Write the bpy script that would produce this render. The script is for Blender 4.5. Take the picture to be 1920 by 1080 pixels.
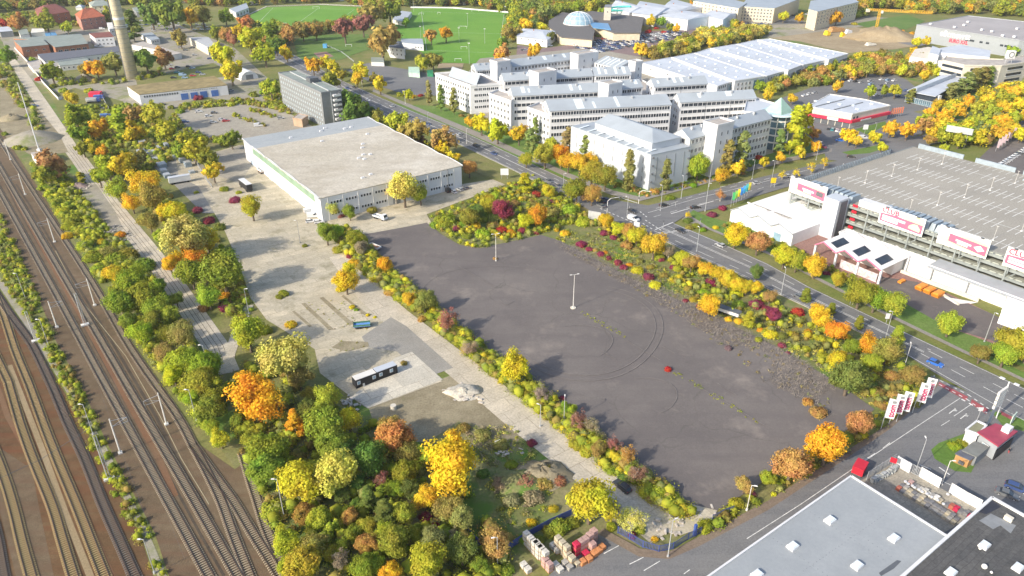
import bpy, math, random, re
import numpy as np
from math import sin, cos, pi, radians, hypot, atan2, sqrt
random.seed(7)
for _o in list(bpy.data.objects): bpy.data.objects.remove(_o)
SC = bpy.context.scene
COL = SC.collection
# ---------------------------------------------------------------- camera
H, F, TH = 114.0, 1371.0, radians(28.4)
CT, ST = cos(TH), sin(TH)
cam = bpy.data.cameras.new('camera'); camo = bpy.data.objects.new('camera', cam); COL.objects.link(camo)
camo.location = (0, 0, H); camo.rotation_euler = (pi/2 - TH, 0, 0)
cam.sensor_width = 36; cam.lens = 36*F/1920; cam.clip_end = 9000; cam.clip_start = 1
SC.camera = camo
# ---------------------------------------------------------------- sky, sun, exposure
SUNV = (-0.786, -0.617); ELEV = radians(29)
W = bpy.data.worlds.new("World"); SC.world = W; W.use_nodes = True
nt = W.node_tree; nt.nodes.clear()
sky = nt.nodes.new('ShaderNodeTexSky'); sky.sky_type = 'NISHITA'; sky.sun_disc = False
sky.sun_elevation = ELEV; sky.sun_rotation = atan2(SUNV[0], SUNV[1]); sky.air_density = 1.0; sky.dust_density = 2.5
bg = nt.nodes.new('ShaderNodeBackground'); bg.inputs[1].default_value = 0.15
wo = nt.nodes.new('ShaderNodeOutputWorld')
nt.links.new(sky.outputs[0], bg.inputs[0]); nt.links.new(bg.outputs[0], wo.inputs[0])
sl = bpy.data.lights.new('sun', 'SUN'); sl.energy = 3.5; sl.angle = radians(0.6); sl.color = (1.0, 0.90, 0.75)
so = bpy.data.objects.new('sun', sl); COL.objects.link(so)
from mathutils import Vector, Matrix
_d = Vector((-SUNV[0]*cos(ELEV), -SUNV[1]*cos(ELEV), -sin(ELEV)))
so.rotation_euler = _d.to_track_quat('-Z', 'Y').to_euler(); so.location = (-200, -200, 300)
SC.view_settings.view_transform = 'Standard'; SC.view_settings.look = 'None'
SC.view_settings.exposure = 0.68; SC.view_settings.gamma = 1
SC.render.engine = 'CYCLES'
# ---------------------------------------------------------------- geometry helpers
def P(x, y, z=0.0):
    dx = (x-960)/F; dy = (y-540)/F; k = (H-z)/(ST+dy*CT)
    return (dx*k, (CT-dy*ST)*k, z)
def P2(x, y, z=0.0): return P(x, y, z)[:2]
def pxm(y): return (F*ST+(y-540)*CT)/H
AZA, AZB = radians(-35.4), radians(54.6)
DA = (sin(AZA), cos(AZA)); DB = (sin(AZB), cos(AZB))
ANG = pi/2-AZB           # rotation (about z) of a box whose local x runs along DB
def off(p, d, l): return (p[0]+d[0]*l, p[1]+d[1]*l) + tuple(p[2:])
def lerp(a, b, t): return tuple(a[i]+(b[i]-a[i])*t for i in range(len(a)))

# ---------------------------------------------------------------- materials
MATS = {}
def newmat(name):
    m = bpy.data.materials.new(name); m.use_nodes = True
    t = m.node_tree; t.nodes.clear()
    o = t.nodes.new('ShaderNodeOutputMaterial')
    return m, t, o
def N(t, kind, **kw):
    n = t.nodes.new(kind)
    for k, v in kw.items(): setattr(n, k, v)
    return n
def noise(t, vec, scale, detail=6, rough=0.6):
    n = N(t, 'ShaderNodeTexNoise'); n.inputs['Scale'].default_value = scale
    n.inputs['Detail'].default_value = detail; n.inputs['Roughness'].default_value = rough
    if vec: t.links.new(vec, n.inputs['Vector'])
    return n.outputs['Fac']
def ramp(t, fac, stops):
    r = N(t, 'ShaderNodeValToRGB'); e = r.color_ramp.elements
    while len(e) > 1: e.remove(e[-1])
    e[0].position = stops[0][0]; e[0].color = tuple(stops[0][1])+(1,)
    for p_, c_ in stops[1:]:
        q = e.new(p_); q.color = tuple(c_)+(1,)
    t.links.new(fac, r.inputs[0]); return r.outputs[0]
def mixc(t, fac, a, b, mode='MIX'):
    m = N(t, 'ShaderNodeMix', data_type='RGBA', blend_type=mode)
    if hasattr(fac, 'links') or not isinstance(fac, (int, float)): t.links.new(fac, m.inputs[0])
    else: m.inputs[0].default_value = fac
    for s_, i_ in ((a, 6), (b, 7)):
        if isinstance(s_, tuple): m.inputs[i_].default_value = s_+(1,)
        else: t.links.new(s_, m.inputs[i_])
    return m.outputs[2]
def fmul(t, a, b=None, op='MULTIPLY', v=0.5):
    m = N(t, 'ShaderNodeMath', operation=op); t.links.new(a, m.inputs[0])
    if b is not None: t.links.new(b, m.inputs[1])
    else: m.inputs[1].default_value = v
    return m.outputs[0]
def pbsdf(t, o, col, rough=0.85, metal=0, bump=None, bd=0.1, emis=None):
    p = N(t, 'ShaderNodeBsdfPrincipled'); p.inputs['Roughness'].default_value = rough
    p.inputs['Metallic'].default_value = metal
    if 'Specular IOR Level' in p.inputs and rough > 0.7: p.inputs['Specular IOR Level'].default_value = 0.25
    if isinstance(col, tuple): p.inputs['Base Color'].default_value = col+(1,)
    else: t.links.new(col, p.inputs['Base Color'])
    if bump is not None:
        b = N(t, 'ShaderNodeBump'); b.inputs['Distance'].default_value = bd; b.inputs['Strength'].default_value = 0.6
        t.links.new(bump, b.inputs['Height']); t.links.new(b.outputs[0], p.inputs['Normal'])
    t.links.new(p.outputs[0], o.inputs[0]); return p
def mat(name, col, rough=0.8, metal=0, var=0.12, scale=0.6):
    """plain painted / built material with soft dirt and tone variation"""
    if name in MATS: return MATS[name]
    m, t, o = newmat(name)
    tc = N(t, 'ShaderNodeTexCoord').outputs['Object']
    f = noise(t, tc, scale, 5); g = noise(t, tc, scale*9, 3)
    a = tuple(max(0, c_*(1-var*1.6)) for c_ in col); b = tuple(min(1, c_*(1+var*0.8)) for c_ in col)
    c = ramp(t, f, [(0.3, a), (0.62, b)])
    c2 = mixc(t, g, c, tuple(min(1, c_*0.9) for c_ in col))
    pbsdf(t, o, mixc(t, 0.3, c, c2), rough, metal)
    MATS[name] = m; return m
def paint(name='car_paint'):
    if name in MATS: return MATS[name]
    m, t, o = newmat(name)
    oi = N(t, 'ShaderNodeObjectInfo')
    tc = N(t, 'ShaderNodeTexCoord').outputs['Object']
    g = noise(t, tc, 2.5, 3)
    p = pbsdf(t, o, mixc(t, fmul(t, g, v=0.35), oi.outputs['Color'], (0.12, 0.11, 0.1)), 0.3)
    if 'Coat Weight' in p.inputs: p.inputs['Coat Weight'].default_value = 0.4
    MATS[name] = m; return m
def ground(name, cols, big=0.02, mid=0.15, fine=2.0, rough=0.95, slab=None, extra=None, bd=0.06, streak=None, amp=0.75, cracks=None):
    """natural surface: cols = three colours blended by noises at three scales (world metres)"""
    m, t, o = newmat(name)
    tc = N(t, 'ShaderNodeTexCoord').outputs['Object']
    f1 = noise(t, tc, big, 8, 0.62); f2 = noise(t, tc, mid, 8, 0.65); f3 = noise(t, tc, fine, 4, 0.7)
    c = ramp(t, f1, [(0.36, cols[0]), (0.5, cols[1]), (0.64, cols[2])])
    c2 = ramp(t, f2, [(0.38, cols[2]), (0.6, cols[0])])
    c = mixc(t, 0.4, c, c2)
    d = ramp(t, f3, [(0.3, (0.62, 0.62, 0.62)), (0.7, (1.25, 1.25, 1.25))])
    c = mixc(t, amp, c, d, 'MULTIPLY')
    if slab:
        sx, sy, mortar, mc, strength = slab
        mp = N(t, 'ShaderNodeMapping'); mp.inputs['Rotation'].default_value = (0, 0, -ANG); t.links.new(tc, mp.inputs[0])
        dn = N(t, 'ShaderNodeTexNoise'); dn.inputs['Scale'].default_value = 0.35; t.links.new(tc, dn.inputs['Vector'])
        va = N(t, 'ShaderNodeVectorMath', operation='MULTIPLY_ADD'); va.inputs[1].default_value = (0.5, 0.5, 0)
        t.links.new(dn.outputs['Color'], va.inputs[0]); t.links.new(mp.outputs[0], va.inputs[2])
        br = N(t, 'ShaderNodeTexBrick'); br.inputs['Scale'].default_value = 1
        br.inputs['Brick Width'].default_value = sx; br.inputs['Row Height'].default_value = sy
        br.inputs['Mortar Size'].default_value = mortar; br.inputs['Mortar Smooth'].default_value = 0.2
        br.inputs['Color1'].default_value = (0.86, 0.86, 0.86, 1); br.inputs['Color2'].default_value = (1.12, 1.1, 1.07, 1)
        br.inputs['Mortar'].default_value = (1, 1, 1, 1)
        t.links.new(va.outputs[0], br.inputs['Vector'])
        c = mixc(t, 0.8, c, br.outputs['Color'], 'MULTIPLY')
        mk = ramp(t, noise(t, tc, 0.09, 6, 0.7), [(0.38, (0.1, 0.1, 0.1)), (0.6, (1, 1, 1))])
        k = fmul(t, br.outputs['Fac'], mk); k = fmul(t, k, v=strength)
        c = mixc(t, k, c, mc)
    if streak:
        mp = N(t, 'ShaderNodeMapping'); mp.inputs['Rotation'].default_value = (0, 0, -ANG)
        mp.inputs['Scale'].default_value = (streak[0], streak[1], 1); t.links.new(tc, mp.inputs[0])
        s_ = noise(t, mp.outputs[0], 1.0, 7, 0.65)
        c = mixc(t, ramp(t, s_, [(0.45, (0, 0, 0)), (0.72, (streak[3],)*3)]), c, streak[2])
    if extra:
        esc, lo, hi, ec = extra
        c = mixc(t, ramp(t, noise(t, tc, esc, 9, 0.72), [(lo, (0, 0, 0)), (hi, (1, 1, 1))]), c, ec)
    if cracks:
        vo = N(t, 'ShaderNodeTexVoronoi', feature='DISTANCE_TO_EDGE'); vo.inputs['Scale'].default_value = cracks[0]
        va = N(t, 'ShaderNodeVectorMath', operation='MULTIPLY_ADD'); va.inputs[1].default_value = (9, 9, 0)
        dn = N(t, 'ShaderNodeTexNoise'); dn.inputs['Scale'].default_value = 0.12; dn.inputs['Detail'].default_value = 6; t.links.new(tc, dn.inputs['Vector']); t.links.new(dn.outputs['Color'], va.inputs[0]); t.links.new(tc, va.inputs[2]); t.links.new(va.outputs[0], vo.inputs['Vector'])
        k = ramp(t, vo.outputs['Distance'], [(0.0, (1, 1, 1)), (cracks[1], (0, 0, 0))]); k = fmul(t, k, ramp(t, noise(t, tc, 0.03, 3), [(.45, (0, 0, 0)), (.6, (1, 1, 1))]))
        c = mixc(t, fmul(t, k, v=cracks[2]), c, cracks[3])
    pbsdf(t, o, c, rough, 0, f3, bd)
    MATS[name] = m; return m
def leafmat(name, attr=False):
    m, t, o = newmat(name)
    if attr: col = N(t, 'ShaderNodeAttribute', attribute_name='tint').outputs['Color']
    else: col = N(t, 'ShaderNodeObjectInfo').outputs['Color']
    geo = N(t, 'ShaderNodeNewGeometry'); tc = N(t, 'ShaderNodeTexCoord').outputs['Object']
    oi = N(t, 'ShaderNodeObjectInfo')
    va = N(t, 'ShaderNodeVectorMath', operation='ADD'); t.links.new(tc, va.inputs[0])
    cx = N(t, 'ShaderNodeCombineXYZ'); t.links.new(fmul(t, oi.outputs['Random'], v=37.0), cx.inputs[0]); t.links.new(cx.outputs[0], va.inputs[1])
    f = noise(t, va.outputs[0] if not attr else tc, 1.3 if not attr else 0.35, 3)
    hs = N(t, 'ShaderNodeHueSaturation'); t.links.new(col, hs.inputs['Color'])
    r = geo.outputs['Random Per Island']
    mr = N(t, 'ShaderNodeMapRange'); mr.inputs['To Min'].default_value = 0.475; mr.inputs['To Max'].default_value = 0.53
    t.links.new(f, mr.inputs['Value']); mr.inputs['From Min'].default_value = 0.3; mr.inputs['From Max'].default_value = 0.7
    t.links.new(mr.outputs[0], hs.inputs['Hue'])
    mv = N(t, 'ShaderNodeMapRange'); mv.inputs['To Min'].default_value = 0.88; mv.inputs['To Max'].default_value = 1.42
    t.links.new(r, mv.inputs['Value']); t.links.new(mv.outputs[0], hs.inputs['Value'])
    df = N(t, 'ShaderNodeBsdfDiffuse'); tr = N(t, 'ShaderNodeBsdfTranslucent')
    t.links.new(hs.outputs[0], df.inputs[0]); t.links.new(hs.outputs[0], tr.inputs[0])
    mx = N(t, 'ShaderNodeMixShader'); mx.inputs[0].default_value = 0.36
    t.links.new(df.outputs[0], mx.inputs[1]); t.links.new(tr.outputs[0], mx.inputs[2]); t.links.new(mx.outputs[0], o.inputs[0])
    MATS[name] = m; return m

# ---------------------------------------------------------------- mesh builder
class MB:
    def __init__(s): s.v = []; s.f = []; s.m = []
    def add(s, vs, fs, m=0):
        b = len(s.v); s.v += [tuple(v) for v in vs]
        for f in fs: s.f.append(tuple(b+i for i in f)); s.m.append(m)
        return s
    def prism(s, pts, z0, z1, m=0, mtop=None, bottom=False):
        pts = [tuple(p[:2]) for p in pts]
        a = sum(pts[i][0]*pts[(i+1) % len(pts)][1]-pts[(i+1) % len(pts)][0]*pts[i][1] for i in range(len(pts)))
        if a < 0: pts = pts[::-1]
        n = len(pts); vs = [(x, y, z0) for x, y in pts]+[(x, y, z1) for x, y in pts]
        s.add(vs, [(i, (i+1) % n, n+(i+1) % n, n+i) for i in range(n)], m)
        b = len(s.v)-2*n
        s.f.append(tuple(b+n+i for i in range(n))); s.m.append(m if mtop is None else mtop)
        if bottom: s.f.append(tuple(b+i for i in range(n))[::-1]); s.m.append(m)
        return s
    def box(s, c, size, ang=0.0, m=0, z0=None, taper=1.0):
        """c = centre x,y,(z base)"""
        x, y, z = c; sx, sy, sz = size; ca, sa = cos(ang), sin(ang); vs = []
        for zz, k in ((z, 1.0), (z+sz, taper)):
            for dx, dy in ((-1, -1), (1, -1), (1, 1), (-1, 1)):
                a, b = dx*sx/2*k, dy*sy/2*k; vs.append((x+a*ca-b*sa, y+a*sa+b*ca, zz))
        return s.add(vs, [(0, 3, 2, 1), (4, 5, 6, 7), (0, 1, 5, 4), (1, 2, 6, 5), (2, 3, 7, 6), (3, 0, 4, 7)], m)
    def tube(s, p, q, r, n=6, r2=None, m=0, cap=True):
        p = Vector(p); q = Vector(q); d = (q-p)
        if d.length < 1e-6: return s
        d.normalize(); u = d.orthogonal().normalized(); w = d.cross(u); r2 = r if r2 is None else r2
        vs = []
        for c_, rr in ((p, r), (q, r2)):
            for i in range(n):
                a = 2*pi*i/n; vs.append(tuple(c_+(u*cos(a)+w*sin(a))*rr))
        fs = [(i, (i+1) % n, n+(i+1) % n, n+i) for i in range(n)]
        if cap: fs += [tuple(range(n))[::-1], tuple(range(n, 2*n))]
        return s.add(vs, fs, m)
    def ball(s, c, r, n=8, k=5, m=0, sq=1.0):
        vs = []; fs = []
        for j in range(k+1):
            t_ = pi*j/k
            for i in range(n): vs.append((c[0]+r*sin(t_)*cos(2*pi*i/n), c[1]+r*sin(t_)*sin(2*pi*i/n), c[2]+r*cos(t_)*sq))
        for j in range(k):
            for i in range(n): fs.append((j*n+i, (j+1)*n+i, (j+1)*n+(i+1) % n, j*n+(i+1) % n))
        return s.add(vs, fs, m)
    def slab(s, pts3, th=0.2, m=0):
        """thin plate from a 3D polygon, thickened downwards"""
        n = len(pts3); lo = [(x, y, z-th) for x, y, z in pts3]
        return s.add(list(pts3)+lo, [tuple(range(n)), tuple(range(n, 2*n))[::-1]]+[(i, n+i, n+(i+1) % n, (i+1) % n) for i in range(n)], m)
    def mesh(s, name, mats, org=(0, 0, 0), smooth=False):
        me = bpy.data.meshes.new(name)
        me.from_pydata([(x-org[0], y-org[1], z-org[2]) for x, y, z in s.v], [], s.f)
        for mm in (mats if isinstance(mats, (list, tuple)) else [mats]): me.materials.append(mm)
        if any(s.m): me.polygons.foreach_set('material_index', s.m)
        if smooth: me.polygons.foreach_set('use_smooth', [True]*len(me.polygons))
        me.update(); return me

USED = {}
def tag(o, label=None, cat=None, group=None, kind=None):
    if label: o['label'] = label; USED.setdefault(label, []).append(o)
    if cat: o['category'] = cat
    if group: o['group'] = group
    if kind: o['kind'] = kind
    return o
def link(name, me, parent=None, loc=(0, 0, 0), rz=0, color=None):
    o = bpy.data.objects.new(name, me); COL.objects.link(o); o.location = loc; o.rotation_euler = (0, 0, rz)
    if parent: o.parent = parent
    if color: o.color = tuple(color)+(1,)
    return o
class T:
    """one thing: an Empty at its base; parts are meshes given in world metres"""
    def __init__(s, name, loc, label, cat, group=None):
        s.o = link(name, None, loc=loc); s.loc = tuple(loc); s.o.empty_display_size = 0.5; tag(s.o, label, cat, group)
    def part(s, name, mb, mats, parent=None, smooth=False, label=None, kind=None, color=None):
        o = link(name, mb.mesh(name, mats, s.loc, smooth), parent or s.o, color=color)
        if label: o['label'] = label
        if kind: o['kind'] = kind
        return o
def solo(name, mb, mats, label, cat, group=None, smooth=False, loc=None, color=None):
    if loc is None: loc = mb.v[0]
    o = link(name, mb.mesh(name, mats, loc, smooth), loc=loc, color=color); return tag(o, label, cat, group)
def struct(name, mb, mats): return tag(link(name, mb.mesh(name, mats)), kind='structure')
def copy_tree(o, parent=None, loc=None, rz=None, label=None, group=None, color=None, scale=None):
    c = o.copy(); COL.objects.link(c); c.parent = parent
    if loc is not None: c.location = loc
    if rz is not None: c.rotation_euler = (0, 0, rz)
    if scale is not None: c.scale = scale if hasattr(scale, '__len__') else (scale,)*3
    if label: tag(c, label)
    if group: c['group'] = group
    if color is not None: c.color = tuple(color)+(1,)
    for ch in list(o.children): copy_tree(ch, c, color=color if ch.name.startswith('body') else None)
    return c
ORD = ['', 'first', 'second', 'third', 'fourth', 'fifth', 'sixth', 'seventh', 'eighth', 'ninth', 'tenth', 'eleventh', 'twelfth', 'thirteenth', 'fourteenth', 'fifteenth', 'sixteenth', 'seventeenth', 'eighteenth', 'nineteenth', 'twentieth']
def ordn(i):
    if i < 21: return ORD[i]
    tens = {2: 'twenty', 3: 'thirty', 4: 'forty', 5: 'fifty', 6: 'sixty', 7: 'seventy', 8: 'eighty', 9: 'ninety'}
    t_, u_ = divmod(i, 10)
    if i >= 100: return 'hundred and '+ordn(i-100) if i > 100 else 'hundredth'
    if u_ == 0: return tens[t_][:-1]+'ieth'
    return tens[t_]+'-'+ORD[u_]
# ================================================================ GROUND
G_grass = ground('grass_ground', [(0.13, 0.17, 0.035), (0.18, 0.19, 0.06), (0.24, 0.21, 0.09)], 0.02, 0.12, 1.2)
G_lush = ground('lush_grass', [(0.085, 0.17, 0.03), (0.12, 0.21, 0.04), (0.15, 0.22, 0.06)], 0.03, 0.15, 1.5)
G_rough = ground('rough_grass', [(0.13, 0.165, 0.045), (0.20, 0.195, 0.08), (0.27, 0.235, 0.13)], 0.05, 0.25, 1.5, extra=(0.06, 0.5, 0.62, (0.10, 0.19, 0.03)))
G_pitch = ground('pitch_grass', [(0.11, 0.27, 0.03), (0.14, 0.31, 0.035), (0.17, 0.32, 0.05)], 0.01, 0.05, 1.0)
G_asph = ground('road_asphalt', [(0.135, 0.14, 0.15), (0.165, 0.168, 0.175), (0.20, 0.20, 0.20)], 0.03, 0.12, 3.0, 0.85, streak=(0.04, 0.5, (0.23, 0.23, 0.225), 0.5))
G_lot = ground('lot_asphalt', [(0.125, 0.113, 0.110), (0.154, 0.138, 0.131), (0.186, 0.168, 0.156)], 0.018, 0.09, 2.5, 0.85, streak=(0.03, 0.2, (0.125, 0.112, 0.11), 0.7), extra=(0.045, 0.54, 0.70, (0.25, 0.22, 0.195)), bd=0.02, amp=0.4, cracks=(0.05, 0.012, 0.6, (0.09, 0.085, 0.075)))
G_conc = ground('concrete_slabs', [(0.42, 0.375, 0.28), (0.50, 0.45, 0.345), (0.57, 0.52, 0.41)], 0.03, 0.2, 1.6, 0.9, slab=(6.0, 3.0, 0.09, (0.2, 0.18, 0.12), 0.7), streak=(0.02, 0.25, (0.36, 0.33, 0.25), 0.7), extra=(0.12, 0.53, 0.68, (0.25, 0.23, 0.15)))
G_conc2 = ground('concrete_road', [(0.43, 0.39, 0.31), (0.50, 0.455, 0.37), (0.56, 0.51, 0.42)], 0.05, 0.3, 2.0, 0.9, slab=(7.5, 5.0, 0.09, (0.22, 0.19, 0.14), 0.8))
G_pave = ground('yard_paving', [(0.31, 0.285, 0.24), (0.35, 0.325, 0.275), (0.39, 0.37, 0.31)], 0.03, 0.2, 2.5, 0.9, slab=(1.2, 1.2, 0.08, (0.2, 0.19, 0.16), 0.6))
G_cobble = ground('cobble_paving', [(0.27, 0.265, 0.245), (0.31, 0.30, 0.275), (0.35, 0.335, 0.30)], 0.05, 0.4, 5.0, 0.9, slab=(0.6, 0.3, 0.05, (0.17, 0.16, 0.13), 0.7))
G_foot = ground('footway', [(0.24, 0.225, 0.21), (0.27, 0.255, 0.235), (0.31, 0.29, 0.26)], 0.05, 0.3, 2.5)
G_brown = ground('leaf_litter', [(0.17, 0.13, 0.10), (0.21, 0.165, 0.125), (0.25, 0.2, 0.15)], 0.05, 0.4, 2.5, extra=(0.5, 0.6, 0.72, (0.32, 0.15, 0.06)))
G_red = ground('red_paving', [(0.27, 0.15, 0.13), (0.31, 0.18, 0.155), (0.34, 0.22, 0.19)], 0.05, 0.3, 2.5, slab=(0.8, 0.4, 0.05, (0.2, 0.13, 0.11), 0.5))
G_ball = ground('rail_ballast', [(0.105, 0.076, 0.045), (0.145, 0.106, 0.065), (0.19, 0.145, 0.092)], 0.03, 0.3, 4.0, streak=(0.012, 0.45, (0.14, 0.085, 0.052), 0.8), bd=0.15)
G_rust = ground('rusty_ballast', [(0.098, 0.056, 0.027), (0.135, 0.082, 0.04), (0.19, 0.13, 0.068)], 0.03, 0.3, 4.0, streak=(0.012, 0.35, (0.15, 0.06, 0.028), 0.9), bd=0.15)
G_gravel = ground('grey_gravel', [(0.25, 0.235, 0.19), (0.32, 0.295, 0.24), (0.38, 0.35, 0.29)], 0.05, 0.3, 3.0, extra=(0.05, 0.52, 0.62, (0.19, 0.21, 0.09)))
G_sand = ground('sandy_earth', [(0.27, 0.21, 0.13), (0.34, 0.27, 0.17), (0.40, 0.33, 0.22)], 0.03, 0.2, 2.0)
G_earth = ground('brown_earth', [(0.21, 0.18, 0.115), (0.28, 0.24, 0.16), (0.35, 0.31, 0.21)], 0.06, 0.3, 2.0, extra=(0.15, 0.6, 0.75, (0.16, 0.19, 0.07)))
G_deck = ground('deck_asphalt', [(0.30, 0.285, 0.25), (0.34, 0.325, 0.285), (0.39, 0.37, 0.325)], 0.03, 0.12, 2.0, streak=(0.03, 0.09, (0.28, 0.265, 0.24), 0.5))
M_line = mat('marking_white', (0.72, 0.72, 0.70), 0.7, var=0.25, scale=1.5)
M_kerb = mat('kerb_stone', (0.42, 0.41, 0.38), 0.9)
LAY = [0.0]
def sheet(name, pts, m, z=None):
    """a ground sheet from photo points lying on the ground plane, each new sheet 4 mm above the last"""
    if z is None: LAY[0] += 0.004; z = LAY[0]
    mb = MB(); ps = [P2(*p) for p in pts]
    mb.add([(x, y, z) for x, y in ps], [tuple(range(len(ps)))])
    o = struct(name, mb, m)
    if o.data.polygons[0].normal.z < 0: o.data.flip_normals()
    return o
mb = MB(); mb.add([(-6000, -500, 0), (6000, -500, 0), (6000, 9000, 0), (-6000, 9000, 0)], [(0, 1, 2, 3)])
struct('ground', mb, G_grass)
sheet('meadow', [(1000, 455), (1240, 560), (1450, 690), (1640, 770), (1760, 735), (1690, 660), (1440, 545), (1215, 440), (1080, 400), (960, 352), (860, 390), (800, 410), (830, 440), (895, 468)], G_rough)
sheet('meadow', [(0, 60), (30, 60), (100, 190), (170, 330), (330, 560), (420, 690), (470, 860), (520, 900), (900, 1150), (560, 1150), (460, 900), (300, 700), (175, 510), (85, 360), (0, 240)], G_rough)
sheet('meadow', [(600, 760), (700, 760), (850, 700), (1010, 790), (1180, 930), (1270, 1010), (1260, 1050), (1190, 1050), (1090, 1000), (960, 1100), (560, 1120), (470, 900)], G_rough)
sheet('earth', [(690, 762), (850, 702), (930, 745), (985, 800), (960, 850), (860, 790), (800, 830), (740, 825), (700, 790)], G_earth)
def wsheet(name, ps, m):
    LAY[0] += .004; mb = MB(); mb.add([(x, y, LAY[0]) for x, y in ps], [tuple(range(len(ps)))]); o = struct(name, mb, m)
    if o.data.polygons[0].normal.z < 0: o.data.flip_normals()
A_ = P2(556, 1112); B_ = off(A_, DA, -75); wsheet('rail_bed', [A_, B_, off(B_, DB, -75), off(A_, DB, -75)], G_ball)
A_ = P2(-50, 150); B_ = P2(-50, 700); wsheet('rail_bed', [A_, B_, off(B_, DA, 150), off(A_, DA, 190)], G_ball)
# railway corridor
sheet('rail_bed', [(-60, 130), (0, 240), (30, 288), (85, 372), (132, 455), (178, 525), (247, 643), (303, 722), (372, 832), (440, 880), (462, 865), (480, 930), (500, 990), (540, 1050), (560, 1120), (330, 1120), (290, 1000), (200, 830), (160, 740), (105, 640), (65, 540), (30, 470), (-60, 330)], G_ball)
sheet('rail_bed', [(-120, 420), (0, 545), (50, 622), (100, 700), (150, 785), (215, 905), (262, 1000), (300, 1120), (-200, 1120)], G_rust)
sheet('gravel_strip', [(-60, 470), (0, 540), (50, 615), (100, 695), (155, 785), (215, 900), (265, 1000), (310, 1120), (330, 1120), (275, 990), (200, 840), (140, 740), (60, 600), (0, 520), (-60, 420)], G_gravel)
sheet('gravel_strip', [(60, 880), (75, 960), (110, 1120), (40, 1120), (0, 960), (0, 840)], G_ball)
G_drain = ground('dark_ballast', [(0.06, 0.048, 0.036), (0.08, 0.063, 0.047), (0.11, 0.09, 0.065)], 0.05, 0.4, 4.0)  # darker brown ballast for the ditch lines
G_path = ground('cess_path', [(0.24, 0.18, 0.10), (0.30, 0.23, 0.13), (0.33, 0.26, 0.16)], 0.05, 0.4, 3.0)
G_rusty = ground('rust_dust', [(0.17, 0.085, 0.045), (0.20, 0.105, 0.058), (0.18, 0.12, 0.07)], 0.05, 0.4, 4.0)
def later():
    strip('drain', [(30, 345), (56, 385), (100, 460), (136, 520), (209, 640), (289, 775), (352, 895), (400, 975)], -.35, .35, G_drain)
    strip('drain', [(10, 345), (32, 390), (108, 520), (178, 650), (250, 780), (318, 895), (372, 995), (420, 1080)], -.25, .25, G_drain)
    strip('rust_strip', [(8, 330), (30, 372), (105, 508), (180, 640), (232, 735), (300, 860), (330, 930)], -.5, .9, G_rusty)
    strip('path', [(18, 685), (50, 767), (82, 850), (122, 960), (164, 1067), (185, 1120)], -.6, .6, G_path)
    for p in ([(10, 560), (28, 620), (60, 700), (100, 800), (150, 900), (205, 1020), (250, 1120)], [(0, 690), (30, 775), (62, 830), (110, 945), (150, 1060)]): strip('rust_strip', p, 1.2, 2.4, G_rusty)
# access lane beside the tracks
lane = [(8, 62), (28, 117), (55, 160), (82, 200), (108, 240), (128, 272), (148, 298), (178, 340), (206, 380), (246, 430), (290, 485), (330, 540), (372, 602), (405, 650), (425, 700)]
def ribbon(pts, w0, w1, k=1.0):
    L = []; R = []
    for i, p in enumerate(pts):
        q = P2(*p); a = P2(*pts[max(0, i-1)]); b = P2(*pts[min(len(pts)-1, i+1)])
        d = (b[0]-a[0], b[1]-a[1]); l = hypot(*d); n = (d[1]/l, -d[0]/l)
        L.append((q[0]+n[0]*w0, q[1]+n[1]*w0)); R.append((q[0]+n[0]*w1, q[1]+n[1]*w1))
    return L, R
def strip(name, pts, w0, w1, m, z=None):
    if z is None: LAY[0] += 0.004; z = LAY[0]
    L, R = ribbon(pts, w0, w1); mb = MB(); n = len(L)
    mb.add([(x, y, z) for x, y in L+R], [(i, i+1, n+i+1, n+i) for i in range(n-1)])
    o = struct(name, mb, m); o.data.update()
    if o.data.polygons[0].normal.z < 0: o.data.flip_normals()
    return o
later(); strip('lane', lane, -3.4, 3.4, G_conc2); strip('lane', [(466, 572), (448, 615), (430, 665), (424, 700)], -1.6, 1.6, G_conc2)
sheet('yard', [(0, 130), (60, 190), (110, 250), (128, 285), (100, 290), (60, 292), (20, 270), (0, 240)], G_earth)
sheet('yard', [(148, 350), (180, 345), (215, 395), (232, 430), (205, 440), (170, 410)], G_gravel)
sheet('yard', [(0, 72), (110, 55), (250, 52), (330, 45), (440, 90), (560, 200), (520, 240), (440, 195), (380, 180), (340, 200), (250, 215), (230, 190), (140, 165), (110, 175), (60, 150), (20, 100)], G_gravel)
sheet('yard', [(120, 100), (330, 95), (300, 135), (160, 160), (115, 150)], G_grass)
sheet('car_park', [(330, 205), (430, 190), (520, 200), (600, 245), (560, 262), (455, 262), (400, 262), (340, 245)], G_pave)
sheet('car_park', [(255, 150), (400, 118), (440, 140), (330, 160), (260, 170)], G_grass)
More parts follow.
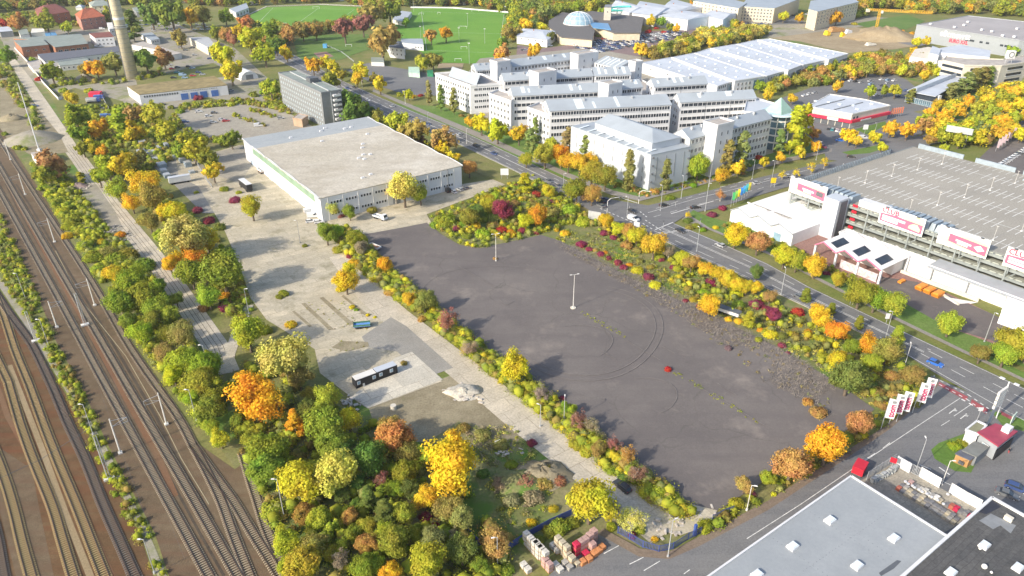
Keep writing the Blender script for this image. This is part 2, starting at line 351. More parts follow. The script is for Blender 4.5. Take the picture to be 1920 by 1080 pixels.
# storage yard with the stacked goods, and the concrete apron
sheet('yard', [(255, 262), (318, 262), (375, 315), (400, 345), (420, 400), (380, 400), (330, 350), (285, 310)], G_cobble)
sheet('concrete_yard', [(392, 288), (450, 272), (600, 392), (640, 392), (735, 385), (870, 345), (935, 335), (952, 345), (880, 372), (800, 402), (810, 420), (700, 440), (655, 455), (640, 490), (700, 560), (740, 600), (850, 690), (800, 705), (830, 715), (690, 767), (665, 750), (600, 700), (590, 655), (500, 600), (470, 560), (450, 500), (420, 430), (372, 350), (335, 330), (330, 300)], G_conc)
strip('service_road', [(640, 478), (700, 556), (740, 592), (868, 692), (980, 786), (1100, 880), (1165, 928), (1250, 1000)], -4.6, 4.6, G_conc2)
sheet('cobbles', [(733, 595), (762, 612), (850, 690), (806, 706), (778, 690), (745, 660), (690, 652), (678, 632)], G_cobble)
sheet('slab', [(660, 745), (740, 672), (772, 660), (830, 712), (690, 766)], ground('pale_slab', [(0.49, 0.46, 0.39), (0.54, 0.51, 0.43), (0.59, 0.56, 0.48)], 0.05, 0.3, 2.5, slab=(9, 6, 0.08, (0.25, 0.2, 0.14), 0.9), extra=(0.1, 0.63, 0.75, (0.36, 0.29, 0.18))))
for q in (((565, 570), (572, 568), (626, 618), (617, 620)), ((599, 559), (606, 557), (664, 608), (655, 611)), ((640, 556), (644, 554), (690, 590), (684, 592)), ((548, 585), (552, 583), (586, 612), (580, 614)), ((622, 652), (640, 640), (690, 642), (692, 650), (650, 660))):
    sheet('weedy_trench', q, G_earth)
sheet('cobbles', [(395, 290), (455, 272), (478, 300), (450, 345), (410, 330)], G_pave)
# the large dark lot
LOT = [(672, 441), (700, 437), (760, 426), (800, 418), (828, 440), (862, 460), (900, 466), (950, 455), (1015, 441), (1050, 452), (1100, 478), (1200, 530), (1330, 590), (1450, 648), (1560, 712), (1640, 768), (1600, 800), (1520, 845), (1430, 905), (1345, 958), (1300, 962), (1262, 930), (1180, 868), (1060, 775), (1000, 722), (905, 655), (850, 612), (800, 565), (735, 510), (690, 465)]
sheet('parking_lot', LOT, G_lot)
sheet('cobbles', [(1240, 960), (1290, 945), (1345, 958), (1330, 985), (1275, 1005), (1225, 975)], G_conc)
# pitches
sheet('pitch', [(465, 30), (500, 14), (600, 10), (690, 14), (672, 26), (655, 36), (640, 44), (625, 54), (540, 52), (478, 50)], G_pitch)
sheet('pitch', [(740, 48), (775, 16), (830, 15), (960, 24), (950, 60), (940, 110), (905, 120), (850, 118), (810, 118), (790, 98), (742, 70)], G_pitch)
sheet('lawn', [(550, 76), (580, 66), (690, 64), (700, 90), (670, 100), (640, 112), (590, 118), (560, 110)], G_lush)
sheet('play_court', [(588, 100), (612, 97), (626, 106), (602, 112)], G_red)
sheet('sand_court', [(822, 119), (870, 119), (866, 130), (820, 128)], G_sand)
sheet('car_park', [(690, 118), (760, 130), (815, 140), (820, 180), (760, 178), (700, 158), (650, 132)], G_asph)
sheet('car_park', [(970, 84), (1010, 92), (1070, 84), (1050, 75), (1110, 62), (1330, 55), (1260, 82), (1200, 105), (1160, 108), (1000, 108), (968, 106)], ground('lot_red_asphalt', [(0.2, 0.15, 0.15), (0.24, 0.17, 0.17), (0.26, 0.2, 0.19)], 0.03, 0.1, 2.0))
# office park ground
sheet('lawn', [(735, 195), (830, 200), (985, 258), (1065, 300), (1220, 360), (1200, 372), (1060, 335), (890, 262), (770, 208)], G_lush)
sheet('courtyard', [(830, 190), (900, 110), (1100, 90), (1250, 115), (1440, 190), (1450, 290), (1300, 330), (1215, 350), (1000, 260)], G_pave)
sheet('lawn', [(1140, 350), (1216, 352), (1290, 332), (1440, 290), (1520, 268), (1560, 262), (1545, 285), (1380, 320), (1200, 378)], G_lush)
sheet('lawn', [(1390, 20), (1500, 60), (1720, 95), (1900, 165), (1920, 260), (1700, 262), (1560, 300), (1520, 200), (1480, 150), (1440, 110), (1380, 60)], G_rough)
sheet('car_park', [(1450, 190), (1520, 165), (1570, 150), (1640, 125), (1700, 150), (1760, 200), (1690, 215), (1600, 175), (1500, 200)], G_asph)
sheet('building_site', [(1490, 62), (1600, 50), (1690, 70), (1730, 85), (1680, 92), (1590, 100), (1500, 78), (1440, 72)], G_sand)
sheet('car_park', [(1640, 70), (1720, 72), (1760, 80), (1720, 88), (1670, 78)], G_asph)
sheet('car_park', [(1590, 28), (1720, 38), (1600, 52), (1440, 72), (1330, 62), (1330, 35), (1500, 42)], G_gravel)
sheet('car_park', [(1290, 30), (1500, 30), (1510, 45), (1330, 50)], G_asph)
sheet('lawn', [(1600, 45), (1700, 28), (1735, 40), (1700, 55), (1640, 55)], G_lush)
# main road, side road, roundabout, store street
ROADN = [(470, 62), (560, 108), (642, 152), (705, 180), (780, 212), (855, 242), (917, 270), (1065, 340), (1145, 376), (1200, 388), (1230, 396), (1265, 420), (1360, 460), (1440, 496), (1515, 538), (1620, 588), (1760, 654), (1920, 729), (2080, 805)]
ROADS = [(430, 70), (540, 122), (640, 172), (680, 197), (730, 220), (800, 245), (855, 268), (960, 318), (1057, 366), (1110, 398), (1160, 418), (1217, 438), (1300, 478), (1380, 512), (1440, 542), (1560, 598), (1690, 661), (1752, 700), (1830, 745), (1920, 790), (2080, 880)]
sheet('road', ROADN+ROADS[::-1], G_asph)
sheet('road', [(1140, 374), (1215, 386), (1300, 366), (1405, 338), (1500, 316), (1580, 300), (1620, 280), (1700, 262), (1800, 235), (2100, 160), (2100, 200), (1800, 262), (1700, 280), (1640, 300), (1560, 326), (1440, 362), (1340, 392), (1290, 402), (1262, 420), (1190, 420)], G_asph)
sheet('road', [(1548, 300), (1545, 275), (1570, 255), (1610, 246), (1655, 250), (1685, 262), (1680, 280), (1640, 296), (1590, 304)], G_asph)
sheet('roundabout_lawn', [(1568, 283), (1572, 270), (1596, 262), (1630, 260), (1658, 267), (1655, 280), (1630, 288), (1592, 291)], G_lush)
sheet('road', [(1455, 205), (1500, 190), (1560, 170), (1600, 175), (1660, 195), (1730, 215), (1800, 225), (1700, 262), (1560, 290), (1520, 262), (1508, 225)], G_asph)
sheet('lawn', [(1603, 243), (1660, 228), (1662, 236), (1625, 253)], G_lush)
sheet('road', [(1745, 705), (1740, 738), (1668, 806), (1600, 852), (1440, 958), (1310, 1026), (1255, 1050), (1197, 1045), (1160, 1022), (1120, 1002), (1080, 1030), (960, 1150), (2300, 1300), (2300, 900), (1920, 785)], G_asph)
sheet('verge', [(1752, 712), (1735, 742), (1660, 800), (1600, 838), (1440, 940), (1310, 1008), (1255, 1036), (1200, 1030), (1130, 992), (1120, 1002), (1197, 1045), (1255, 1050), (1310, 1026), (1440, 958), (1600, 852), (1668, 806), (1745, 740), (1760, 722)], G_brown)
sheet('footway', [(917, 268), (1065, 334), (1145, 366), (1200, 378), (1300, 352), (1420, 318), (1560, 285), (1560, 279), (1420, 308), (1290, 344), (1200, 370), (1150, 358), (1068, 326), (920, 258), (700, 168), (698, 172)], G_foot)
sheet('footway', [(1278, 412), (1330, 432), (1440, 478), (1530, 525), (1660, 592), (1800, 660), (1930, 722), (1930, 710), (1800, 645), (1660, 578), (1530, 512), (1440, 466), (1335, 420), (1290, 402)], G_foot)
sheet('verge', [(1330, 428), (1440, 473), (1530, 519), (1660, 586), (1800, 654), (1930, 716), (1930, 705), (1800, 640), (1660, 572), (1530, 505), (1440, 458), (1300, 395), (1290, 402)], G_lush)
sheet('verge', [(880, 300), (960, 335), (1057, 378), (1100, 400), (1060, 400), (960, 352), (870, 315)], G_grass)
sheet('plaza', [(1480, 430), (1540, 430), (1720, 525), (1860, 590), (1920, 620), (1930, 690), (1840, 640), (1700, 585), (1560, 505), (1470, 450)], G_red)
sheet('car_park', [(1650, 520), (1720, 530), (1860, 590), (1930, 625), (1960, 690), (1860, 640), (1760, 610), (1690, 575), (1640, 545)], G_lot)
sheet('lawn', [(1700, 572), (1770, 612), (1860, 645), (1920, 680), (1920, 690), (1830, 655), (1690, 590)], G_lush)
sheet('car_park', [(1812, 320), (1870, 265), (1960, 240), (1990, 320), (1900, 345)], G_lot)
sheet('lawn', [(1440, 430), (1365, 418), (1320, 405), (1310, 412), (1380, 440), (1440, 466)], G_lush)
sheet('lawn', [(1745, 845), (1760, 832), (1815, 812), (1840, 850), (1820, 888), (1790, 885), (1752, 862)], G_lush)
sheet('lawn', [(1855, 770), (1925, 790), (1925, 812), (1880, 800)], G_lush)
# kerbs: real steps
def kerb(name, pts, w=0.3, h=0.13):
    L, R = ribbon(pts, -w/2, w/2); mb = MB(); n = len(L)
    mb.add([(x, y, 0.0) for x, y in L]+[(x, y, h) for x, y in L]+[(x, y, h) for x, y in R]+[(x, y, 0.0) for x, y in R],
           [(i, i+1, n+i+1, n+i) for i in range(n-1)]+[(n+i, n+i+1, 2*n+i+1, 2*n+i) for i in range(n-1)]+[(2*n+i, 2*n+i+1, 3*n+i+1, 3*n+i) for i in range(n-1)])
    return struct(name, mb, M_kerb)
kerb('kerb', ROADN[:9]); kerb('kerb', ROADN[11:]); kerb('kerb', ROADS[:9]); kerb('kerb', ROADS[11:17])
kerb('kerb', [(1752, 704), (1740, 738), (1668, 806), (1600, 852), (1440, 958), (1310, 1026), (1255, 1050), (1197, 1045), (1160, 1022), (1120, 1002)])
kerb('kerb', [(1745, 838), (1746, 850), (1760, 866), (1790, 884), (1815, 891)])
kerb('kerb', [(1568, 283), (1572, 270), (1596, 262), (1630, 260), (1658, 267), (1655, 280), (1630, 288), (1592, 291), (1568, 283)])
kerb('kerb', [(1695, 592), (1760, 615), (1836, 640)], 0.3, 0.15)
# ---------------------------------------------------------------- painted markings
ml = MB(); ZM = LAY[0]+0.012
def pline(a, b, w=0.16, dash=None, z=None, tgt=None):
    p = P2(*a); q = P2(*b); d = (q[0]-p[0], q[1]-p[1]); l = hypot(*d); d = (d[0]/l, d[1]/l); n = (-d[1]*w/2, d[0]*w/2)
    segs = [(0, l)] if not dash else [(s_, min(l, s_+dash[0])) for s_ in np.arange(0, l, dash[0]+dash[1])]
    for s0, s1 in segs:
        a_ = (p[0]+d[0]*s0, p[1]+d[1]*s0); b_ = (p[0]+d[0]*s1, p[1]+d[1]*s1)
        (tgt or ml).add([(a_[0]-n[0], a_[1]-n[1], z or ZM), (b_[0]-n[0], b_[1]-n[1], z or ZM), (b_[0]+n[0], b_[1]+n[1], z or ZM), (a_[0]+n[0], a_[1]+n[1], z or ZM)], [(0, 1, 2, 3)])
def pl(pts, w=0.16, dash=None):
    for a, b in zip(pts[:-1], pts[1:]): pline(a, b, w, dash)
def midline(t, i0, i1):
    N_ = [ROADN[i] for i in range(len(ROADN))]
    out = []
    for i in range(i0, i1):
        x, y = N_[i]
        xs = [p[0] for p in ROADS]; ys = [p[1] for p in ROADS]
        # partner point: along the cross direction of the road
        best = min(range(400), key=lambda k: hypot(P2(*lerp2(k/399))[0]-P2(x, y)[0], P2(*lerp2(k/399))[1]-P2(x, y)[1]))
        q = lerp2(best/399); out.append((x+(q[0]-x)*t, y+(q[1]-y)*t))
    return out
def lerp2(u):
    n = len(ROADS)-1; k = min(n-1, int(u*n)); f = u*n-k
    return (ROADS[k][0]+(ROADS[k+1][0]-ROADS[k][0])*f, ROADS[k][1]+(ROADS[k+1][1]-ROADS[k][1])*f)
a1 = midline(0.5, 0, 8); pl(a1, 0.3)
for t_ in (0.26, 0.76): pl(midline(t_, 0, 8), 0.18, (4, 6))
a2 = midline(0.52, 11, 17); pl(a2, 0.18); pl([(x+1.2, y-1.6) for x, y in a2], 0.18)
for t_ in (0.27, 0.79): pl(midline(t_, 11, 17), 0.18, (4, 7))
for t_ in (0.04, 0.97): pl(midline(t_, 11, 19), 0.16)
for t_ in (0.04, 0.96): pl(midline(t_, 0, 8), 0.16)
for t_ in (0.35, 0.62): pl(midline(t_, 16, 19), 0.18, (4, 5))
for q in (((1210, 414), (1244, 436)), ((1228, 432), (1262, 418)), ((1125, 392), (1190, 420)), ((1205, 420), (1225, 432)), ((1200, 398), (1215, 410)), ((1165, 372), (1195, 382))): pline(*q, 0.4, None if q[0][0] in (1228, 1165) else (1.2, 1.2))
for i in range(5): pline((1232+i*10, 437-i*4.2+i*3), (1252+i*10, 434-i*4.2+i*3+5), 0.35)
for i in range(4): pline((1258+i*16, 402-i*5), (1290+i*16, 393-i*5), 0.35)
pl([(1215, 400), (1310, 372), (1410, 348), (1520, 318)], 0.2); pl([(1225, 408), (1310, 384), (1420, 356), (1540, 322)], 0.18, (4, 5))
pl([(1230, 392), (1310, 366), (1405, 344), (1500, 322)], 0.18, (4, 5))
for i in range(4): pline((1350+i*9, 352-i*2.2), (1366+i*9, 348-i*2.2), 0.3)
# store street markings
pl([(1800, 748), (1716, 803), (1600, 880), (1500, 948), (1400, 1012)], 0.14)
pl([(1820, 760), (1788, 782)], 0.14); pl([(1780, 790), (1764, 800)], 0.14); pl([(1640, 852), (1608, 872)], 0.16); pl([(1668, 832), (1655, 842)], 0.16)
pl([(1802, 750), (1850, 776)], 0.45, (1.0, 1.0))
pl([(1762, 715), (1815, 742), (1853, 768)], 0.3, (0.9, 0.9)); pl([(1760, 722), (1812, 750), (1848, 776)], 0.3, (0.9, 0.9)); pl([(1888, 773), (1902, 781)], 0.3, (0.9, 0.9))
for c in ((1785, 770), (1806, 780)):
    pline((c[0]-6, c[1]+7), (c[0]+6, c[1]-2), 0.22); pline((c[0]+5, c[1]-3), (c[0]+7, c[1]+3), 0.3); pline((c[0]+3, c[1]+2), (c[0]+9, c[1]+1), 0.22)
pl([(1723, 873), (1745, 882)], 0.16); pl([(1736, 890), (1790, 915), (1842, 940)], 0.16, (5, 4)); pl([(1760, 878), (1780, 892)], 0.3, (1.5, 0.5))
for q in (((1132, 1040), (1160, 1025)), ((1180, 1060), (1206, 1047)), ((1207, 1072), (1237, 1054)), ((1282, 1078), (1293, 1070))): pline(*q, 0.16)
# lot: faint arcs of tyre marks and old bay lines, worn paint
struct('road_marking', ml, M_line)
mt = MB(); ML_worn = mat('worn_marking', (0.205, 0.186, 0.175), 0.85, var=0.2, scale=0.5)
def arc(c, rx, a0, a1, w=0.16, sq=1.0):
    pr = P2(*c); n = 48; pts = []
    for i in range(n+1):
        a = radians(a0+(a1-a0)*i/n); r = rx*(1+0.05*sin(3*a)); pts.append((pr[0]+r*cos(a), pr[1]+r*sq*sin(a)))
    for p, q in zip(pts[:-1], pts[1:]):
        d = (q[0]-p[0], q[1]-p[1]); l = hypot(*d); nn = (-d[1]/l*w/2, d[0]/l*w/2)
        mt.add([(p[0]-nn[0], p[1]-nn[1], ZM), (q[0]-nn[0], q[1]-nn[1], ZM), (q[0]+nn[0], q[1]+nn[1], ZM), (p[0]+nn[0], p[1]+nn[1], ZM)], [(0, 1, 2, 3)])
for r in (23, 25.2): arc((1085, 610), r, -140, 62, 0.22, 1.08)
for r in (30, 31.8): arc((1040, 600), r, 200, 258, 0.2)
arc((1090, 640), 9, -60, 120, 0.18); arc((1215, 740), 7.5, -80, 110, 0.16); arc((930, 560), 24, 60, 175, 0.16)
for a, b in (((985, 495), (1005, 507)), ((935, 563), (950, 573)), ((950, 573), (963, 566)), ((1095, 590), (1160, 625)), ((1175, 640), (1240, 678)), ((1290, 715), (1435, 800)), ((1130, 660), (1155, 675)), ((860, 500), (930, 540)), ((1240, 650), (1265, 664)), ((1345, 720), (1380, 742))):
    pline(a, b, 0.18, None, None, mt)
struct('worn_marking', mt, ML_worn)
mc = MB()
for q in (((1761, 716), (1815, 744), (1812, 751), (1759, 722)), ((1822, 748), (1853, 768), (1849, 776), (1820, 757)), ((1876, 770), (1905, 785), (1900, 789), (1878, 778))):
    mc.add([P(*p, ZM-0.004) for p in q], [(0, 1, 2, 3)])
o = struct('cycle_crossing', mc, mat('cycle_red', (0.33, 0.09, 0.1), 0.85, var=0.25)); 
# pitch lines
mp_ = MB()
for q in ([(480, 48), (620, 50), (665, 18), (512, 15), (480, 48)], [(552, 49), (597, 16)], [(800, 95), (935, 100), (945, 28), (790, 22), (800, 95)], [(795, 60), (940, 64)]):
    for a, b in zip(q[:-1], q[1:]): pline(a, b, 0.25, None, None, mp_)
struct('pitch_marking', mp_, M_line)

# ================================================================ RAILWAY
M_rail = mat('rail_steel_shaded', (0.035, 0.02, 0.013), 0.8, 0.0, var=0.3)  # darkened so the shadow along the rail sides sits in the colour
M_railtop = mat('rail_head', (0.06, 0.042, 0.034), 0.7, 0.0)
M_sleeper = mat('concrete_sleeper', (0.44, 0.33, 0.16), 0.9, var=0.25, scale=2); M_sleeper3 = mat('grey_sleeper', (0.36, 0.30, 0.215), 0.9, var=0.25, scale=2)
M_sleeper2 = mat('old_sleeper', (0.20, 0.17, 0.14), 0.9, var=0.25, scale=2)
TRK = {  # centre lines
 'a': ([(-60, 250), (-33, 300), (14, 385), (88, 520), (161, 655), (226, 775), (291, 895), (346, 995), (392, 1080), (425, 1140)], 2, 'leftmost track of the right-hand railway group'),
 'b': ([(-60, 210), (-8, 300), (41, 385), (120, 520), (199, 655), (268, 775), (339, 895), (397, 995), (446, 1080), (482, 1140)], 2, 'second track of the right-hand railway group, beside the drainage strip'),
 'c': ([(-40, 200), (24, 300), (79, 385), (167, 520), (243, 650), (329, 775), (362, 835), (394, 895), (417, 945), (435, 995), (468, 1080), (492, 1140)], 2, 'track on the tree side that stays left after the switch'),
 'e': ([(362, 835), (380, 860), (405, 895), (441, 945), (471, 995), (525, 1080), (560, 1140)], 2, 'track that branches right from the switch near the trees'),
 'd': ([(455, 850), (463, 875), (472, 905), (485, 945), (501, 995), (540, 1080), (565, 1140)], 2, 'short siding emerging from under the lineside trees'),
 'f': ([(-60, 470), (13, 581), (47, 627), (65, 655), (97, 722), (126, 790), (160, 862), (193, 945), (222, 1010), (253, 1080), (280, 1140)], 1, 'curving track with a dark sleeper bed, nearest the grass strip'),
 'g': ([(-40, 480), (3, 581), (28, 655), (55, 722), (80, 790), (108, 862), (143, 945), (170, 1014), (196, 1080), (220, 1140)], 0, 'second track from the grass strip in the left-hand group'),
 'h': ([(-60, 560), (8, 700), (17, 722), (37, 790), (62, 860), (97, 945), (118, 1014), (138, 1080), (158, 1140)], 0, 'third track from the grass strip in the left-hand group'),
 'i': ([(-60, 720), (0, 872), (24, 945), (41, 1014), (59, 1080), (75, 1140)], 0, 'fourth track from the grass strip in the left-hand group'),
 'j': ([(-60, 850), (-14, 980), (6, 1080), (20, 1140)], 1, 'dark track at the bottom left edge of the photo')}
SL = {}
for k_, mm in ((0, M_sleeper), (1, M_sleeper2), (2, M_sleeper3)):
    b_ = MB().box((0, 0, 0), (2.5, 0.26, 0.2), 0, 0, taper=0.94); SL[k_] = b_.mesh('sleeper', mm)
def resample(pts, step):
    """Catmull-Rom through world points, then even spacing"""
    P_ = [np.array(P2(*p)) for p in pts]; dense = []
    e0 = P_[0]-P_[1]; e1 = P_[-1]-P_[-2]; P_ = ([P_[0]+e0/np.linalg.norm(e0)*110] if pts[0][0] < 0 else [])+P_+([P_[-1]+e1/np.linalg.norm(e1)*70] if pts[-1][1] > 1100 else [])
    for i in range(len(P_)-1):
        p0 = P_[max(0, i-1)]; p1 = P_[i]; p2 = P_[i+1]; p3 = P_[min(len(P_)-1, i+2)]
        for u in np.linspace(0, 1, 24, endpoint=False):
            dense.append(0.5*((2*p1)+(-p0+p2)*u+(2*p0-5*p1+4*p2-p3)*u*u+(-p0+3*p1-3*p2+p3)*u**3))
    dense.append(P_[-1]); d = np.array(dense); s_ = np.concatenate([[0], np.cumsum(np.linalg.norm(np.diff(d, axis=0), axis=1))])
    q = np.arange(0, s_[-1], step)
    return np.stack([np.interp(q, s_, d[:, 0]), np.interp(q, s_, d[:, 1])], 1)
def infr(x, y, z=0, mg=0.02):
    zc = y*CT+(H-z)*ST
    if zc < 1: return False
    u = F*x/zc; v = F*((H-z)*CT-y*ST)/zc
    return abs(u) < 960*(1+mg) and abs(v) < 540*(1+mg)
for k_, (pts, dark, desc) in TRK.items():
    q = resample(pts, 0.62); th = T('railway_track', (q[0][0], q[0][1], 0), desc, 'railway track')
    tg = np.gradient(q, axis=0); tg /= np.linalg.norm(tg, axis=1)[:, None]; nrm = np.stack([tg[:, 1], -tg[:, 0]], 1)
    qq = q[::4]; nn = nrm[::4]
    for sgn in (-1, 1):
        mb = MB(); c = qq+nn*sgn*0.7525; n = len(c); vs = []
        for w_, z_ in ((-0.13, 0.1), (-0.085, 0.34), (0.085, 0.34), (0.13, 0.1)):  # profile widened so the painted side shadow reads as a dark line
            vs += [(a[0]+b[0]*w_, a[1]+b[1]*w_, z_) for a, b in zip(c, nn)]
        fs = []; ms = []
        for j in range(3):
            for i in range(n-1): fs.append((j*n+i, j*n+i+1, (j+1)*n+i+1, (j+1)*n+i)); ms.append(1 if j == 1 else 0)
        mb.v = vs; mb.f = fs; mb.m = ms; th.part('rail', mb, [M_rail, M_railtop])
    vis = [i for i in range(len(q)) if infr(q[i][0], q[i][1])]
    vis.sort(key=lambda i: hypot(q[i][0], q[i][1])); near = set(vis[:100]); st = MB()
    for i in range(len(q)):
        a = atan2(nrm[i][1], nrm[i][0])+random.uniform(-.015, .015)
        if i in near:
            link('sleeper', SL[dark], th.o, (q[i][0]-th.loc[0], q[i][1]-th.loc[1], 0.02), a)
        else: st.box((q[i][0], q[i][1], 0.02), (2.5, 0.26, 0.16), a)
    if st.f: th.part('sleepers', st, SL[dark].materials[0], kind='stuff')
# ballast shoulders: low ridges between tracks
# disused rails in the access lane
for off_ in (-1.9, 0.6):
    L, R = ribbon(lane[5:], off_, off_+0.12)
    L2, R2 = ribbon(lane[5:], off_+1.43, off_+1.55); mb = MB()
    for A_, B_ in ((L, R), (L2, R2)):
        n = len(A_); mb.add([(x, y, 0.07) for x, y in A_+B_], [(i, i+1, n+i+1, n+i) for i in range(n-1)])
    o = solo('sunken_track', mb, M_rail, 'rusty rails sunk in the concrete lane, %s' % ('pair nearer the railway' if off_ < 0 else 'pair nearer the trees'), 'sunken rails')
# ================================================================ BUILDINGS
M_white = mat('white_render', (0.63, 0.645, 0.665), 0.8, var=0.06, scale=0.15)
M_offwhite = mat('offwhite_render', (0.68, 0.67, 0.64), 0.85, var=0.08, scale=0.2)
M_bluegrey = mat('pale_blue_cladding', (0.50, 0.54, 0.59), 0.5, var=0.04, scale=0.1)
M_slate = mat('zinc_roof', (0.34, 0.385, 0.43), 0.5, var=0.08, scale=0.1)
M_zlight = mat('rooflight', (0.68, 0.76, 0.82), 0.35, var=0.05)
M_flat = mat('gravel_roof', (0.42, 0.39, 0.36), 0.95, var=0.15, scale=0.3)
M_grey = mat('grey_panel', (0.33, 0.36, 0.39), 0.7, var=0.08, scale=0.2)
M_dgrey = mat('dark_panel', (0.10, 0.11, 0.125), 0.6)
M_mgrey = mat('mid_grey_panel', (0.22, 0.235, 0.25), 0.7)
M_roofw = mat('white_sheet_roof', (0.50, 0.54, 0.60), 0.6, var=0.1, scale=0.08)
M_glass = mat('dark_glass', (0.035, 0.045, 0.06), 0.12, var=0.3, scale=0.4)
M_glassb = mat('blue_glass', (0.10, 0.17, 0.22), 0.1, var=0.3, scale=0.3)
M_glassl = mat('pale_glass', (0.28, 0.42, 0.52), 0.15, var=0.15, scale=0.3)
M_frame = mat('window_frame', (0.72, 0.72, 0.71), 0.6)
M_brick = mat('red_brick', (0.33, 0.16, 0.10), 0.9, var=0.2, scale=0.5)
M_brick2 = mat('pink_brick', (0.42, 0.21, 0.17), 0.9, var=0.2, scale=0.5)
M_tile = mat('orange_tile', (0.42, 0.13, 0.07), 0.85, var=0.2, scale=0.6)
M_tiled = mat('dark_red_tile', (0.22, 0.085, 0.07), 0.85, var=0.2, scale=0.6)
M_felt = mat('green_grey_felt', (0.25, 0.29, 0.27), 0.9, var=0.12, scale=0.2)
M_blue = mat('blue_door', (0.06, 0.15, 0.42), 0.5)
M_pblue = mat('pale_blue_door', (0.52, 0.62, 0.74), 0.6)
M_redp = mat('red_fascia', (0.68, 0.03, 0.08), 0.45)
M_beige = mat('beige_render', (0.63, 0.56, 0.42), 0.85, var=0.08)
M_cream = mat('cream_stone', (0.60, 0.57, 0.49), 0.8, var=0.06)
M_green = mat('green_copper', (0.30, 0.46, 0.40), 0.6, var=0.12, scale=0.4)
M_steel = mat('galvanised', (0.50, 0.52, 0.54), 0.45, 0.3)
M_wpole = mat('pale_concrete_pole', (0.66, 0.65, 0.62), 0.8)
M_black = mat('black_panel', (0.02, 0.021, 0.025), 0.5)
M_wood = mat('timber', (0.42, 0.24, 0.10), 0.8, var=0.2)
M_yellow = mat('yellow_paint', (0.72, 0.50, 0.02), 0.5)
M_orange = mat('orange_paint', (0.78, 0.28, 0.03), 0.5)
M_redc = mat('red_paint', (0.55, 0.02, 0.04), 0.4)
M_bluep = mat('blue_paint', (0.05, 0.10, 0.35), 0.5)
M_tarp = mat('white_tarp', (0.75, 0.76, 0.76), 0.6)
M_rubber = mat('rubber', (0.025, 0.025, 0.027), 0.8)
WM = {}
def winmb(w, h, st):
    mb = MB(); fr = {'w': 0, 'd': 0, 'g': 0, 'l': 0}[st]
    mb.box((0, 0.0, -h/2), (w, 0.12, h)); mb.box((0, 0.035, -h/2+0.1), (w-0.2, 0.12, h-0.2), 0, 1)
    if w > 1.3: mb.box((0, 0.06, -h/2+0.1), (0.12, 0.12, h-0.2))
    return mb
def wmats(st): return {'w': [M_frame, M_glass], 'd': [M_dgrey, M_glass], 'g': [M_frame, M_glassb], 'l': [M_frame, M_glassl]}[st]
def outward(p, q):
    d = (q[0]-p[0], q[1]-p[1]); l = hypot(*d); d = (d[0]/l, d[1]/l); n = (-d[1], d[0]); m = ((p[0]+q[0])/2, (p[1]+q[1])/2)
    if n[0]*-m[0]+n[1]*-m[1] < 0: n = (-n[0], -n[1])
    return d, n, l
def wins(th, p, q, zs, n, w=1.2, h=1.5, st='w', m0=1.0, pair=0):
    d, nn, l = outward(p, q); a = atan2(nn[1], nn[0])-pi/2
    if not hasattr(th, 'wl'): th.wl = []
    for z in zs:
        for i in range(n):
            t_ = m0+(l-2*m0)*(i+0.5)/n
            for dx in ((-w*.55, w*.55) if pair else (0,)):
                th.wl.append((p[0]+d[0]*(t_+dx)+nn[0]*0.03, p[1]+d[1]*(t_+dx)+nn[1]*0.03, z, a, round(w, 2), round(h, 2), st))
def finish(th, keep=100):
    wl = getattr(th, 'wl', [])
    wl.sort(key=lambda r: hypot(r[0], r[1])); rest = {}
    for i, (x, y, z, a, w, h, st) in enumerate(wl):
        if i < keep:
            if (w, h, st) not in WM: WM[(w, h, st)] = winmb(w, h, st).mesh('window', wmats(st))
            link('window', WM[(w, h, st)], th.o, (x-th.loc[0], y-th.loc[1], z-th.loc[2]), a)
        else: rest.setdefault(st, []).append((x, y, z, a, w, h))
    if rest:
        mb = MB(); st0 = list(rest)[0]
        for st in rest:
            for x, y, z, a, w, h in rest[st]:
                b = winmb(w, h, st); ca, sa = cos(a), sin(a)
                mb.add([(x+vx*ca-vy*sa, y+vx*sa+vy*ca, z+vz) for vx, vy, vz in b.v], b.f); mb.m[-len(b.m):] = b.m
        th.part('windows', mb, wmats(st0), kind='stuff')
    return th
def W2(pts, z): return [P2(x, y, z) for x, y in pts]
def centre(ps): return (sum(p[0] for p in ps)/len(ps), sum(p[1] for p in ps)/len(ps), 0)
def grow(ps, d):
    c = centre(ps); out = []
    for x, y in ps:
        l = hypot(x-c[0], y-c[1]); out.append((x+(x-c[0])/l*d, y+(y-c[1])/l*d))
    return out
def block(name, label, cat, px, z, wall, roof, group=None, z0=0, parapet=0.5, world=False, trim=None):
    ps = px if world else W2(px, z); c = centre(ps); th = T(name, (c[0], c[1], z0), label, cat, group)
    th.part('wall', MB().prism(ps, z0, z-0.02), wall); th.ps = ps; th.z = z
    th.part('roof', MB().prism(grow(ps, 0.15 if not parapet else -0.35), z-0.3 if parapet else z-0.02, z+(0.02 if parapet else 0.25)), roof)
    if parapet:
        mb = MB(); n = len(ps); g = grow(ps, 0.12)
        for i in range(n):
            a, b = g[i], g[(i+1) % n]; m_ = ((a[0]+b[0])/2, (a[1]+b[1])/2)
            mb.box((m_[0], m_[1], z-0.3), (hypot(b[0]-a[0], b[1]-a[1]), 0.4, 0.3+parapet), atan2(b[1]-a[1], b[0]-a[0]))
        th.part('parapet', mb, trim or wall)
    return th
def bx(th, name, c, size, m, ang=ANG, label=None, px=None, z=None, parent=None, m2=None):
    """box part centred at a photo point lying at height z"""
    if px: c = P2(px[0], px[1], z)+(z,)
    return th.part(name, MB().box(c, size, ang), m, label=label, parent=parent)
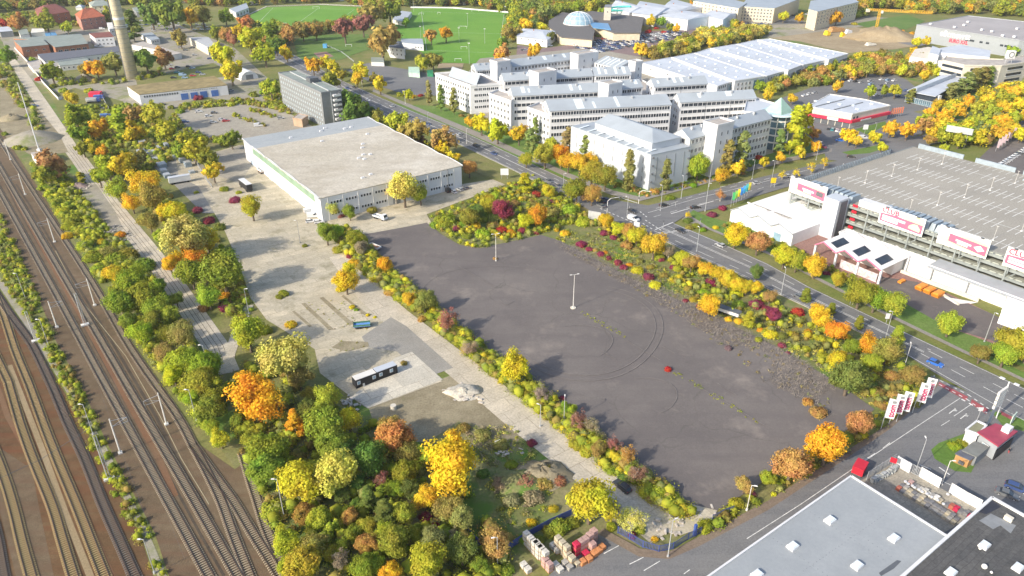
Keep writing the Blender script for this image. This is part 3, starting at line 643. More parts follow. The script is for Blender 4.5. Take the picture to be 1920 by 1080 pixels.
def wing(name, label, e0, e1, r0, r1, ze, zr, wall, roof, rows, nw, cat='office building', group=None, w=1.3, h=1.8, fl=3.55, lights=(), z0=0, pair=1, low=None):
    E0, E1 = P2(*e0, ze), P2(*e1, ze); d = (E1[0]-E0[0], E1[1]-E0[1]); l = hypot(*d); d = (d[0]/l, d[1]/l)
    R0 = P2(*r0, zr); n = (-d[1], d[0])
    if n[1] < 0: n = (-n[0], -n[1])
    hd = abs((R0[0]-E0[0])*n[0]+(R0[1]-E0[1])*n[1]); hd = max(5.0, min(10.5, hd))
    B0, B1 = off(E0, n, 2*hd), off(E1, n, 2*hd); c = centre([E0, E1, B0, B1]); th = T(name, c, label, cat, group)
    Rm0, Rm1 = off(E0, n, hd), off(E1, n, hd)
    mb = MB().prism([E0, E1, B1, B0], z0, ze-0.05)
    mb.add([E0+(ze-0.05,), B0+(ze-0.05,), Rm0+(zr-0.15,)], [(0, 1, 2)]); mb.add([E1+(ze-0.05,), B1+(ze-0.05,), Rm1+(zr-0.15,)], [(0, 2, 1)])
    th.part('wall', mb, wall)
    o_ = 0.35; e0_, e1_ = off(off(E0, n, -o_), d, -o_), off(off(E1, n, -o_), d, o_); b0_, b1_ = off(off(B0, n, o_), d, -o_), off(off(B1, n, o_), d, o_)
    r0_, r1_ = off(Rm0, d, -o_), off(Rm1, d, o_)
    mb = MB().slab([e0_+(ze,), e1_+(ze,), r1_+(zr,), r0_+(zr,)], 0.2); mb.slab([r0_+(zr,), r1_+(zr,), b1_+(ze,), b0_+(ze,)], 0.2)
    rf = th.part('roof', mb, roof)
    for u, wd, lo, hi in lights:
        a = off(E0, d, u*l); sl_ = (zr-ze)/hd; q = []
        for t_, k in ((0, lo), (wd, lo), (wd, hi), (0, hi)):
            p_ = off(off(a, d, t_), n, k*hd); q.append(p_+(ze+k*hd*sl_+0.14,))
        th.part('rooflight', MB().slab(q, 0.12), M_zlight, parent=rf)
    for k in range(1, max(2, int(l/14))):   # seams / downpipes
        a = off(E0, d, l*k/int(l/14) if l > 28 else l/2)
        th.part('downpipe', MB().box((a[0]-n[0]*0.08, a[1]-n[1]*0.08, z0), (0.14, 0.14, ze-z0), 0), M_mgrey)
    bs = MB().box(((E0[0]+E1[0])/2-n[0]*.03, (E0[1]+E1[1])/2-n[1]*.03, ze-2.9), (l, 0.1, 0.18), atan2(d[1], d[0])); th.part('string_course', bs, M_grey)
    wins(th, E0, E1, [ze-1.55-fl*i for i in range(rows)], nw, w, h, 'w', 0.8, pair)
    wins(th, off(E0, n, 1.5), off(E0, n, 2*hd-1.5), [ze-1.55-fl*i for i in range(rows)], max(2, int(hd/2)), w, h, 'w', 0.8, 0)
    for u in (0.3, 0.7):
        a = off(off(E0, d, u*l), n, hd*0.75); th.part('roof_vent', MB().box(a+(zr-1.2,), (1.0, 1.0, 1.5), atan2(d[1], d[0])), M_steel)
    th.E = (E0, E1, B0, B1, d, n, hd, l); return finish(th)
OG = 'long white wings of the office park'
# --- office park ------------------------------------------------------------
wing('office_wing', 'front white office wing, west half, grey gable roof, above the grey storage block', (1031, 208), (1259, 196), (1023, 187), (1254, 180), 18.5, 22, M_white, M_slate, 4, 22, group=OG, lights=((0.22, 4, .05, .9), (0.36, 1.2, .05, .6), (0.55, 1.6, .05, .95)))
wing('office_wing', 'front white office wing, east half, reaching towards the round glass tower', (1276, 192), (1418, 184), (1263, 176), (1410, 167), 18.5, 22, M_white, M_slate, 4, 16, group=OG, lights=((0.25, 1.6, .05, .85), (0.62, 3, .05, .9)))
wing('office_wing', 'second white office wing from the front, west half with three pale rooflights', (962, 180), (1136, 171), (949, 163), (1120, 153), 18.5, 22, M_white, M_slate, 4, 20, group=OG, lights=((0.1, 2, .05, .9), (0.17, 1, .05, .7), (0.62, 1.6, .1, .9), (0.72, 1.3, .1, .8)))
wing('office_wing', 'short white office wing just right of the plain white stair tower', (1155, 168), (1205, 163), (1145, 153), (1190, 151), 18.5, 22, M_white, M_slate, 4, 5, group=OG, lights=((0.3, 1.2, .1, .6), (0.75, 2.2, .1, .9)))
wing('office_wing', 'separate white office wing behind the east end of the front wing', (1227, 163), (1327, 157), (1222, 147), (1318, 142), 18.5, 22, M_white, M_slate, 4, 12, group=OG, lights=((0.08, 1.2, .1, .7), (0.38, 1.8, .05, .95), (0.52, 1.8, .05, .95)))
wing('office_wing', 'third white office wing, west end with seven paired windows under the eave', (945, 152), (1004, 148), (938, 139), (1003, 132), 18.5, 22, M_white, M_slate, 4, 7, group=OG, lights=((0.75, 1.6, .1, .9),))
wing('office_wing', 'third white office wing, middle stretch between stair tower and striped roof', (1036, 147), (1112, 142), (1033, 132), (1108, 127), 18.5, 22, M_white, M_slate, 4, 9, group=OG)
wing('office_wing', 'white office wing with four pale stripes on its roof near the roof terrace', (1115, 142), (1183, 140), (1110, 126), (1175, 124), 18.5, 22, M_white, M_slate, 4, 7, group=OG, lights=((0.12, 1.4, .05, .95), (0.3, 1.4, .05, .95), (0.58, 1.4, .05, .95), (0.8, 1.8, .05, .95)))
wing('office_wing', 'rearmost white office wing with single windows, running up to the corner tower', (962, 125), (1077, 111), (958, 111), (1063, 96), 18.5, 22, M_white, M_slate, 3, 18, group=OG, pair=0, w=1.6, lights=((0.52, 2.5, .05, .9), (0.85, 2, .05, .9)))
wing('office_wing', 'short rear office wing beside the playing field, left of the square tower', (893, 132), (922, 130), (888, 119), (915, 115), 17.5, 20.5, M_white, M_slate, 3, 3, group=OG)
wing('office_wing', 'rear office wing turning away from the corner tower, roof ribbed with rooflights', (1115, 117), (1160, 127), (1133, 97), (1172, 106), 17.5, 20.5, M_white, M_slate, 3, 8, group=OG, pair=0, lights=tuple((u, .9, .05, .95) for u in (.12, .3, .45, .6, .8)))
# corner block west, with the tilted prism roof
th = block('office_block', 'white corner office block with a big tilted grey roof prism, nearest the playing field', 'office building', [(816, 139), (882, 162), (941, 158), (905, 141), (860, 136)], 16, M_white, M_flat, parapet=0.9)
wins(th, th.ps[0], th.ps[1], [14, 10.6, 7.2, 3.8], 14, 1.3, 1.6, 'w', 1.0); wins(th, th.ps[1], th.ps[2], [14, 10.6, 7.2, 3.8], 6, 1.0, 1.5, 'w', 2.0, 1)
a, b, c_, d_ = [P(*q) for q in ((841, 143, 16.3), (893, 161, 16.3), (902, 141, 16.3), (852, 130, 16.3))]
tr = (P2(848, 125, 21)+(21,)); tr2 = (P2(900, 141, 21)+(21,))
mb = MB(); mb.add([a, b, tr2, tr, d_, c_], [(0, 1, 2, 3), (0, 3, 4), (1, 5, 2), (4, 3, 2, 5)]); th.part('roof_prism', mb, M_slate); finish(th)
for lab, pts, z, zz in (('low white west end of the second wing, flat roof terrace, five window bays', [(917, 177), (958, 191), (975, 181), (935, 170)], 16, (13.6, 10, 6.5, 3)),
                        ('low white west end of the front wing, flat roof terrace, behind the thin poplars', [(989, 203), (1034, 219), (1052, 204), (1012, 194)], 15.5, (13.2, 9.8, 6.4, 3))):
    th = block('office_block', lab, 'office building', pts, z, M_white, M_flat, parapet=0.9); wins(th, th.ps[0], th.ps[1], zz, 6, 1.5, 1.7, 'w', 0.8); finish(th)
for lab, q, z, sx, sy in (('square white stair tower on the second office wing, topmost window boarded', (1145, 155), 24, 10, 8), ('octagonal white stair tower with flat roof on the third office wing', (1018, 133), 24, 13, 9), ('square white tower between the two rear office wings', (938, 114), 23, 10, 8), ('white lift tower on the storage-side office row, between its two roofs', (1348, 229), 24, 11, 8), ('small white stair tower on the roof terrace right of the striped roof', (1192, 115), 23, 6, 6), ('white corner tower with tall slit windows at the rear of the office park', (1096, 99), 23, 17, 8)):
    c = P2(*q, z); ps = [(c[0]+(dx*sx/2)*DB[0]+(dy*sy/2)*DA[0], c[1]+(dx*sx/2)*DB[1]+(dy*sy/2)*DA[1]) for dx, dy in ((-1, -1), (1, -1), (1, 1), (-1, 1))]
    th = block('stair_tower', lab, 'tower', ps, z, M_white, M_flat, world=True, parapet=0.7, group='white stair towers of the office park')
    wins(th, ps[0], ps[1], [z-4, z-8, z-12], 2 if sx > 9 else 1, 0.5, 1.6, 'd', 1.5); finish(th)
th = block('link_building', 'low flat-roofed white link building between the office wings, with a roof terrace', 'office building', [(1155, 190), (1250, 192), (1230, 165), (1200, 150), (1185, 135), (1150, 130)], 13, M_white, M_flat, parapet=0.8); finish(th)
th = block('link_building', 'white link block joining front office wing and round glass tower', 'office building', [(1395, 210), (1445, 214), (1452, 195), (1420, 186), (1400, 190)], 17, M_white, M_bluegrey, parapet=0.6); finish(th)
# row along the side road
wing('office_wing', 'pale grey office wing along the side road, short west part beside the storage block', (1294, 261), (1341, 248), (1278, 246), (1329, 232), 18.5, 22, M_offwhite, M_slate, 4, 6, pair=0, w=1.5, group=OG, fl=4.3)
wing('office_wing', 'pale grey office wing along the side road, long east part behind the green poplars', (1369, 242), (1447, 222), (1357, 227), (1433, 211), 18.5, 22, M_offwhite, M_slate, 5, 12, pair=0, w=1.5, group=OG, fl=3.7)
E0 = P2(1369, 242, 18.5); E1 = P2(1341, 248, 18.5)
th = block('office_block', 'recessed office bay between the two side-road wings, with a tall white fin', 'office building', [off(E1, DA, 1.5), off(E0, DA, 1.5), off(E0, DA, 14), off(E1, DA, 14)], 17.5, M_offwhite, M_flat, world=True)
th.part('fin', MB().box((E0[0]-DA[0]*1.5-DB[0]*3, E0[1]-DA[1]*1.5-DB[1]*3, 0), (0.6, 1.6, 15), ANG), M_white); wins(th, th.ps[0], th.ps[1], [15, 11, 7, 3], 3, 1.3, 1.5); finish(th)
# storage block
f_ = P2(1221, 291, 16); l_ = P2(1071, 237, 16); r_ = P2(1296, 275, 16); bk = (l_[0]+r_[0]-f_[0], l_[1]+r_[1]-f_[1])
th = block('storage_block', 'windowless pale grey storage block with stepped roof, at the road junction', 'warehouse', [f_, r_, bk, l_], 16, M_bluegrey, M_slate, world=True, parapet=0)
uL, uF, uR = P2(1116, 230, 19.5), P2(1223, 268, 19.5), P2(1276, 256, 19.5); uB = (uL[0]+uR[0]-uF[0], uL[1]+uR[1]-uF[1])
th.part('clerestory', MB().prism([uF, uR, uB, uL], 15.9, 19.4), M_bluegrey)
rp = [((uL[0]+uB[0])/2, (uL[1]+uB[1])/2, 22.5), ((uF[0]+uR[0])/2, (uF[1]+uR[1])/2, 22.5)]; rp[1] = off(rp[1], DA, 9)
g = [q+(19.5,) for q in grow([uF, uR, uB, uL], 0.8)]
mb = MB(); mb.add(g+[rp[0], rp[1]], [(3, 0, 5, 4), (0, 1, 5), (1, 2, 4, 5), (2, 3, 4)]); th.part('upper_roof', mb, M_slate)
def slots(th, p, q, zs, n, hgt, w=0.35):
    d, nn, l = outward(p, q)
    for z in zs:
        for i in range(n):
            t_ = l*(i+0.7)/(n+0.4); th.part('slot_window', MB().box((p[0]+d[0]*t_+nn[0]*.03, p[1]+d[1]*t_+nn[1]*.03, z-hgt/2), (w, 0.12, hgt), atan2(d[1], d[0])), M_mgrey)
slots(th, l_, f_, [12.5, 8.2, 4.2], 8, 2.2); slots(th, f_, r_, [9.2], 4, 10.5, 0.25); slots(th, uL, uF, [17.6], 8, 1.3)
d, nn, l = outward(l_, f_)
for i in range(8): # pale strips on the lean-to roof
    a = off(l_, d, l*(i+.9)/8.4); b = off(a, DB, 6); th.part('rooflight', MB().slab([off(a, d, -.5)+(16.4,), off(a, d, .5)+(16.4,), off(b, d, .5)+(16.9,), off(b, d, -.5)+(16.9,)], .1), M_zlight)
for z in (14.6, 11, 7.4, 3.8):
    for e, s_ in ((f_, 1.2), (r_, -1.2)):
        a = off(e, DB, s_); th.part('vent_cowl', MB().ball((a[0]-DA[0]*.3, a[1]-DA[1]*.3, z), 0.5, 6, 4), M_dgrey)
# round glass tower with copper pyramid
c = P2(1461, 214, 16); th = T('round_tower', c+(0,), 'round glass tower with a green copper pyramid roof, end of the office park', 'tower')
def ring(c, r, z0, z1, n=24, m=0, r1=None):
    mb = MB(); return mb.tube(c+(z0,), c+(z1,), r, n, r1, m)
c = P2(1461, 206, 19); th.part('glazing', ring(c, 6.0, 0, 17), M_glassb)
for z in (3.6, 7.2, 10.8, 14.2): th.part('floor_band', ring(c, 6.25, z, z+0.7), M_frame)
for i in range(10):
    a = 2*pi*i/10; th.part('column', MB().tube((c[0]+6.3*cos(a), c[1]+6.3*sin(a), 0), (c[0]+6.3*cos(a), c[1]+6.3*sin(a), 17.4), 0.22, 6), M_frame)
th.part('canopy_roof', ring(c, 9.2, 17.6, 18.3, 32, 0, 8.6), mat('copper_pale', (0.48, 0.62, 0.68), 0.45, var=0.08)); th.part('roof_rim', ring(c, 7.0, 17.2, 17.6, 32), M_frame)
c2 = c; th.part('pyramid', MB().box(c2+(18.3,), (10.5, 10.5, 6.8), ANG, 0, taper=0.02), M_green)
# --- white hall (big warehouse) ---------------------------------------------
Z = 10; f_ = P2(600, 372, Z); L_ = P2(456, 262, Z); R_ = P2(865, 311, Z); B_ = (L_[0]+R_[0]-f_[0], L_[1]+R_[1]-f_[1])
th = T('warehouse', centre([f_, L_, R_, B_]), 'huge white warehouse with a stained pale roof, beside the concrete yard', 'warehouse')
th.part('wall', MB().prism([f_, R_, B_, L_], 0, Z-0.3), M_white)
G_roof = ground('weathered_roof', [(0.41, 0.375, 0.30), (0.50, 0.465, 0.39), (0.58, 0.55, 0.48)], 0.04, 0.15, 1.2, 0.95, streak=(0.02, 0.09, (0.33, 0.29, 0.23), 0.6), extra=(0.25, 0.62, 0.72, (0.26, 0.24, 0.21)))
G_roofg = ground('grey_membrane_roof', [(0.30, 0.335, 0.355), (0.34, 0.37, 0.39), (0.38, 0.41, 0.425)], 0.03, 0.15, 1.0, amp=.25)
dl, nl, ll = outward(f_, L_); LF = hypot(R_[0]-f_[0], R_[1]-f_[1]); dF = ((R_[0]-f_[0])/LF, (R_[1]-f_[1])/LF)
def shell(t): return Z+0.55*abs(sin(pi*t*4.5))**0.8+0.05
for t0, t1, nm, mm in ((0, 0.80, 'roof', G_roof), (0.80, 1.0, 'rear_roof', G_roofg)):
    n = 60; vs = []; fs = []
    for i in range(n+1):
        t_ = t0+(t1-t0)*i/n; a = off(f_, dl, ll*t_); z = shell(t_)
        a0 = off(a, dF, -0.5); a1 = off(a, dF, LF+0.5); vs += [a0+(z,), a1+(z,), a1+(z-.45,), a0+(z-.45,)]
    for i in range(n):
        for k in range(4): fs.append((4*i+k, 4*i+(k+1) % 4, 4*i+4+(k+1) % 4, 4*i+4+k))
    fs += [(0, 3, 2, 1), (4*n, 4*n+1, 4*n+2, 4*n+3)]
    mb = MB(); mb.v = vs; mb.f = fs; mb.m = [0]*len(fs); rf = th.part(nm, mb, mm, label='smooth grey rear strip of the roof' if nm == 'rear_roof' else None)
mb = MB(); n = 60
for i in range(n):  # white verge along the humps
    for e_ in (-0.5, LF+0.5):
        a = off(off(f_, dl, ll*i/n), dF, e_); b = off(off(f_, dl, ll*(i+1)/n), dF, e_); mb.slab([a+(shell(i/n)+.14,), b+(shell((i+1)/n)+.14,), off(b, dF, .35)+(shell((i+1)/n)+.14,), off(a, dF, .35)+(shell(i/n)+.14,)], .5)
th.part('verge', mb, M_white)
for u, v in ((.06, .6), (.1, .35), (.12, .42), (.33, .52), (.36, .5), (.4, .56), (.38, .6), (.5, .62), (.55, .66), (.72, .45), (.88, .3), (.9, .55), (.93, .6), (.86, .72), (.87, .78), (.7, .8)):
    a = off(off(f_, dl, ll*u), dF, LF*v); th.part('roof_vent', MB().box(a+(shell(u)-.1,), (1.6, 1.0, 0.7), ANG, taper=.8), M_white)
gb = MB(); pb = []
a0 = off(off(f_, dl, 6), nl, .06); a1 = off(off(f_, dl, ll*.86), nl, .06); m_ = lerp(a0, a1, .5)
th.part('green_fascia', MB().box(m_+(6.6,), (hypot(a1[0]-a0[0], a1[1]-a0[1]), 0.14, 2.7), atan2(dl[1], dl[0])), mat('green_glazing', (0.22, 0.33, 0.24), 0.4, var=0.15, scale=0.2))
for i in range(7):
    a = off(off(f_, dl, 9+i*12.5), nl, .07); th.part('loading_door', MB().box(a+(0.05,), (4.6, 0.16, 5.2), atan2(dl[1], dl[0])), M_pblue)
for i in range(10):
    a = off(f_, dF, 3+i*(LF-3)/9.6); th.part('pilaster', MB().box((a[0]-DA[0]*.06, a[1]-DA[1]*.06, 0), (0.25, 0.14, 9.4), ANG), M_offwhite)
for i in range(9):
    a = off(f_, dF, 3.3+i*(LF-3)/9.6); b = off(a, dF, 6.0)
    wins(th, a, b, [7.2], 4, 0.95, 1.15, 'w', 0.5)
    if i != 4: wins(th, a, b, [2.6], 4, 0.95, 1.15, 'w', 0.5)
    else: th.part('roller_door', MB().box(lerp(a, b, .6)[:2]+(0.05,), (3.4, 0.3, 4.2), ANG), M_mgrey)
a = off(f_, dF, LF*.89); th.part('downpipe', MB().box((a[0]-DA[0]*.2, a[1]-DA[1]*.2, 0), (.3, .3, 10), ANG), M_mgrey); finish(th)
# --- hotel slab --------------------------------------------------------------
Z = 19.5; f_ = P2(602, 174, Z); L_ = P2(522, 137, Z); R_ = off(f_, DB, 11.5); B_ = off(L_, DB, 11.5)
th = block('slab_block', 'seven-storey grey slab block with white window reveals and an outside stair', 'apartment block', [f_, R_, B_, L_], Z, mat('slab_grey', (0.20, 0.215, 0.225), .7, var=.08), M_felt, world=True, parapet=0.4, trim=M_mgrey)
wins(th, L_, f_, [Z-1.9-2.65*i for i in range(7)], 19, 0.95, 1.0, 'l', 1.5)  # pale panes: the white reflection is put into the glass colour
bxp = off(off(lerp(L_, f_, .55), DB, 7), DA, 0); th.part('lift_house', MB().box(bxp+(Z,), (5, 6, 2.6), ANG), M_dgrey); th.part('ridge_seam', MB().box(lerp(off(L_, DB, 5.8), off(f_, DB, 5.8), .5)[:2]+(Z+.02,), (0.4, 58, .5), ANG), M_steel)
st = off(f_, DB, 8.3)
for i in range(7):
    a = (st[0]-DA[0]*.9, st[1]-DA[1]*.9); th.part('balcony', MB().box(a+(1.2+2.6*i,), (4.2, 1.8, 1.0), ANG), M_white)
    th.part('stair_flight', MB().slab([off(a, DB, -2)+(1.2+2.6*i,), off(a, DB, 2)+(3.6+2.6*i,), off(off(a, DB, 2), DA, -.8)+(3.6+2.6*i,), off(off(a, DB, -2), DA, -.8)+(1.2+2.6*i,)], .2), M_dgrey)
th.part('gable_strip', MB().box((off(f_, DB, 5.3)[0]-DA[0]*.05, off(f_, DB, 5.3)[1]-DA[1]*.05, 0), (.35, .2, Z), ANG), M_white); finish(th)
th = block('porch', 'small timber-clad entrance annex at the foot of the grey slab block', 'annex', [(549, 221), (566, 224), (577, 217), (560, 213)], 4.5, mat('annex_cladding', (0.42, 0.30, 0.21), .8), M_flat, parapet=.2); finish(th)
# --- chimney -----------------------------------------------------------------
c = P2(249, 147); th = T('chimney', c+(0,), 'tall tapering pale concrete chimney with iron bands and a ladder', 'chimney')
th.part('shaft', MB().tube(c+(0,), c+(92,), 4.0, 40, 2.9), ground('chimney_concrete', [(0.50, 0.45, 0.32), (0.57, 0.52, 0.38), (0.63, 0.58, 0.44)], 0.2, 1.0, 4.0, bd=0.02), smooth=True)
for k in range(30):
    z = 3+3*k; r = 4.0-1.1*z/92+.05; th.part('iron_band', MB().tube(c+(z,), c+(z+.18,), r, 32), M_mgrey)
r = 4.15; th.part('ladder', MB().box((c[0]-3.0, c[1]-2.6, 1), (.5, .5, 60), 0, taper=1), M_dgrey)
th.part('platform', MB().tube(c+(34,), c+(34.4,), 4.9, 24), M_steel); th.part('railing', MB().tube(c+(35.3,), c+(35.45,), 4.9, 24), M_steel)
th.part('white_ring', MB().tube(c+(39,), c+(40.6,), 3.62, 32), M_white)
# --- top-left works and town -------------------------------------------------
th = block('workshop', 'long white workshop with a mossy brown roof and blue doors, by the chimney', 'workshop', [(261, 178), (238, 162), (402, 143), (426, 160)], 6, M_white, mat('mossy_roof', (0.27, 0.22, 0.11), 0.95, var=0.25, scale=0.25), parapet=0)
p, q = th.ps[0], th.ps[3]; wins(th, lerp(p, q, .02), lerp(p, q, .45), [4.6], 14, 1.0, 1.3); wins(th, lerp(p, q, .45), lerp(p, q, .9), [5.2], 20, .7, .5)
for t_ in (.49, .6, .71, .84):
    d, nn, l = outward(p, q); a = off(lerp(p, q, t_), nn, .06); th.part('door', MB().box(a[:2]+(.05,), (4.2, .2, 3.9), atan2(d[1], d[0])), M_blue)
finish(th)
def simple(name, label, cat, px, z, wall, roof, nw=0, zs=(), e=(0, 1), parapet=0, h=1.2, w=1.2, z0=0, group=None):
    th = block(name, label, cat, px, z, wall, roof, parapet=parapet, z0=z0, group=group)
    if nw: wins(th, th.ps[e[0]], th.ps[e[1]], zs, nw, w, h)
    return finish(th)
simple('factory_shed', 'brick factory shed with a grey-green roof, front part beside the lane', 'factory', [(40, 89), (91, 84), (80, 73), (26, 76)], 8, M_brick, M_felt, 3, [5], w=2)
simple('factory_shed', 'long brick factory range with pale loading bays and grey-green roof', 'factory', [(103, 89), (165, 82), (152, 64), (25, 72), (84, 76)], 7, M_brick, M_felt, 5, [3.2], w=3, h=3)
simple('long_shed', 'long low shed with a dark blue-grey roof in front of the brick factory', 'shed', [(84, 116), (226, 97), (222, 87), (70, 102)], 5, M_offwhite, mat('dark_bluegrey_roof', (0.13, 0.14, 0.17), 0.9), 8, [2.6])
simple('long_shed', 'lower pale lean-to in front of the dark-roofed shed', 'shed', [(112, 124), (170, 118), (162, 108), (108, 116)], 3.6, M_offwhite, M_felt, 6, [2])
simple('garage_row', 'small flat dark garage at the bend of the concrete lane', 'garage', [(62, 130), (83, 129), (75, 112), (50, 116)], 3, M_offwhite, M_flat)
simple('town_house', 'small white two-storey house with a dark red roof near the chimney', 'house', [(178, 71), (213, 69), (206, 60), (167, 63)], 7.5, M_white, M_tiled, 4, [5.4, 2.4])
simple('annex', 'narrow white building half hidden behind the chimney', 'house', [(205, 55), (222, 52), (216, 42), (200, 43)], 6, M_white, M_offwhite, 2, [3.5])
def hiproof(name, label, px, z, zr, wall, roof, nw=4, k=.32, cat='house', st='w'):
    ps = W2(px, z); c = centre(ps); th = T(name, c, label, cat); th.part('wall', MB().prism(ps, 0, z-.03), wall)
    g = grow(ps, .7); m0 = lerp(lerp(g[0], g[3], .5), lerp(g[1], g[2], .5), k); m1 = lerp(lerp(g[0], g[3], .5), lerp(g[1], g[2], .5), 1-k)
    mb = MB(); mb.add([q+(z,) for q in g]+[m0[:2]+(zr,), m1[:2]+(zr,)], [(0, 1, 5, 4), (1, 2, 5), (2, 3, 4, 5), (3, 0, 4)]); rf = th.part('roof', mb, roof)
    th.part('chimney_stack', MB().box(lerp(m0, m1, .3)[:2]+(zr-1.5,), (.9, .9, 2.6)), M_brick, parent=rf)
    if nw: wins(th, ps[0], ps[1], [z-1.8, z-5] if z > 6 else [z-1.6], nw, 1.1, 1.4, st)
    return finish(th)
hiproof('brick_house', 'large brick house with a dark red hipped roof behind a green tree', [(72, 30), (130, 22), (118, 12), (66, 17)], 10, 16, M_brick, M_tiled)
hiproof('brick_house', 'pink brick villa with a bright orange tiled roof', [(151, 36), (196, 30), (180, 18), (141, 27)], 10, 16, M_brick2, M_tile)
hiproof('town_house', 'grey-roofed house behind the orange villa, beside the chimney top', [(172, 12), (212, 10), (200, 3), (166, 5)], 8, 12, M_beige, M_felt)
simple('shed', 'pale metal shed at the left edge of the town', 'shed', [(0, 60), (24, 58), (18, 50), (-12, 52)], 5, M_mgrey, M_roofw)
simple('shed', 'cream garden shed with a pitched grey roof, left town edge', 'shed', [(38, 66), (55, 64), (50, 54), (34, 58)], 4, M_offwhite, M_felt)
simple('shed', 'cream flat-roofed shed right of the pitched one', 'shed', [(58, 62), (84, 60), (82, 54), (60, 54)], 4, M_cream, M_offwhite)
simple('container', 'blue shipping container left one of a pair behind the brick factory', 'container', [(86, 68), (96, 67), (93, 61), (84, 62)], 2.6, mat('container_blue', (0.12, 0.33, 0.62), .5), mat('container_blue', (0.12, 0.33, 0.62)), group='pair of blue containers')
simple('container', 'blue shipping container right one of a pair behind the brick factory', 'container', [(97, 67), (107, 66), (103, 60), (94, 61)], 2.6, MATS['container_blue'], MATS['container_blue'], group='pair of blue containers')
simple('barrack', 'white flat-roofed barrack building with rows of small windows', 'office building', [(389, 89), (405, 86), (391, 70), (355, 71)], 6, M_cream, mat('barrack_roof', (0.42, 0.44, 0.46), .9), 12, [4.2, 1.7], e=(3, 0), w=.9, h=.9)
simple('long_shed', 'blue-grey roofed shed beside the scrap lot', 'shed', [(283, 76), (299, 73), (285, 61), (263, 64)], 4, M_offwhite, M_slate, 3, [2.5])
simple('long_shed', 'long pale-roofed shed behind the dark trees near the chimney', 'shed', [(300, 95), (320, 104), (340, 100), (268, 78), (247, 84)], 4, M_offwhite, M_flat)
simple('gas_station', 'grey building with a yellow rounded edge at the top of the car lot', 'garage', [(256, 23), (300, 21), (285, 10), (248, 15)], 5, M_mgrey, M_felt)
simple('grandstand', 'small covered grandstand beside the left pitch', 'stand', [(442, 24), (466, 15), (462, 6), (430, 17)], 5, M_offwhite, M_slate, 4, [2.5], w=3.4, h=2.6)
th = simple('club_house', 'white clubhouse with a dark hipped roof and red plinth by the pitch', 'house', [(729, 92), (760, 94), (752, 84), (724, 84)], 4, M_white, M_white)
hiproof('club_house', 'upper storey of the white clubhouse with dark hipped roof', [(730, 88), (758, 91), (752, 78), (726, 78)], 8, 11, M_white, M_dgrey, 3)
simple('hall', 'low white hall with blue-grey roof behind the clubhouse', 'hall', [(775, 82), (794, 84), (792, 73), (752, 73), (752, 80)], 5, M_white, M_slate, 3, [2.5])
simple('pavilion', 'white changing pavilion with grey roof between the two pitches', 'pavilion', [(736, 37), (758, 41), (772, 23), (748, 20)], 4, M_offwhite, M_steel, 3, [2.2])
simple('shed', 'mint green portable cabin beside the practice pitch', 'cabin', [(766, 136), (787, 138), (786, 126), (766, 126)], 3, mat('mint', (0.45, 0.62, 0.52)), mat('mint'  , (0.45, 0.62, 0.52)))
simple('shed', 'small dark green hut beside the mint cabin', 'hut', [(801, 137), (812, 138), (812, 132), (801, 132)], 2.5, mat('dgreen', (0.03, 0.2, 0.1)), mat('dgreen', (0.03, 0.2, 0.1)))
simple('shed', 'long pale grey garage by the practice pitch entrance', 'garage', [(696, 116), (720, 117), (719, 108), (696, 108)], 3, M_offwhite, M_felt)
simple('shed', 'little flat-roofed hut beside the railway, white wall, orange tree in front', 'hut', [(70, 303), (100, 291), (88, 283), (58, 287)], 3.2, M_offwhite, M_flat)
th = T('arched_tent', P(1 and 466, 148), 'white arched storage tent at the edge of the car park', 'tent'); mb = MB(); a = P2(448, 152); b = P2(489, 146)
d, nn, l = outward(a, b); vs = []; fs = []
for i in range(11):
    t_ = pi*i/10
    for e_ in (0, 16): q = off(off(lerp(a, b, .5), d, -cos(t_)*l/2*.8), nn, -e_); vs.append(q[:2]+(sin(t_)*5.5,))
for i in range(10): fs.append((2*i, 2*i+1, 2*i+3, 2*i+2))
fs += [tuple(range(0, 22, 2)), tuple(range(1, 22, 2))[::-1]]; mb.add(vs, fs); th.part('cover', mb, M_tarp); a_ = off(lerp(a, b, .5), nn, .06); th.part('opening', MB().box(a_[:2]+(0.05,), (5, .2, 3.2), atan2(d[1], d[0])), M_mgrey)
# --- leisure pool and white halls behind the office park ----------------------
D_roof = mat('charcoal_roof', (0.145, 0.14, 0.14), 0.9, var=0.15)
th = T('leisure_pool', P(1085, 60), 'leisure pool with charcoal roofs, glass dome and blue entrance canopy', 'swimming pool')
for pts, z in (([(1030, 50), (1052, 70), (1110, 75), (1114, 58), (1090, 30), (1055, 24), (1030, 40)], 6), ([(1100, 45), (1150, 62), (1200, 62), (1206, 33), (1160, 28), (1110, 22), (1080, 28)], 7)):
    ps = W2(pts, z); th.part('wall', MB().prism(ps, 0, z-.05), M_beige); th.part('roof', MB().prism(grow(ps, 1), z, z+.6), D_roof)
c = P2(1085, 44, 6.7); mb = MB(); rings = []; vs = []; fs = []; R_ = 14.0
for j in range(9):
    t_ = pi/2*j/8
    for i in range(32): vs.append((c[0]+R_*cos(t_)*cos(2*pi*i/32), c[1]+R_*cos(t_)*sin(2*pi*i/32), 6.7+R_*.75*sin(t_)))
for j in range(8):
    for i in range(32): fs.append((j*32+i, j*32+(i+1) % 32, (j+1)*32+(i+1) % 32, (j+1)*32+i))
mb.add(vs, fs); dm = th.part('dome', mb, M_glassl); rb = MB()
for i in range(0, 32, 2):
    for j in range(8): rb.tube(vs[j*32+i], vs[(j+1)*32+i], .18, 4)
for j in range(0, 8, 2):
    for i in range(32): rb.tube(vs[j*32+i], vs[j*32+(i+1) % 32], .14, 4)
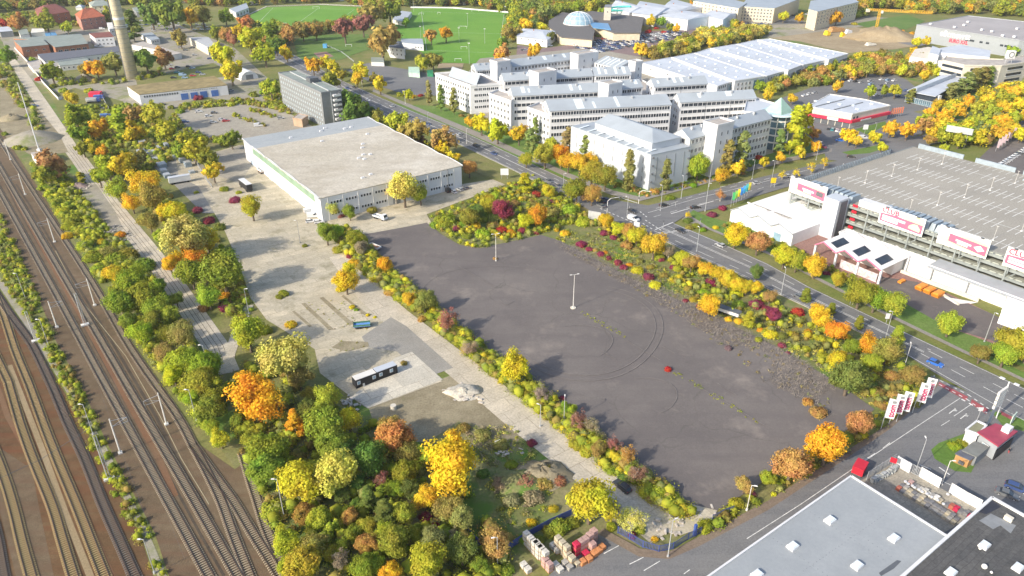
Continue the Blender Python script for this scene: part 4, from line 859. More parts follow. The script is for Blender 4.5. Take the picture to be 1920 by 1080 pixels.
th.part('dome_ribs', rb, M_frame, parent=dm); th.part('dome_rim', MB().tube(c+(6.4,), c+(7.1,), 14.6, 32), M_frame)
ps = W2([(1112, 52), (1146, 56), (1140, 44), (1105, 42)], 8); th.part('canopy', MB().prism(ps, 7.7, 8.2), mat('canopy_blue', (0.10, 0.27, 0.50), .4))
simple('slide_tower', 'cream slide tower with a grey pyramid cap beside the leisure pool', 'tower', [(1133, 14), (1146, 14), (1147, 9), (1135, 9)], 19, M_cream, M_mgrey, 1, [15])
mt_ = mat('turquoise_tube', (0.08, 0.45, 0.42), .4); mb = MB(); c = P2(1165, 22, 8); prev = None
for i in range(40):
    a = i/39*4*pi; q = (c[0]+9*cos(a)-i*.25, c[1]+6*sin(a), 13-8*i/39)
    if prev: mb.tube(prev, q, .9, 6)
    prev = q
solo('water_slide', mb, mt_, 'turquoise coiled tube slide beside the cream slide tower', 'water slide')
hiproof('hall', 'white hall with a low pale gabled roof left of the dome', [(969, 68), (1026, 75), (1048, 58), (979, 53)], 6, 8.5, M_white, M_roofw, 4, cat='hall')
for lab, pts, z, zr in (('white sports hall nearest the outdoor pool, pale grey gable end', [(1235, 30), (1290, 37), (1343, 28), (1285, 20)], 10, 12), ('white sports hall right of the nearest one, behind the outdoor pool', [(1318, 28), (1356, 37), (1383, 25), (1345, 19)], 10, 12),
                        ('big white hall with a three-part roof behind the slide tower, left bay', [(1146, 12), (1180, 24), (1218, 16), (1158, 0)], 10, 13), ('big white hall behind the slide tower, middle bay with grey seam', [(1185, 24), (1228, 30), (1272, 14), (1200, 2)], 10, 13), ('big white hall behind the slide tower, right bay reaching the beige hotel', [(1232, 26), (1268, 22), (1320, 14), (1262, -2)], 10, 13)):
    hiproof('sports_hall', lab, pts, z, zr, M_white, M_roofw, 0, .05, cat='hall')
sheet('pool_water', [(1300, 62), (1330, 52), (1375, 55), (1394, 62), (1330, 66)], mat('pool_water', (0.12, 0.42, 0.62), .1))
for lab, pts, z, nw, e in (('beige hotel with grey side windows, right of the sports halls', [(1516, 17), (1533, 22), (1610, 4), (1590, -10), (1520, 2)], 17, 14, (1, 2)), ('cream apartment block top centre with tall bays', [(1300, 2), (1385, 16), (1400, 6), (1330, -12)], 15, 12, (0, 1)), ('second cream apartment block, between the yellow trees and hotel', [(1388, 12), (1452, 16), (1500, -2), (1410, -12)], 14, 10, (0, 1))):
    th = block('apartment_block', lab, 'apartment block', pts, z, M_beige, M_slate, parapet=0); wins(th, th.ps[e[0]], th.ps[e[1]], [z-2-3*i for i in range(4)], nw, 1.6, 1.8); finish(th)
# white trading halls with glazed east ends
Ls = [(1202, 118), (1260, 108), (1303, 100), (1333, 91), (1383, 83), (1421, 75), (1445, 73)]; Rs = [(1345, 162), (1378, 152), (1437, 143), (1478, 132), (1506, 122), (1554, 112), (1592, 101)]
names = ['nearest', 'second nearest', 'third', 'fourth', 'fifth', 'farthest']
for i in range(6):
    z = (7.0, 8.2, 7.6, 9.0, 8.2, 9.4)[i]; pts = [Ls[i], Rs[i], (Rs[i+1][0]-2, Rs[i+1][1]), (Ls[i+1][0]-2, Ls[i+1][1])]
    ps = W2(pts, z); dd, nn_, l_2 = outward(ps[0], ps[1])
    th = block('trading_hall', '%s white trading hall of the row, white sheet roof with small rooflights' % names[i], 'hall', ps, z, M_white, M_roofw, world=True, parapet=.35, group='row of white trading halls')
    for u in (.15, .3, .45, .6, .75, .9):
        for v in (.3, .7):
            a = lerp(lerp(ps[0], ps[1], u), lerp(ps[3], ps[2], u), v); th.part('rooflight', MB().box(a[:2]+(z+.02,), (2.4, 1.3, .5), ANG), M_zlight)
    e0, e1 = ps[1], ps[2]; d, nn, l = outward(e0, e1)
    th.part('end_glazing', MB().box((lerp(e0, e1, .8)[0]+nn[0]*.08, lerp(e0, e1, .8)[1]+nn[1]*.08, .1), (l*.35, .3, 6.5), atan2(d[1], d[0])), M_glassb)
    wins(th, lerp(e0, e1, .02), lerp(e0, e1, .6), [5.6, 2.5], 4, 1.4, 1.8); wins(th, lerp(ps[0], ps[1], .02), lerp(ps[0], ps[1], .98), [4.8], 4, 1.6, 1.0); finish(th)
# --- far right: big grey store, white stepped building, dealer, tyre shop ------
Z = 13; ps = W2([(1719, 47), (1912, 76), (1990, 100), (2030, 55), (1920, 41), (1815, 30)], Z)
th = block('superstore', 'vast light grey windowless superstore with white lettering, upper right', 'store', ps, Z, mat('store_grey', (0.30, 0.33, 0.36), .6, var=.04), mat('store_roof', (0.36, 0.345, 0.35), .95, var=.08, scale=.05), world=True, parapet=.5)
for i, t_ in enumerate((.52, .55, .58, .66, .72, .85, .89, .93)): wins(th, lerp(ps[0], ps[1], t_), lerp(ps[0], ps[1], t_+.02), [7.5], 1, 2.6, 1.5, 'd', 0)
for q in ((1745, 46), (1790, 52), (1815, 42), (1841, 57), (1880, 68), (1902, 70), (1907, 55), (1860, 60), (1808, 48)): bx(th, 'roof_vent', None, (2.5, 2.0, 1.3), M_white, px=q, z=Z+.3)
finish(th)
def text_on(name, txt, p, d, size, m, z, label=None, cat=None, parent=None, n=None, tilt=0, flat=False, extr=.05, up=None, aw=None):
    """lettering as real thin relief: p = 2D wall point, d = reading direction, n = outward normal"""
    cu = bpy.data.curves.new(name, 'FONT'); cu.body = txt; cu.size = size; cu.extrude = extr; cu.offset = size*.028; cu.align_x = 'CENTER'; cu.align_y = 'CENTER'; cu.resolution_u = 3
    tmp = bpy.data.objects.new('tmp', cu); COL.objects.link(tmp); bpy.context.view_layer.update()
    me = bpy.data.meshes.new_from_object(tmp.evaluated_get(bpy.context.evaluated_depsgraph_get())); bpy.data.objects.remove(tmp); bpy.data.curves.remove(cu)
    me.materials.clear(); me.materials.append(m); X = Vector((d[0], d[1], d[2] if len(d) > 2 else 0)).normalized(); U = Vector(up or (0, 0, 1)).normalized(); Nn = X.cross(U)
    R = Matrix((X, U, Nn)).transposed()
    if aw:
        xs = [v.co.x for v in me.vertices]; k = aw/(max(xs)-min(xs)); 
        for v in me.vertices: v.co.x *= k
    o = link(name, me); o.matrix_world = Matrix.Translation(Vector((p[0], p[1], z))) @ R.to_4x4()
    if parent: o.parent = parent; o.matrix_parent_inverse = Matrix.Translation(parent.location).inverted()
    if label: tag(o, label, cat)
    return o
d, nn, l = outward(ps[0], ps[1]); a = off(lerp(ps[0], ps[1], .41), nn, .2)
text_on('lettering', 'eßcmevrtt', a, d, 6.5, M_white, 9.6, parent=th.o, aw=26); a = off(lerp(ps[0], ps[1], .46), nn, .2); text_on('lettering', 'EURO XXL', a, d, 3.8, mat('sign_red', (0.75, 0.03, 0.08), .5), 5.0, parent=th.o, aw=16)
th = T('showroom_complex', P(1790, 120), 'white stepped showroom complex with flat roofs, upper right', 'showroom')
for pts, z in (([(1706, 107), (1832, 124), (1850, 108), (1740, 88), (1716, 92)], 8), ([(1758, 99), (1856, 108), (1858, 95), (1800, 84), (1762, 90)], 11), ([(1742, 100), (1760, 104), (1765, 92), (1748, 86)], 12)):
    ps = W2(pts, z); th.part('wall', MB().prism(ps, 0, z-.02), M_white); th.part('roof', MB().prism(grow(ps, -.6), z-.02, z+.2), M_roofw if z != 8 else mat('sandy_roof', (0.62, 0.58, 0.5), .9))
finish(th)
ps = W2([(1768, 114), (1808, 123), (1878, 124), (1920, 118), (1960, 112), (1950, 100), (1880, 112), (1815, 110), (1775, 106)], 14)
th = block('office_block', 'long curved office block with dark ribbon windows and pale stone piers, right edge', 'office building', ps, 14, M_cream, M_flat, world=True, parapet=.6)
for i0, a0, a1 in ((0, 0, 1), (1, .18, .85), (2, .3, 1)):
    p, q = lerp(ps[i0], ps[i0+1], a0), lerp(ps[i0], ps[i0+1], a1); d, nn, l = outward(p, q)
    for z in (11.5, 7.6, 3.8): m_ = off(lerp(p, q, .5), nn, .1); th.part('ribbon_window', MB().box(m_[:2]+(z-.8,), (l*.96, .3, 1.7), atan2(d[1], d[0])), M_glass); th.part('sill_band', MB().box(m_[:2]+(z-1.2,), (l*.98, .5, .35), atan2(d[1], d[0])), M_white)
finish(th)
th = T('sign_tower', P(1895, 122), 'white cube sign with a round dark emblem on the roof of the right-hand office', 'sign'); c = P2(1895, 102, 20); th.part('panel', MB().box(c+(17.5,), (5, 2.5, 5), 0), M_white)
mb = MB(); prev = None
for i in range(25):
    a = 2*pi*i/24; q = (c[0]+1.6*cos(a), c[1]-1.35, 20+1.6*sin(a))
    if prev: mb.tube(prev, q, .2, 5)
    prev = q
th.part('emblem', mb, M_dgrey)
for dx in (-2, 2): th.part('leg', MB().tube((c[0]+dx, c[1], 14), (c[0]+dx, c[1], 17.5), .15, 6), M_steel)
# dealer
Z = 7; A_ = P2(1700, 170, Z); B_ = P2(1754, 182, Z); C_ = P2(1814, 146, Z); D_ = P2(1765, 142, Z)
th = T('car_showroom', centre([A_, B_, C_, D_]), 'glazed car showroom with a folded white roof and thin fin, right of the tyre shop', 'showroom')
th.part('wall', MB().prism(grow([A_, B_, C_, D_], -1.5), 0, Z-.3), M_glass)
m0, m1 = lerp(A_, B_, .32), lerp(D_, C_, .55)
th.part('roof', MB().slab([A_+(Z,), m0[:2]+(Z+1.5,), m1[:2]+(Z+1.5,), D_+(Z+.5,)], .3), M_roofw, label='left half of the folded white roof'); th.part('roof', MB().slab([m0[:2]+(Z,), B_+(Z+.4,), C_+(Z+.4,), m1[:2]+(Z,)], .3), M_roofw, label='lower right half of the folded white roof')
d, nn, l = outward(m0, m1); th.part('clerestory', MB().box(lerp(m0, m1, .5)[:2]+(Z,), (l, .3, 2.6), atan2(d[1], d[0])), M_bluegrey)
wins(th, A_, B_, [2.2], 7, 2.6, 3.4, 'g', .5); wins(th, B_, C_, [2.2], 9, 2.4, 3.4, 'd', .5)
th.part('ramp_pylon', MB().box(P2(1752, 200)+(0,), (3, 5, 7), .5, taper=.8), M_white); finish(th)
# tyre shop
Z = 8; f_ = P2(1598, 214, Z); L_ = P2(1514, 200, Z); R_ = P2(1669, 198, Z); B_ = P2(1556, 177, Z); K_ = P2(1622, 187, Z)
th = block('repair_shop', 'low tyre and repair shop with a white roof and bright red band', 'shop', [f_, R_, K_, B_, L_], Z, M_cream, M_roofw, world=True, parapet=.3, trim=M_offwhite)
for p, q in ((L_, f_), (f_, R_)):
    d, nn, l = outward(p, q); m_ = off(lerp(p, q, .5), nn, .5); th.part('red_band', MB().box(m_[:2]+(3.2,), (l+1, 1.2, 1.6), atan2(d[1], d[0])), M_redp)
d, nn, l = outward(L_, f_)
for i in range(6): a = off(off(L_, d, 3+i*l/6.3), nn, .08); th.part('bay_door', MB().box(a[:2]+(.05,), (3.4, .2, 2.9), atan2(d[1], d[0])), M_dgrey)
th.part('sign_panel', MB().box(off(lerp(L_, f_, .62), nn, 1.2)[:2]+(3.3,), (6, .3, 1.6), atan2(d[1], d[0])), M_white); d, nn, l = outward(f_, R_); th.part('sign_panel', MB().box(off(lerp(f_, R_, .35), nn, 1.2)[:2]+(3.35,), (9, .2, .7), atan2(d[1], d[0])), M_white)
wins(th, lerp(f_, R_, .02), lerp(f_, R_, .2), [5.6], 2, 1.6, 1.3, 'd', .3)
for u in (.25, .6): th.part('roof_seam', MB().box(lerp(lerp(L_, f_, u), lerp(B_, R_, u), .45)[:2]+(Z+.02,), (28, .5, .45), ANG), M_mgrey)
for q in ((1530, 190), (1555, 192), (1575, 196), (1600, 198), (1608, 205), (1635, 195)): bx(th, 'rooflight', None, (1.8, 1.8, .5), M_zlight, px=q, z=Z+.05)
finish(th)
# --- parking garage -----------------------------------------------------------
Z = 12.0; g0 = P2(1487, 350, Z); dfr = (-DA[0], -DA[1]); LG = 128.0; WG = 89.0
def gp(u, v, z=None):
    a = off(off(g0, dfr, u), DB, v); return a if z is None else a+(z,)
th = T('parking_garage', g0+(0,), 'open steel multi-storey car park with an empty marked roof deck', 'parking garage')
dk = MB().prism([gp(0, 0), gp(LG, 0), gp(LG, WG), gp(40, WG), gp(0, WG)], Z-.5, Z); deck = th.part('roof_deck', dk, G_deck)
for k, z in enumerate((3.1, 6.2, 9.2)): th.part('floor_slab', MB().prism([gp(.3, .3), gp(LG-.3, .3), gp(LG-.3, WG-.5), gp(.3, WG-.5)], z-.45, z), mat('garage_slab', (0.30, 0.31, 0.27), .9))
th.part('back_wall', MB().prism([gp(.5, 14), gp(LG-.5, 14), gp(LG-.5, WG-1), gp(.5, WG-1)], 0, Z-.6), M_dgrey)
M_gsteel = mat('garage_steel', (0.235, 0.265, 0.265), .6, var=.12)
for k, z in enumerate((2.9, 6.0, 9.0, 12.0)):
    m_ = gp(LG/2, -.1); th.part('edge_beam', MB().box(m_+(z-.75,), (LG, .35, .9), ANG-pi/2), M_gsteel)
    m_ = gp(-.1, WG/2); th.part('edge_beam', MB().box(m_+(z-.75,), (WG, .35, .9), ANG), M_gsteel)
    rl = MB()
    for i in range(int(LG/2.6)):
        a = gp(1.3+i*2.6, -.15); rl.box(a+(z+.22,), (1.9, .1, .42), ANG-pi/2)
    for h in (.55, .95): rl.box(gp(LG/2, -.15)+(z+h,), (LG, .08, .07), ANG-pi/2)
    th.part('railing', rl, mat('railing_green_grey', (0.36, 0.39, 0.35), .5))
for i in range(int(LG/8)+1): th.part('column', MB().box(gp(min(LG-.3, i*8+.2), -.35)+(0,), (.42, .5, Z+.6), ANG), M_gsteel)
for i in range(int(LG/16)): th.part('brace', MB().tube(gp(i*16+.2, -.4, 5.2), gp(i*16+3, -.4, 8.4), .16, 5), M_gsteel)
dm = MB(); ZD = Z+.006
def dl_(u0, v0, u1, v1, w=.16):
    p, q = gp(u0, v0), gp(u1, v1); d = (q[0]-p[0], q[1]-p[1]); l = hypot(*d); n = (-d[1]/l*w/2, d[0]/l*w/2)
    dm.add([(p[0]-n[0], p[1]-n[1], ZD), (q[0]-n[0], q[1]-n[1], ZD), (q[0]+n[0], q[1]+n[1], ZD), (p[0]+n[0], p[1]+n[1], ZD)], [(0, 1, 2, 3)])
rows_v = [11, 27, 43, 59, 75]
for v in rows_v:
    dl_(6, v, LG-3, v, .2)
    for i in range(int((LG-10)/2.6)):
        if (i % 12) == 11: continue
        dl_(7+i*2.6, v-4.7, 7+i*2.6, v+4.7, .26)
for i in range(44): dl_(8+i*2.6, WG-5.5, 8+i*2.6, WG-1, .16)
th.part('bay_marking', dm, M_line, parent=deck)
for v in rows_v:
    for i in range(4):
        a = gp(12+i*29+(v*7 % 11), v); lp = MB().tube(a+(Z,), a+(Z+5.2,), .05, 6); lp.box(a+(Z,), (.6, .6, .3), ANG, taper=.6); lp.box(a+(Z+5.1,), (.18, .9, .1), ANG)
        th.part('deck_lamp', lp, M_wpole)
# slatted parapet screens
mat('blue_slats', (0.33, 0.40, 0.46), .4, .2)
sc = MB()
for i in range(56): sc.box(gp(-.5, 1+i*1.25)+(Z,), (1.15, .12, 2.2), ANG+.25)
th.part('side_screen', sc, mat('blue_slats', (0.33, 0.40, 0.46), .4, .2))
for u0, u1 in ((2, 22), (27, 43), (46, 58)):
    th.part('rear_screen', MB().box(gp((u0+u1)/2, WG)+(Z,), (u1-u0, .5, 2.0), ANG-pi/2), MATS['blue_slats'])
th.part('ramp_shelter', MB().box(gp(62, WG-4)+(Z,), (26, 7, 2.6), ANG-pi/2, taper=.9), MATS['blue_slats'])
for (u, v, a_, b_, h_, lb) in ((14, 5, 20, 7, 3.0, 'glazed stair shelter behind the first billboard'), (47, 5, 24, 7, 3.0, 'ribbed blue stair shelter behind the CLUB billboard')):
    mb = MB(); c = gp(u, v)
    for i in range(int(a_/2)): mb.box(gp(u-a_/2+1+i*2, v)+(Z,), (1.9, b_, h_-abs(i-a_/4)*.12), ANG-pi/2, taper=.72)
    th.part('stair_shelter', mb, mat('shelter_blue', (0.28, 0.34, 0.39), .35, .1), label=lb)
th.part('trolley_shelter', MB().box(gp(32, 4)+(Z,), (11, 3.5, 2.5), ANG-pi/2), M_white)
# lift tower with red level panels
c = gp(21.5, -4.5); lt = th.part('lift_tower', MB().box(c+(0,), (6.5, 6.0, 15.5), ANG), M_bluegrey); th.part('lift_glazing', MB().box(off(c, dfr, 3.05)+(0,), (4.2, .5, 14.8), ANG), M_dgrey, parent=lt)
text_on('lettering', 'P A', off(off(c, DA, 0), DB, -3.3), (DA[0]*-1, DA[1]*-1, 0), 1.8, M_white, 9.5, parent=th.o)
for z in (4.2, 7.3, 10.3, 12.6): th.part('level_panel', MB().box(gp(27, -.5)+(z-.2,), (1.9, .3, .9), ANG-pi/2), M_redc)
for u in (62, 100): pass
# billboards
M_bw = mat('billboard_white', (0.80, 0.79, 0.76), .5, var=.03); M_by = mat('billboard_yellow', (0.80, 0.73, 0.40), .5, var=.05); M_bp = mat('billboard_pink', (0.74, 0.12, 0.21), .5, var=.04)
for bi, (u, txt, lb, extra) in enumerate(((7.5, '', 'leftmost pink and white billboard, with a dark picture on its right', 'dark'), (45, 'CLUB', 'billboard reading CLUB with a yellow motif on pink, left of centre', 'moto'), (66, '', 'billboard with a white card shape on pink, third from the left', 'card'), (87, 'CLUB', 'billboard reading CLUB at the right edge of the photo', ''))):
    c = gp(u, -1.6); bt = T('billboard', c+(Z-3,), lb, 'billboard', 'billboards on the parking garage')
    LB, HB, zb = 16.0, 6.4, Z-1.7; rv = (-DB[0], -DB[1])
    fr = off(c, rv, .0); bt.part('panel', MB().box(fr+(zb,), (LB, .35, HB), ANG-pi/2), M_bw)
    def bp(s_, h_, o_=.2): q = off(off(c, dfr, s_), rv, o_); return q+(zb+h_,)
    def poly(nm, pts, m, o_=.2): mb = MB(); n_ = len(pts); fv = [bp(a, b, o_) for a, b in pts]; mb.add(fv, [tuple(range(n_))]); return bt.part(nm, mb, m)
    poly('yellow_band', [(-7.8, 1.4), (7.8, .4), (7.8, 4.6), (2.0, 5.6), (-7.8, 2.6)] if bi != 1 else [(1.5, 3.2), (7.8, 3.0), (7.8, 6.2), (0.5, 6.2)], M_by, .185)
    poly('pink_band', [(-4.5, 1.9), (7.6, .6), (7.6, 4.0), (-4.5, 4.6)] if bi in (0, 2) else [(-7.6, 1.0), (7.6, .6), (7.6, 3.9), (-2, 4.3), (-7.6, 3.9)], M_bp, .20)
    poly('text_block', [(-2.2, 2.7), (2.8, 2.4), (2.8, 3.0), (-2.2, 3.3)] if bi in (0, 2) else [(-6.8, 2.6), (1.5, 2.5), (1.5, 3.3), (-6.8, 3.4)], M_bw, .215)
    poly('text_block', [(-1.6, 1.9), (1.8, 1.7), (1.8, 2.2), (-1.6, 2.4)] if bi in (0, 2) else [(-6.8, 1.5), (-1.0, 1.4), (-1.0, 2.2), (-6.8, 2.3)], M_bw, .215)
    if extra == 'dark': poly('picture', [(3.8, 2.0), (6.8, 1.8), (6.8, 3.6), (3.8, 3.8)], M_dgrey, .22)
    if extra == 'card': poly('picture', [(3.6, 2.6), (5.2, 1.4), (7.0, 2.4), (5.4, 3.6)], M_bw, .22)
    if extra == 'moto': poly('picture', [(2.8, 1.6), (6.8, 1.2), (7.0, 2.2), (5.6, 3.6), (4.2, 3.4), (3.0, 2.6)], M_by, .22)
    if txt: text_on('lettering', txt, off(off(c, dfr, -4.3), rv, .22), (dfr[0], dfr[1], 0), 2.4, mat('club_red', (.6, .05, .12), .5), zb+5.1, parent=bt.o, extr=.02, aw=6.2)
    for s_ in (-5.5, 5.5): q = off(c, dfr, s_); bt.part('floodlight', MB().box(off(q, rv, .7)+(zb+HB,), (1.0, .5, .3), ANG-pi/2), M_dgrey)
    for s_ in (-6, 0, 6): q = off(off(c, dfr, s_), rv, -.4); bt.part('strut', MB().box(q+(zb-2.5,), (.25, .25, 5), ANG), M_gsteel)
finish(th)
# --- white zig-zag shops in front of the garage ---------------------------------
def zigzag(name, label, o, du, dv, nb, bw, depth, ze, zr, wall, roof, trim=None, glass=False, posts=False):
    """row of gables side by side along du, ridges running along dv"""
    th = T(name, o+(0,), label, 'shop'); mbw = MB(); mbr = MB(); mt_ = MB()
    for i in range(nb):
        a = off(o, du, i*bw); b = off(o, du, (i+1)*bw); m_ = off(o, du, (i+.35)*bw)
        A2, B2, M2 = off(a, dv, depth), off(b, dv, depth), off(m_, dv, depth)
        if not posts:
            mbw.prism([a, b, B2, A2], 0, ze-.1); mbw.add([a+(ze-.1,), b+(ze-.1,), m_+(zr-.1,)], [(0, 1, 2)]); mbw.add([A2+(ze-.1,), B2+(ze-.1,), M2+(zr-.1,)], [(0, 2, 1)])
        k = .5; a_, m1, b_ = off(a, dv, -k), off(m_, dv, -k), off(b, dv, -k); A3, M3, B3 = off(A2, dv, k), off(M2, dv, k), off(B2, dv, k)
        mbr.slab([a_+(ze,), m1+(zr,), M3+(zr,), A3+(ze,)], .2); mbr.slab([m1+(zr,), b_+(ze,), B3+(ze,), M3+(zr,)], .2)
        for p, q, z0_, z1_ in ((a_, m1, ze, zr), (m1, b_, zr, ze)): mt_.tube(p+(z0_-.1,), q+(z1_-.1,), .22, 5)
        if glass:
            g0_, g1_ = lerp(m_+(zr,), b+(ze,), .25), lerp(m_+(zr,), b+(ze,), .75); q0 = off(g0_[:2], dv, 2.0)+(g0_[2]+.14,); q1 = off(g1_[:2], dv, 2.0)+(g1_[2]+.14,); q2 = off(g1_[:2], dv, depth*.55)+(g1_[2]+.14,); q3 = off(g0_[:2], dv, depth*.55)+(g0_[2]+.14,)
            th.part('rooflight', MB().slab([q0, q1, q2, q3], .1), M_glass)
    if mbw.f: th.part('wall', mbw, wall)
    th.part('roof', mbr, roof); th.part('edge_trim', mt_, trim or M_grey)
    if posts:
        for i in range(nb+1):
            for v in (0.3, depth-.3): th.part('post', MB().box(off(off(o, du, i*bw), dv, v)+(0,), (.7, .7, ze-.2), ANG), M_white)
    return th
M_vw = mat('bright_white_panel', (0.76, 0.76, 0.75), .6, var=.03)
Za = 5.0; o1 = P2(1371, 393, Za)
e1_ = P2(1483, 440, Za); LL = hypot(e1_[0]-o1[0], e1_[1]-o1[1]); 
th = zigzag('shop_hall', 'bright white shop hall with a zig-zag gabled roof, by the side road', o1, dfr, DB, 3, LL/3, 30, Za, Za+2.0, M_vw, M_vw)
th.part('door', MB().box(off(off(o1, dfr, LL*.78), DB, -.1)+(.05,), (3.0, .2, 3.0), ANG-pi/2), M_glassl)
for i in range(6):
    for j in range(2): th.part('roof_vent', MB().box(off(off(o1, dfr, LL*(.2+.33*j)+i*1.1), DB, 8)+(Za+1.4,), (.5, 9, .35), ANG-pi/2+pi/2), M_offwhite) if i % 2 == 0 else None
e2 = P2(1530, 458, 5.5); e3 = P2(1655, 505, 5.5); LL = hypot(e3[0]-e2[0], e3[1]-e2[1])
th = zigzag('market_entrance', 'white entrance hall with pink-edged zig-zag roof and three dark rooflights', e2, dfr, DB, 3, LL/3, 17, 5.5, 7.6, M_vw, M_vw, mat('pink_trim', (0.65, 0.18, 0.30), .5), True, True)
th.part('wall', MB().prism([off(off(e2, DB, 10), dfr, 1), off(off(e2, DB, 10), dfr, LL-1), off(off(e2, DB, 16.6), dfr, LL-1), off(off(e2, DB, 16.6), dfr, 1)], 0, 5.2), M_offwhite)
th.part('glazed_front', MB().box(off(off(e2, DB, .8), dfr, LL*.68)+(0.05,), (LL*.55, .3, 3.2), ANG-pi/2), mat('poster_glass', (0.62, 0.52, 0.53), .3, var=.3, scale=1.2))
h0 = off(e2, DB, 17.5); 
th = block('market_hall', 'very long bright white flat-roofed market hall in front of the garage', 'store', [off(h0, dfr, -2), off(h0, dfr, 108), off(off(h0, dfr, 108), DB, 4.5), off(off(h0, dfr, -2), DB, 4.5)], 4.8, M_vw, M_vw, world=True, parapet=.3); finish(th)
a = P2(1738, 499, 4.8); th = T('loading_canopy', a+(0,), 'long grey loading canopy on the white market hall', 'canopy')
C0 = a; th.part('roof', MB().slab([C0+(4.8,), off(C0, dfr, 38)+(4.8,), off(off(C0, dfr, 38), DB, 8)+(5.3,), off(C0, DB, 8)+(5.3,)], .35), M_grey)
for i in range(4): th.part('post', MB().box(off(off(C0, dfr, 2+i*11.5), DB, .6)+(0,), (.4, .4, 4.4), ANG), M_mgrey)
th.part('platform', MB().box(off(off(C0, dfr, 19), DB, 5)+(0.0,), (38, 7, 1.1), ANG-pi/2), M_cream)
c = P2(1700, 520); th = T('ramp_wall', c+(0,), 'low cream retaining wall of the loading ramp', 'wall'); p, q = P2(1688, 512), P2(1834, 566); d, nn, l = outward(p, q)
th.part('wall', MB().box(lerp(p, q, .5)+(0,), (l, .6, 1.3), atan2(d[1], d[0])), M_cream); p, q = P2(1768, 555), P2(1797, 574); d, nn, l = outward(p, q); th.part('kerb_wall', MB().box(lerp(p, q, .5)+(0,), (l, .5, .8), atan2(d[1], d[0])), M_cream)
mb = MB(); mb.add([P(1768, 556, 1.0), P(1834, 567, .25), P(1797, 574, .1)], [(0, 2, 1)]); th.part('ramp', mb, M_offwhite)
simple('service_box', 'white service building with two pale blue doors at the right edge', 'service building', [(1878, 583), (1960, 612), (1980, 575), (1893, 548)], 4.5, M_vw, M_vw)
c = P2(1893, 600, 2); 
for q in ((1890, 578), (1908, 588)): solo('door_panel', MB().box(off(P2(q[0], q[1], 1.6), DA, -.6)+(.1,), (2.4, .14, 3), ANG-pi/2), M_pblue, 'pale blue door of the white service building, %s' % ('left one' if q[0] < 1900 else 'right one'), 'door')
# --- bottom right store ---------------------------------------------------------
Z = 7.5; c1 = P2(1596, 893, Z); ra = off(c1, DB, -75); rb = off(c1, dfr, 46)
M_memb = ground('grey_blue_membrane', [(0.265, 0.29, 0.31), (0.295, 0.32, 0.34), (0.325, 0.35, 0.37)], 0.03, 0.2, 1.5, .7, bd=.002, amp=0.15)
th = T('store', c1+(0,), 'pale grey-blue flat roof of the building store, bottom right, with box rooflights', 'store')
ps = [c1, off(c1, DB, -75), off(off(c1, DB, -75), dfr, 60), off(c1, dfr, 60)]
th.part('wall', MB().prism(ps, 0, Z-.05), M_offwhite); rfm = MB().prism(grow(ps, -.3), Z-.1, Z)
mb = MB(); 
for p, q in ((ps[0], ps[1]), (ps[0], ps[3])): d, nn, l = outward(p, q); mb.box(lerp(p, q, .5)+(Z-.5,), (l, .35, .75), atan2(d[1], d[0]))
th.part('roof_edge', mb, M_white)
for q in ((1557, 973), (1487, 1022), (1677, 1007), (1608, 1058), (1730, 1058), (1420, 1075)):
    a = P2(*q, Z+.5); rl = th.part('rooflight', MB().box(a+(Z,), (2.1, 1.5, .45), ANG, taper=.95), M_white); th.part('dome', MB().box(a+(Z+.45,), (1.9, 1.3, .22), ANG, taper=.8), M_zlight, parent=rl)
seam = rfm
for (p, q) in (((1677, 952), (1500, 1075)), ((1520, 960), (1665, 1055)), ((1450, 1010), (1560, 1085)), ((1595, 990), (1680, 1050))):
    A_, B_ = P2(*p, Z), P2(*q, Z); n_ = int(hypot(A_[0]-B_[0], A_[1]-B_[1])/.9)
    for i in range(n_): a = lerp(A_, B_, i/n_); seam.box(a+(Z+.002,), (.16, .16, .02), ANG, 1)
th.part('roof', rfm, [M_memb, M_mgrey])
a = P2(1630, 1040, Z); th.part('repair_patch', MB().slab([P(1652, 1080, Z+.03), P(1648, 1074, Z+.03), P(1682, 1050, Z+.03), P(1690, 1052, Z+.03), P(1676, 1066, Z+.03)], .02), M_dgrey)
Z2 = 8.3; c2 = P2(1860, 934, Z2); ps = [c2, off(c2, DB, -75), off(off(c2, DB, -75), dfr, 50), off(c2, dfr, 50)]
th = T('store', c2+(0,), 'dark felt flat roof with white edge, bottom right corner', 'store')
th.part('wall', MB().prism(ps, 0, Z2-.05), M_offwhite)
th.part('roof', MB().prism(grow(ps, -.3), Z2-.1, Z2), ground('dark_roof_felt', [(0.075, 0.078, 0.082), (0.095, 0.097, 0.10), (0.12, 0.12, 0.12)], 0.05, 0.3, 2.0, .85, slab=(10, 1.0, .04, (0.05, .05, .052), .9), bd=.01))
mb = MB()
for p, q in ((ps[0], ps[1]), (ps[0], ps[3])): d, nn, l = outward(p, q); mb.box(lerp(p, q, .5)+(Z2-.8,), (l, .55, 1.15), atan2(d[1], d[0]))
th.part('roof_edge', mb, M_white)
for q in ((1847, 1020), (1784, 1071), (1910, 1062)): a = P2(*q, Z2+.5); rl = th.part('rooflight', MB().box(a+(Z2,), (2.1, 1.5, .45), ANG, taper=.95), M_white); th.part('dome', MB().box(a+(Z2+.45,), (1.9, 1.3, .22), ANG, taper=.8), M_zlight, parent=rl)
for q, r in (((1846, 1062), .5), ((1859, 1073), .25), ((1838, 1028), .3)): a = P2(*q, Z2+.3); th.part('vent_cap', MB().ball(a+(Z2+.3,), r, 10, 6), M_frame)
a = P2(1890, 975, Z2); th.part('vent_box', MB().box(a+(Z2,), (.9, 1.4, .9), ANG), M_cream)
pb = MB()
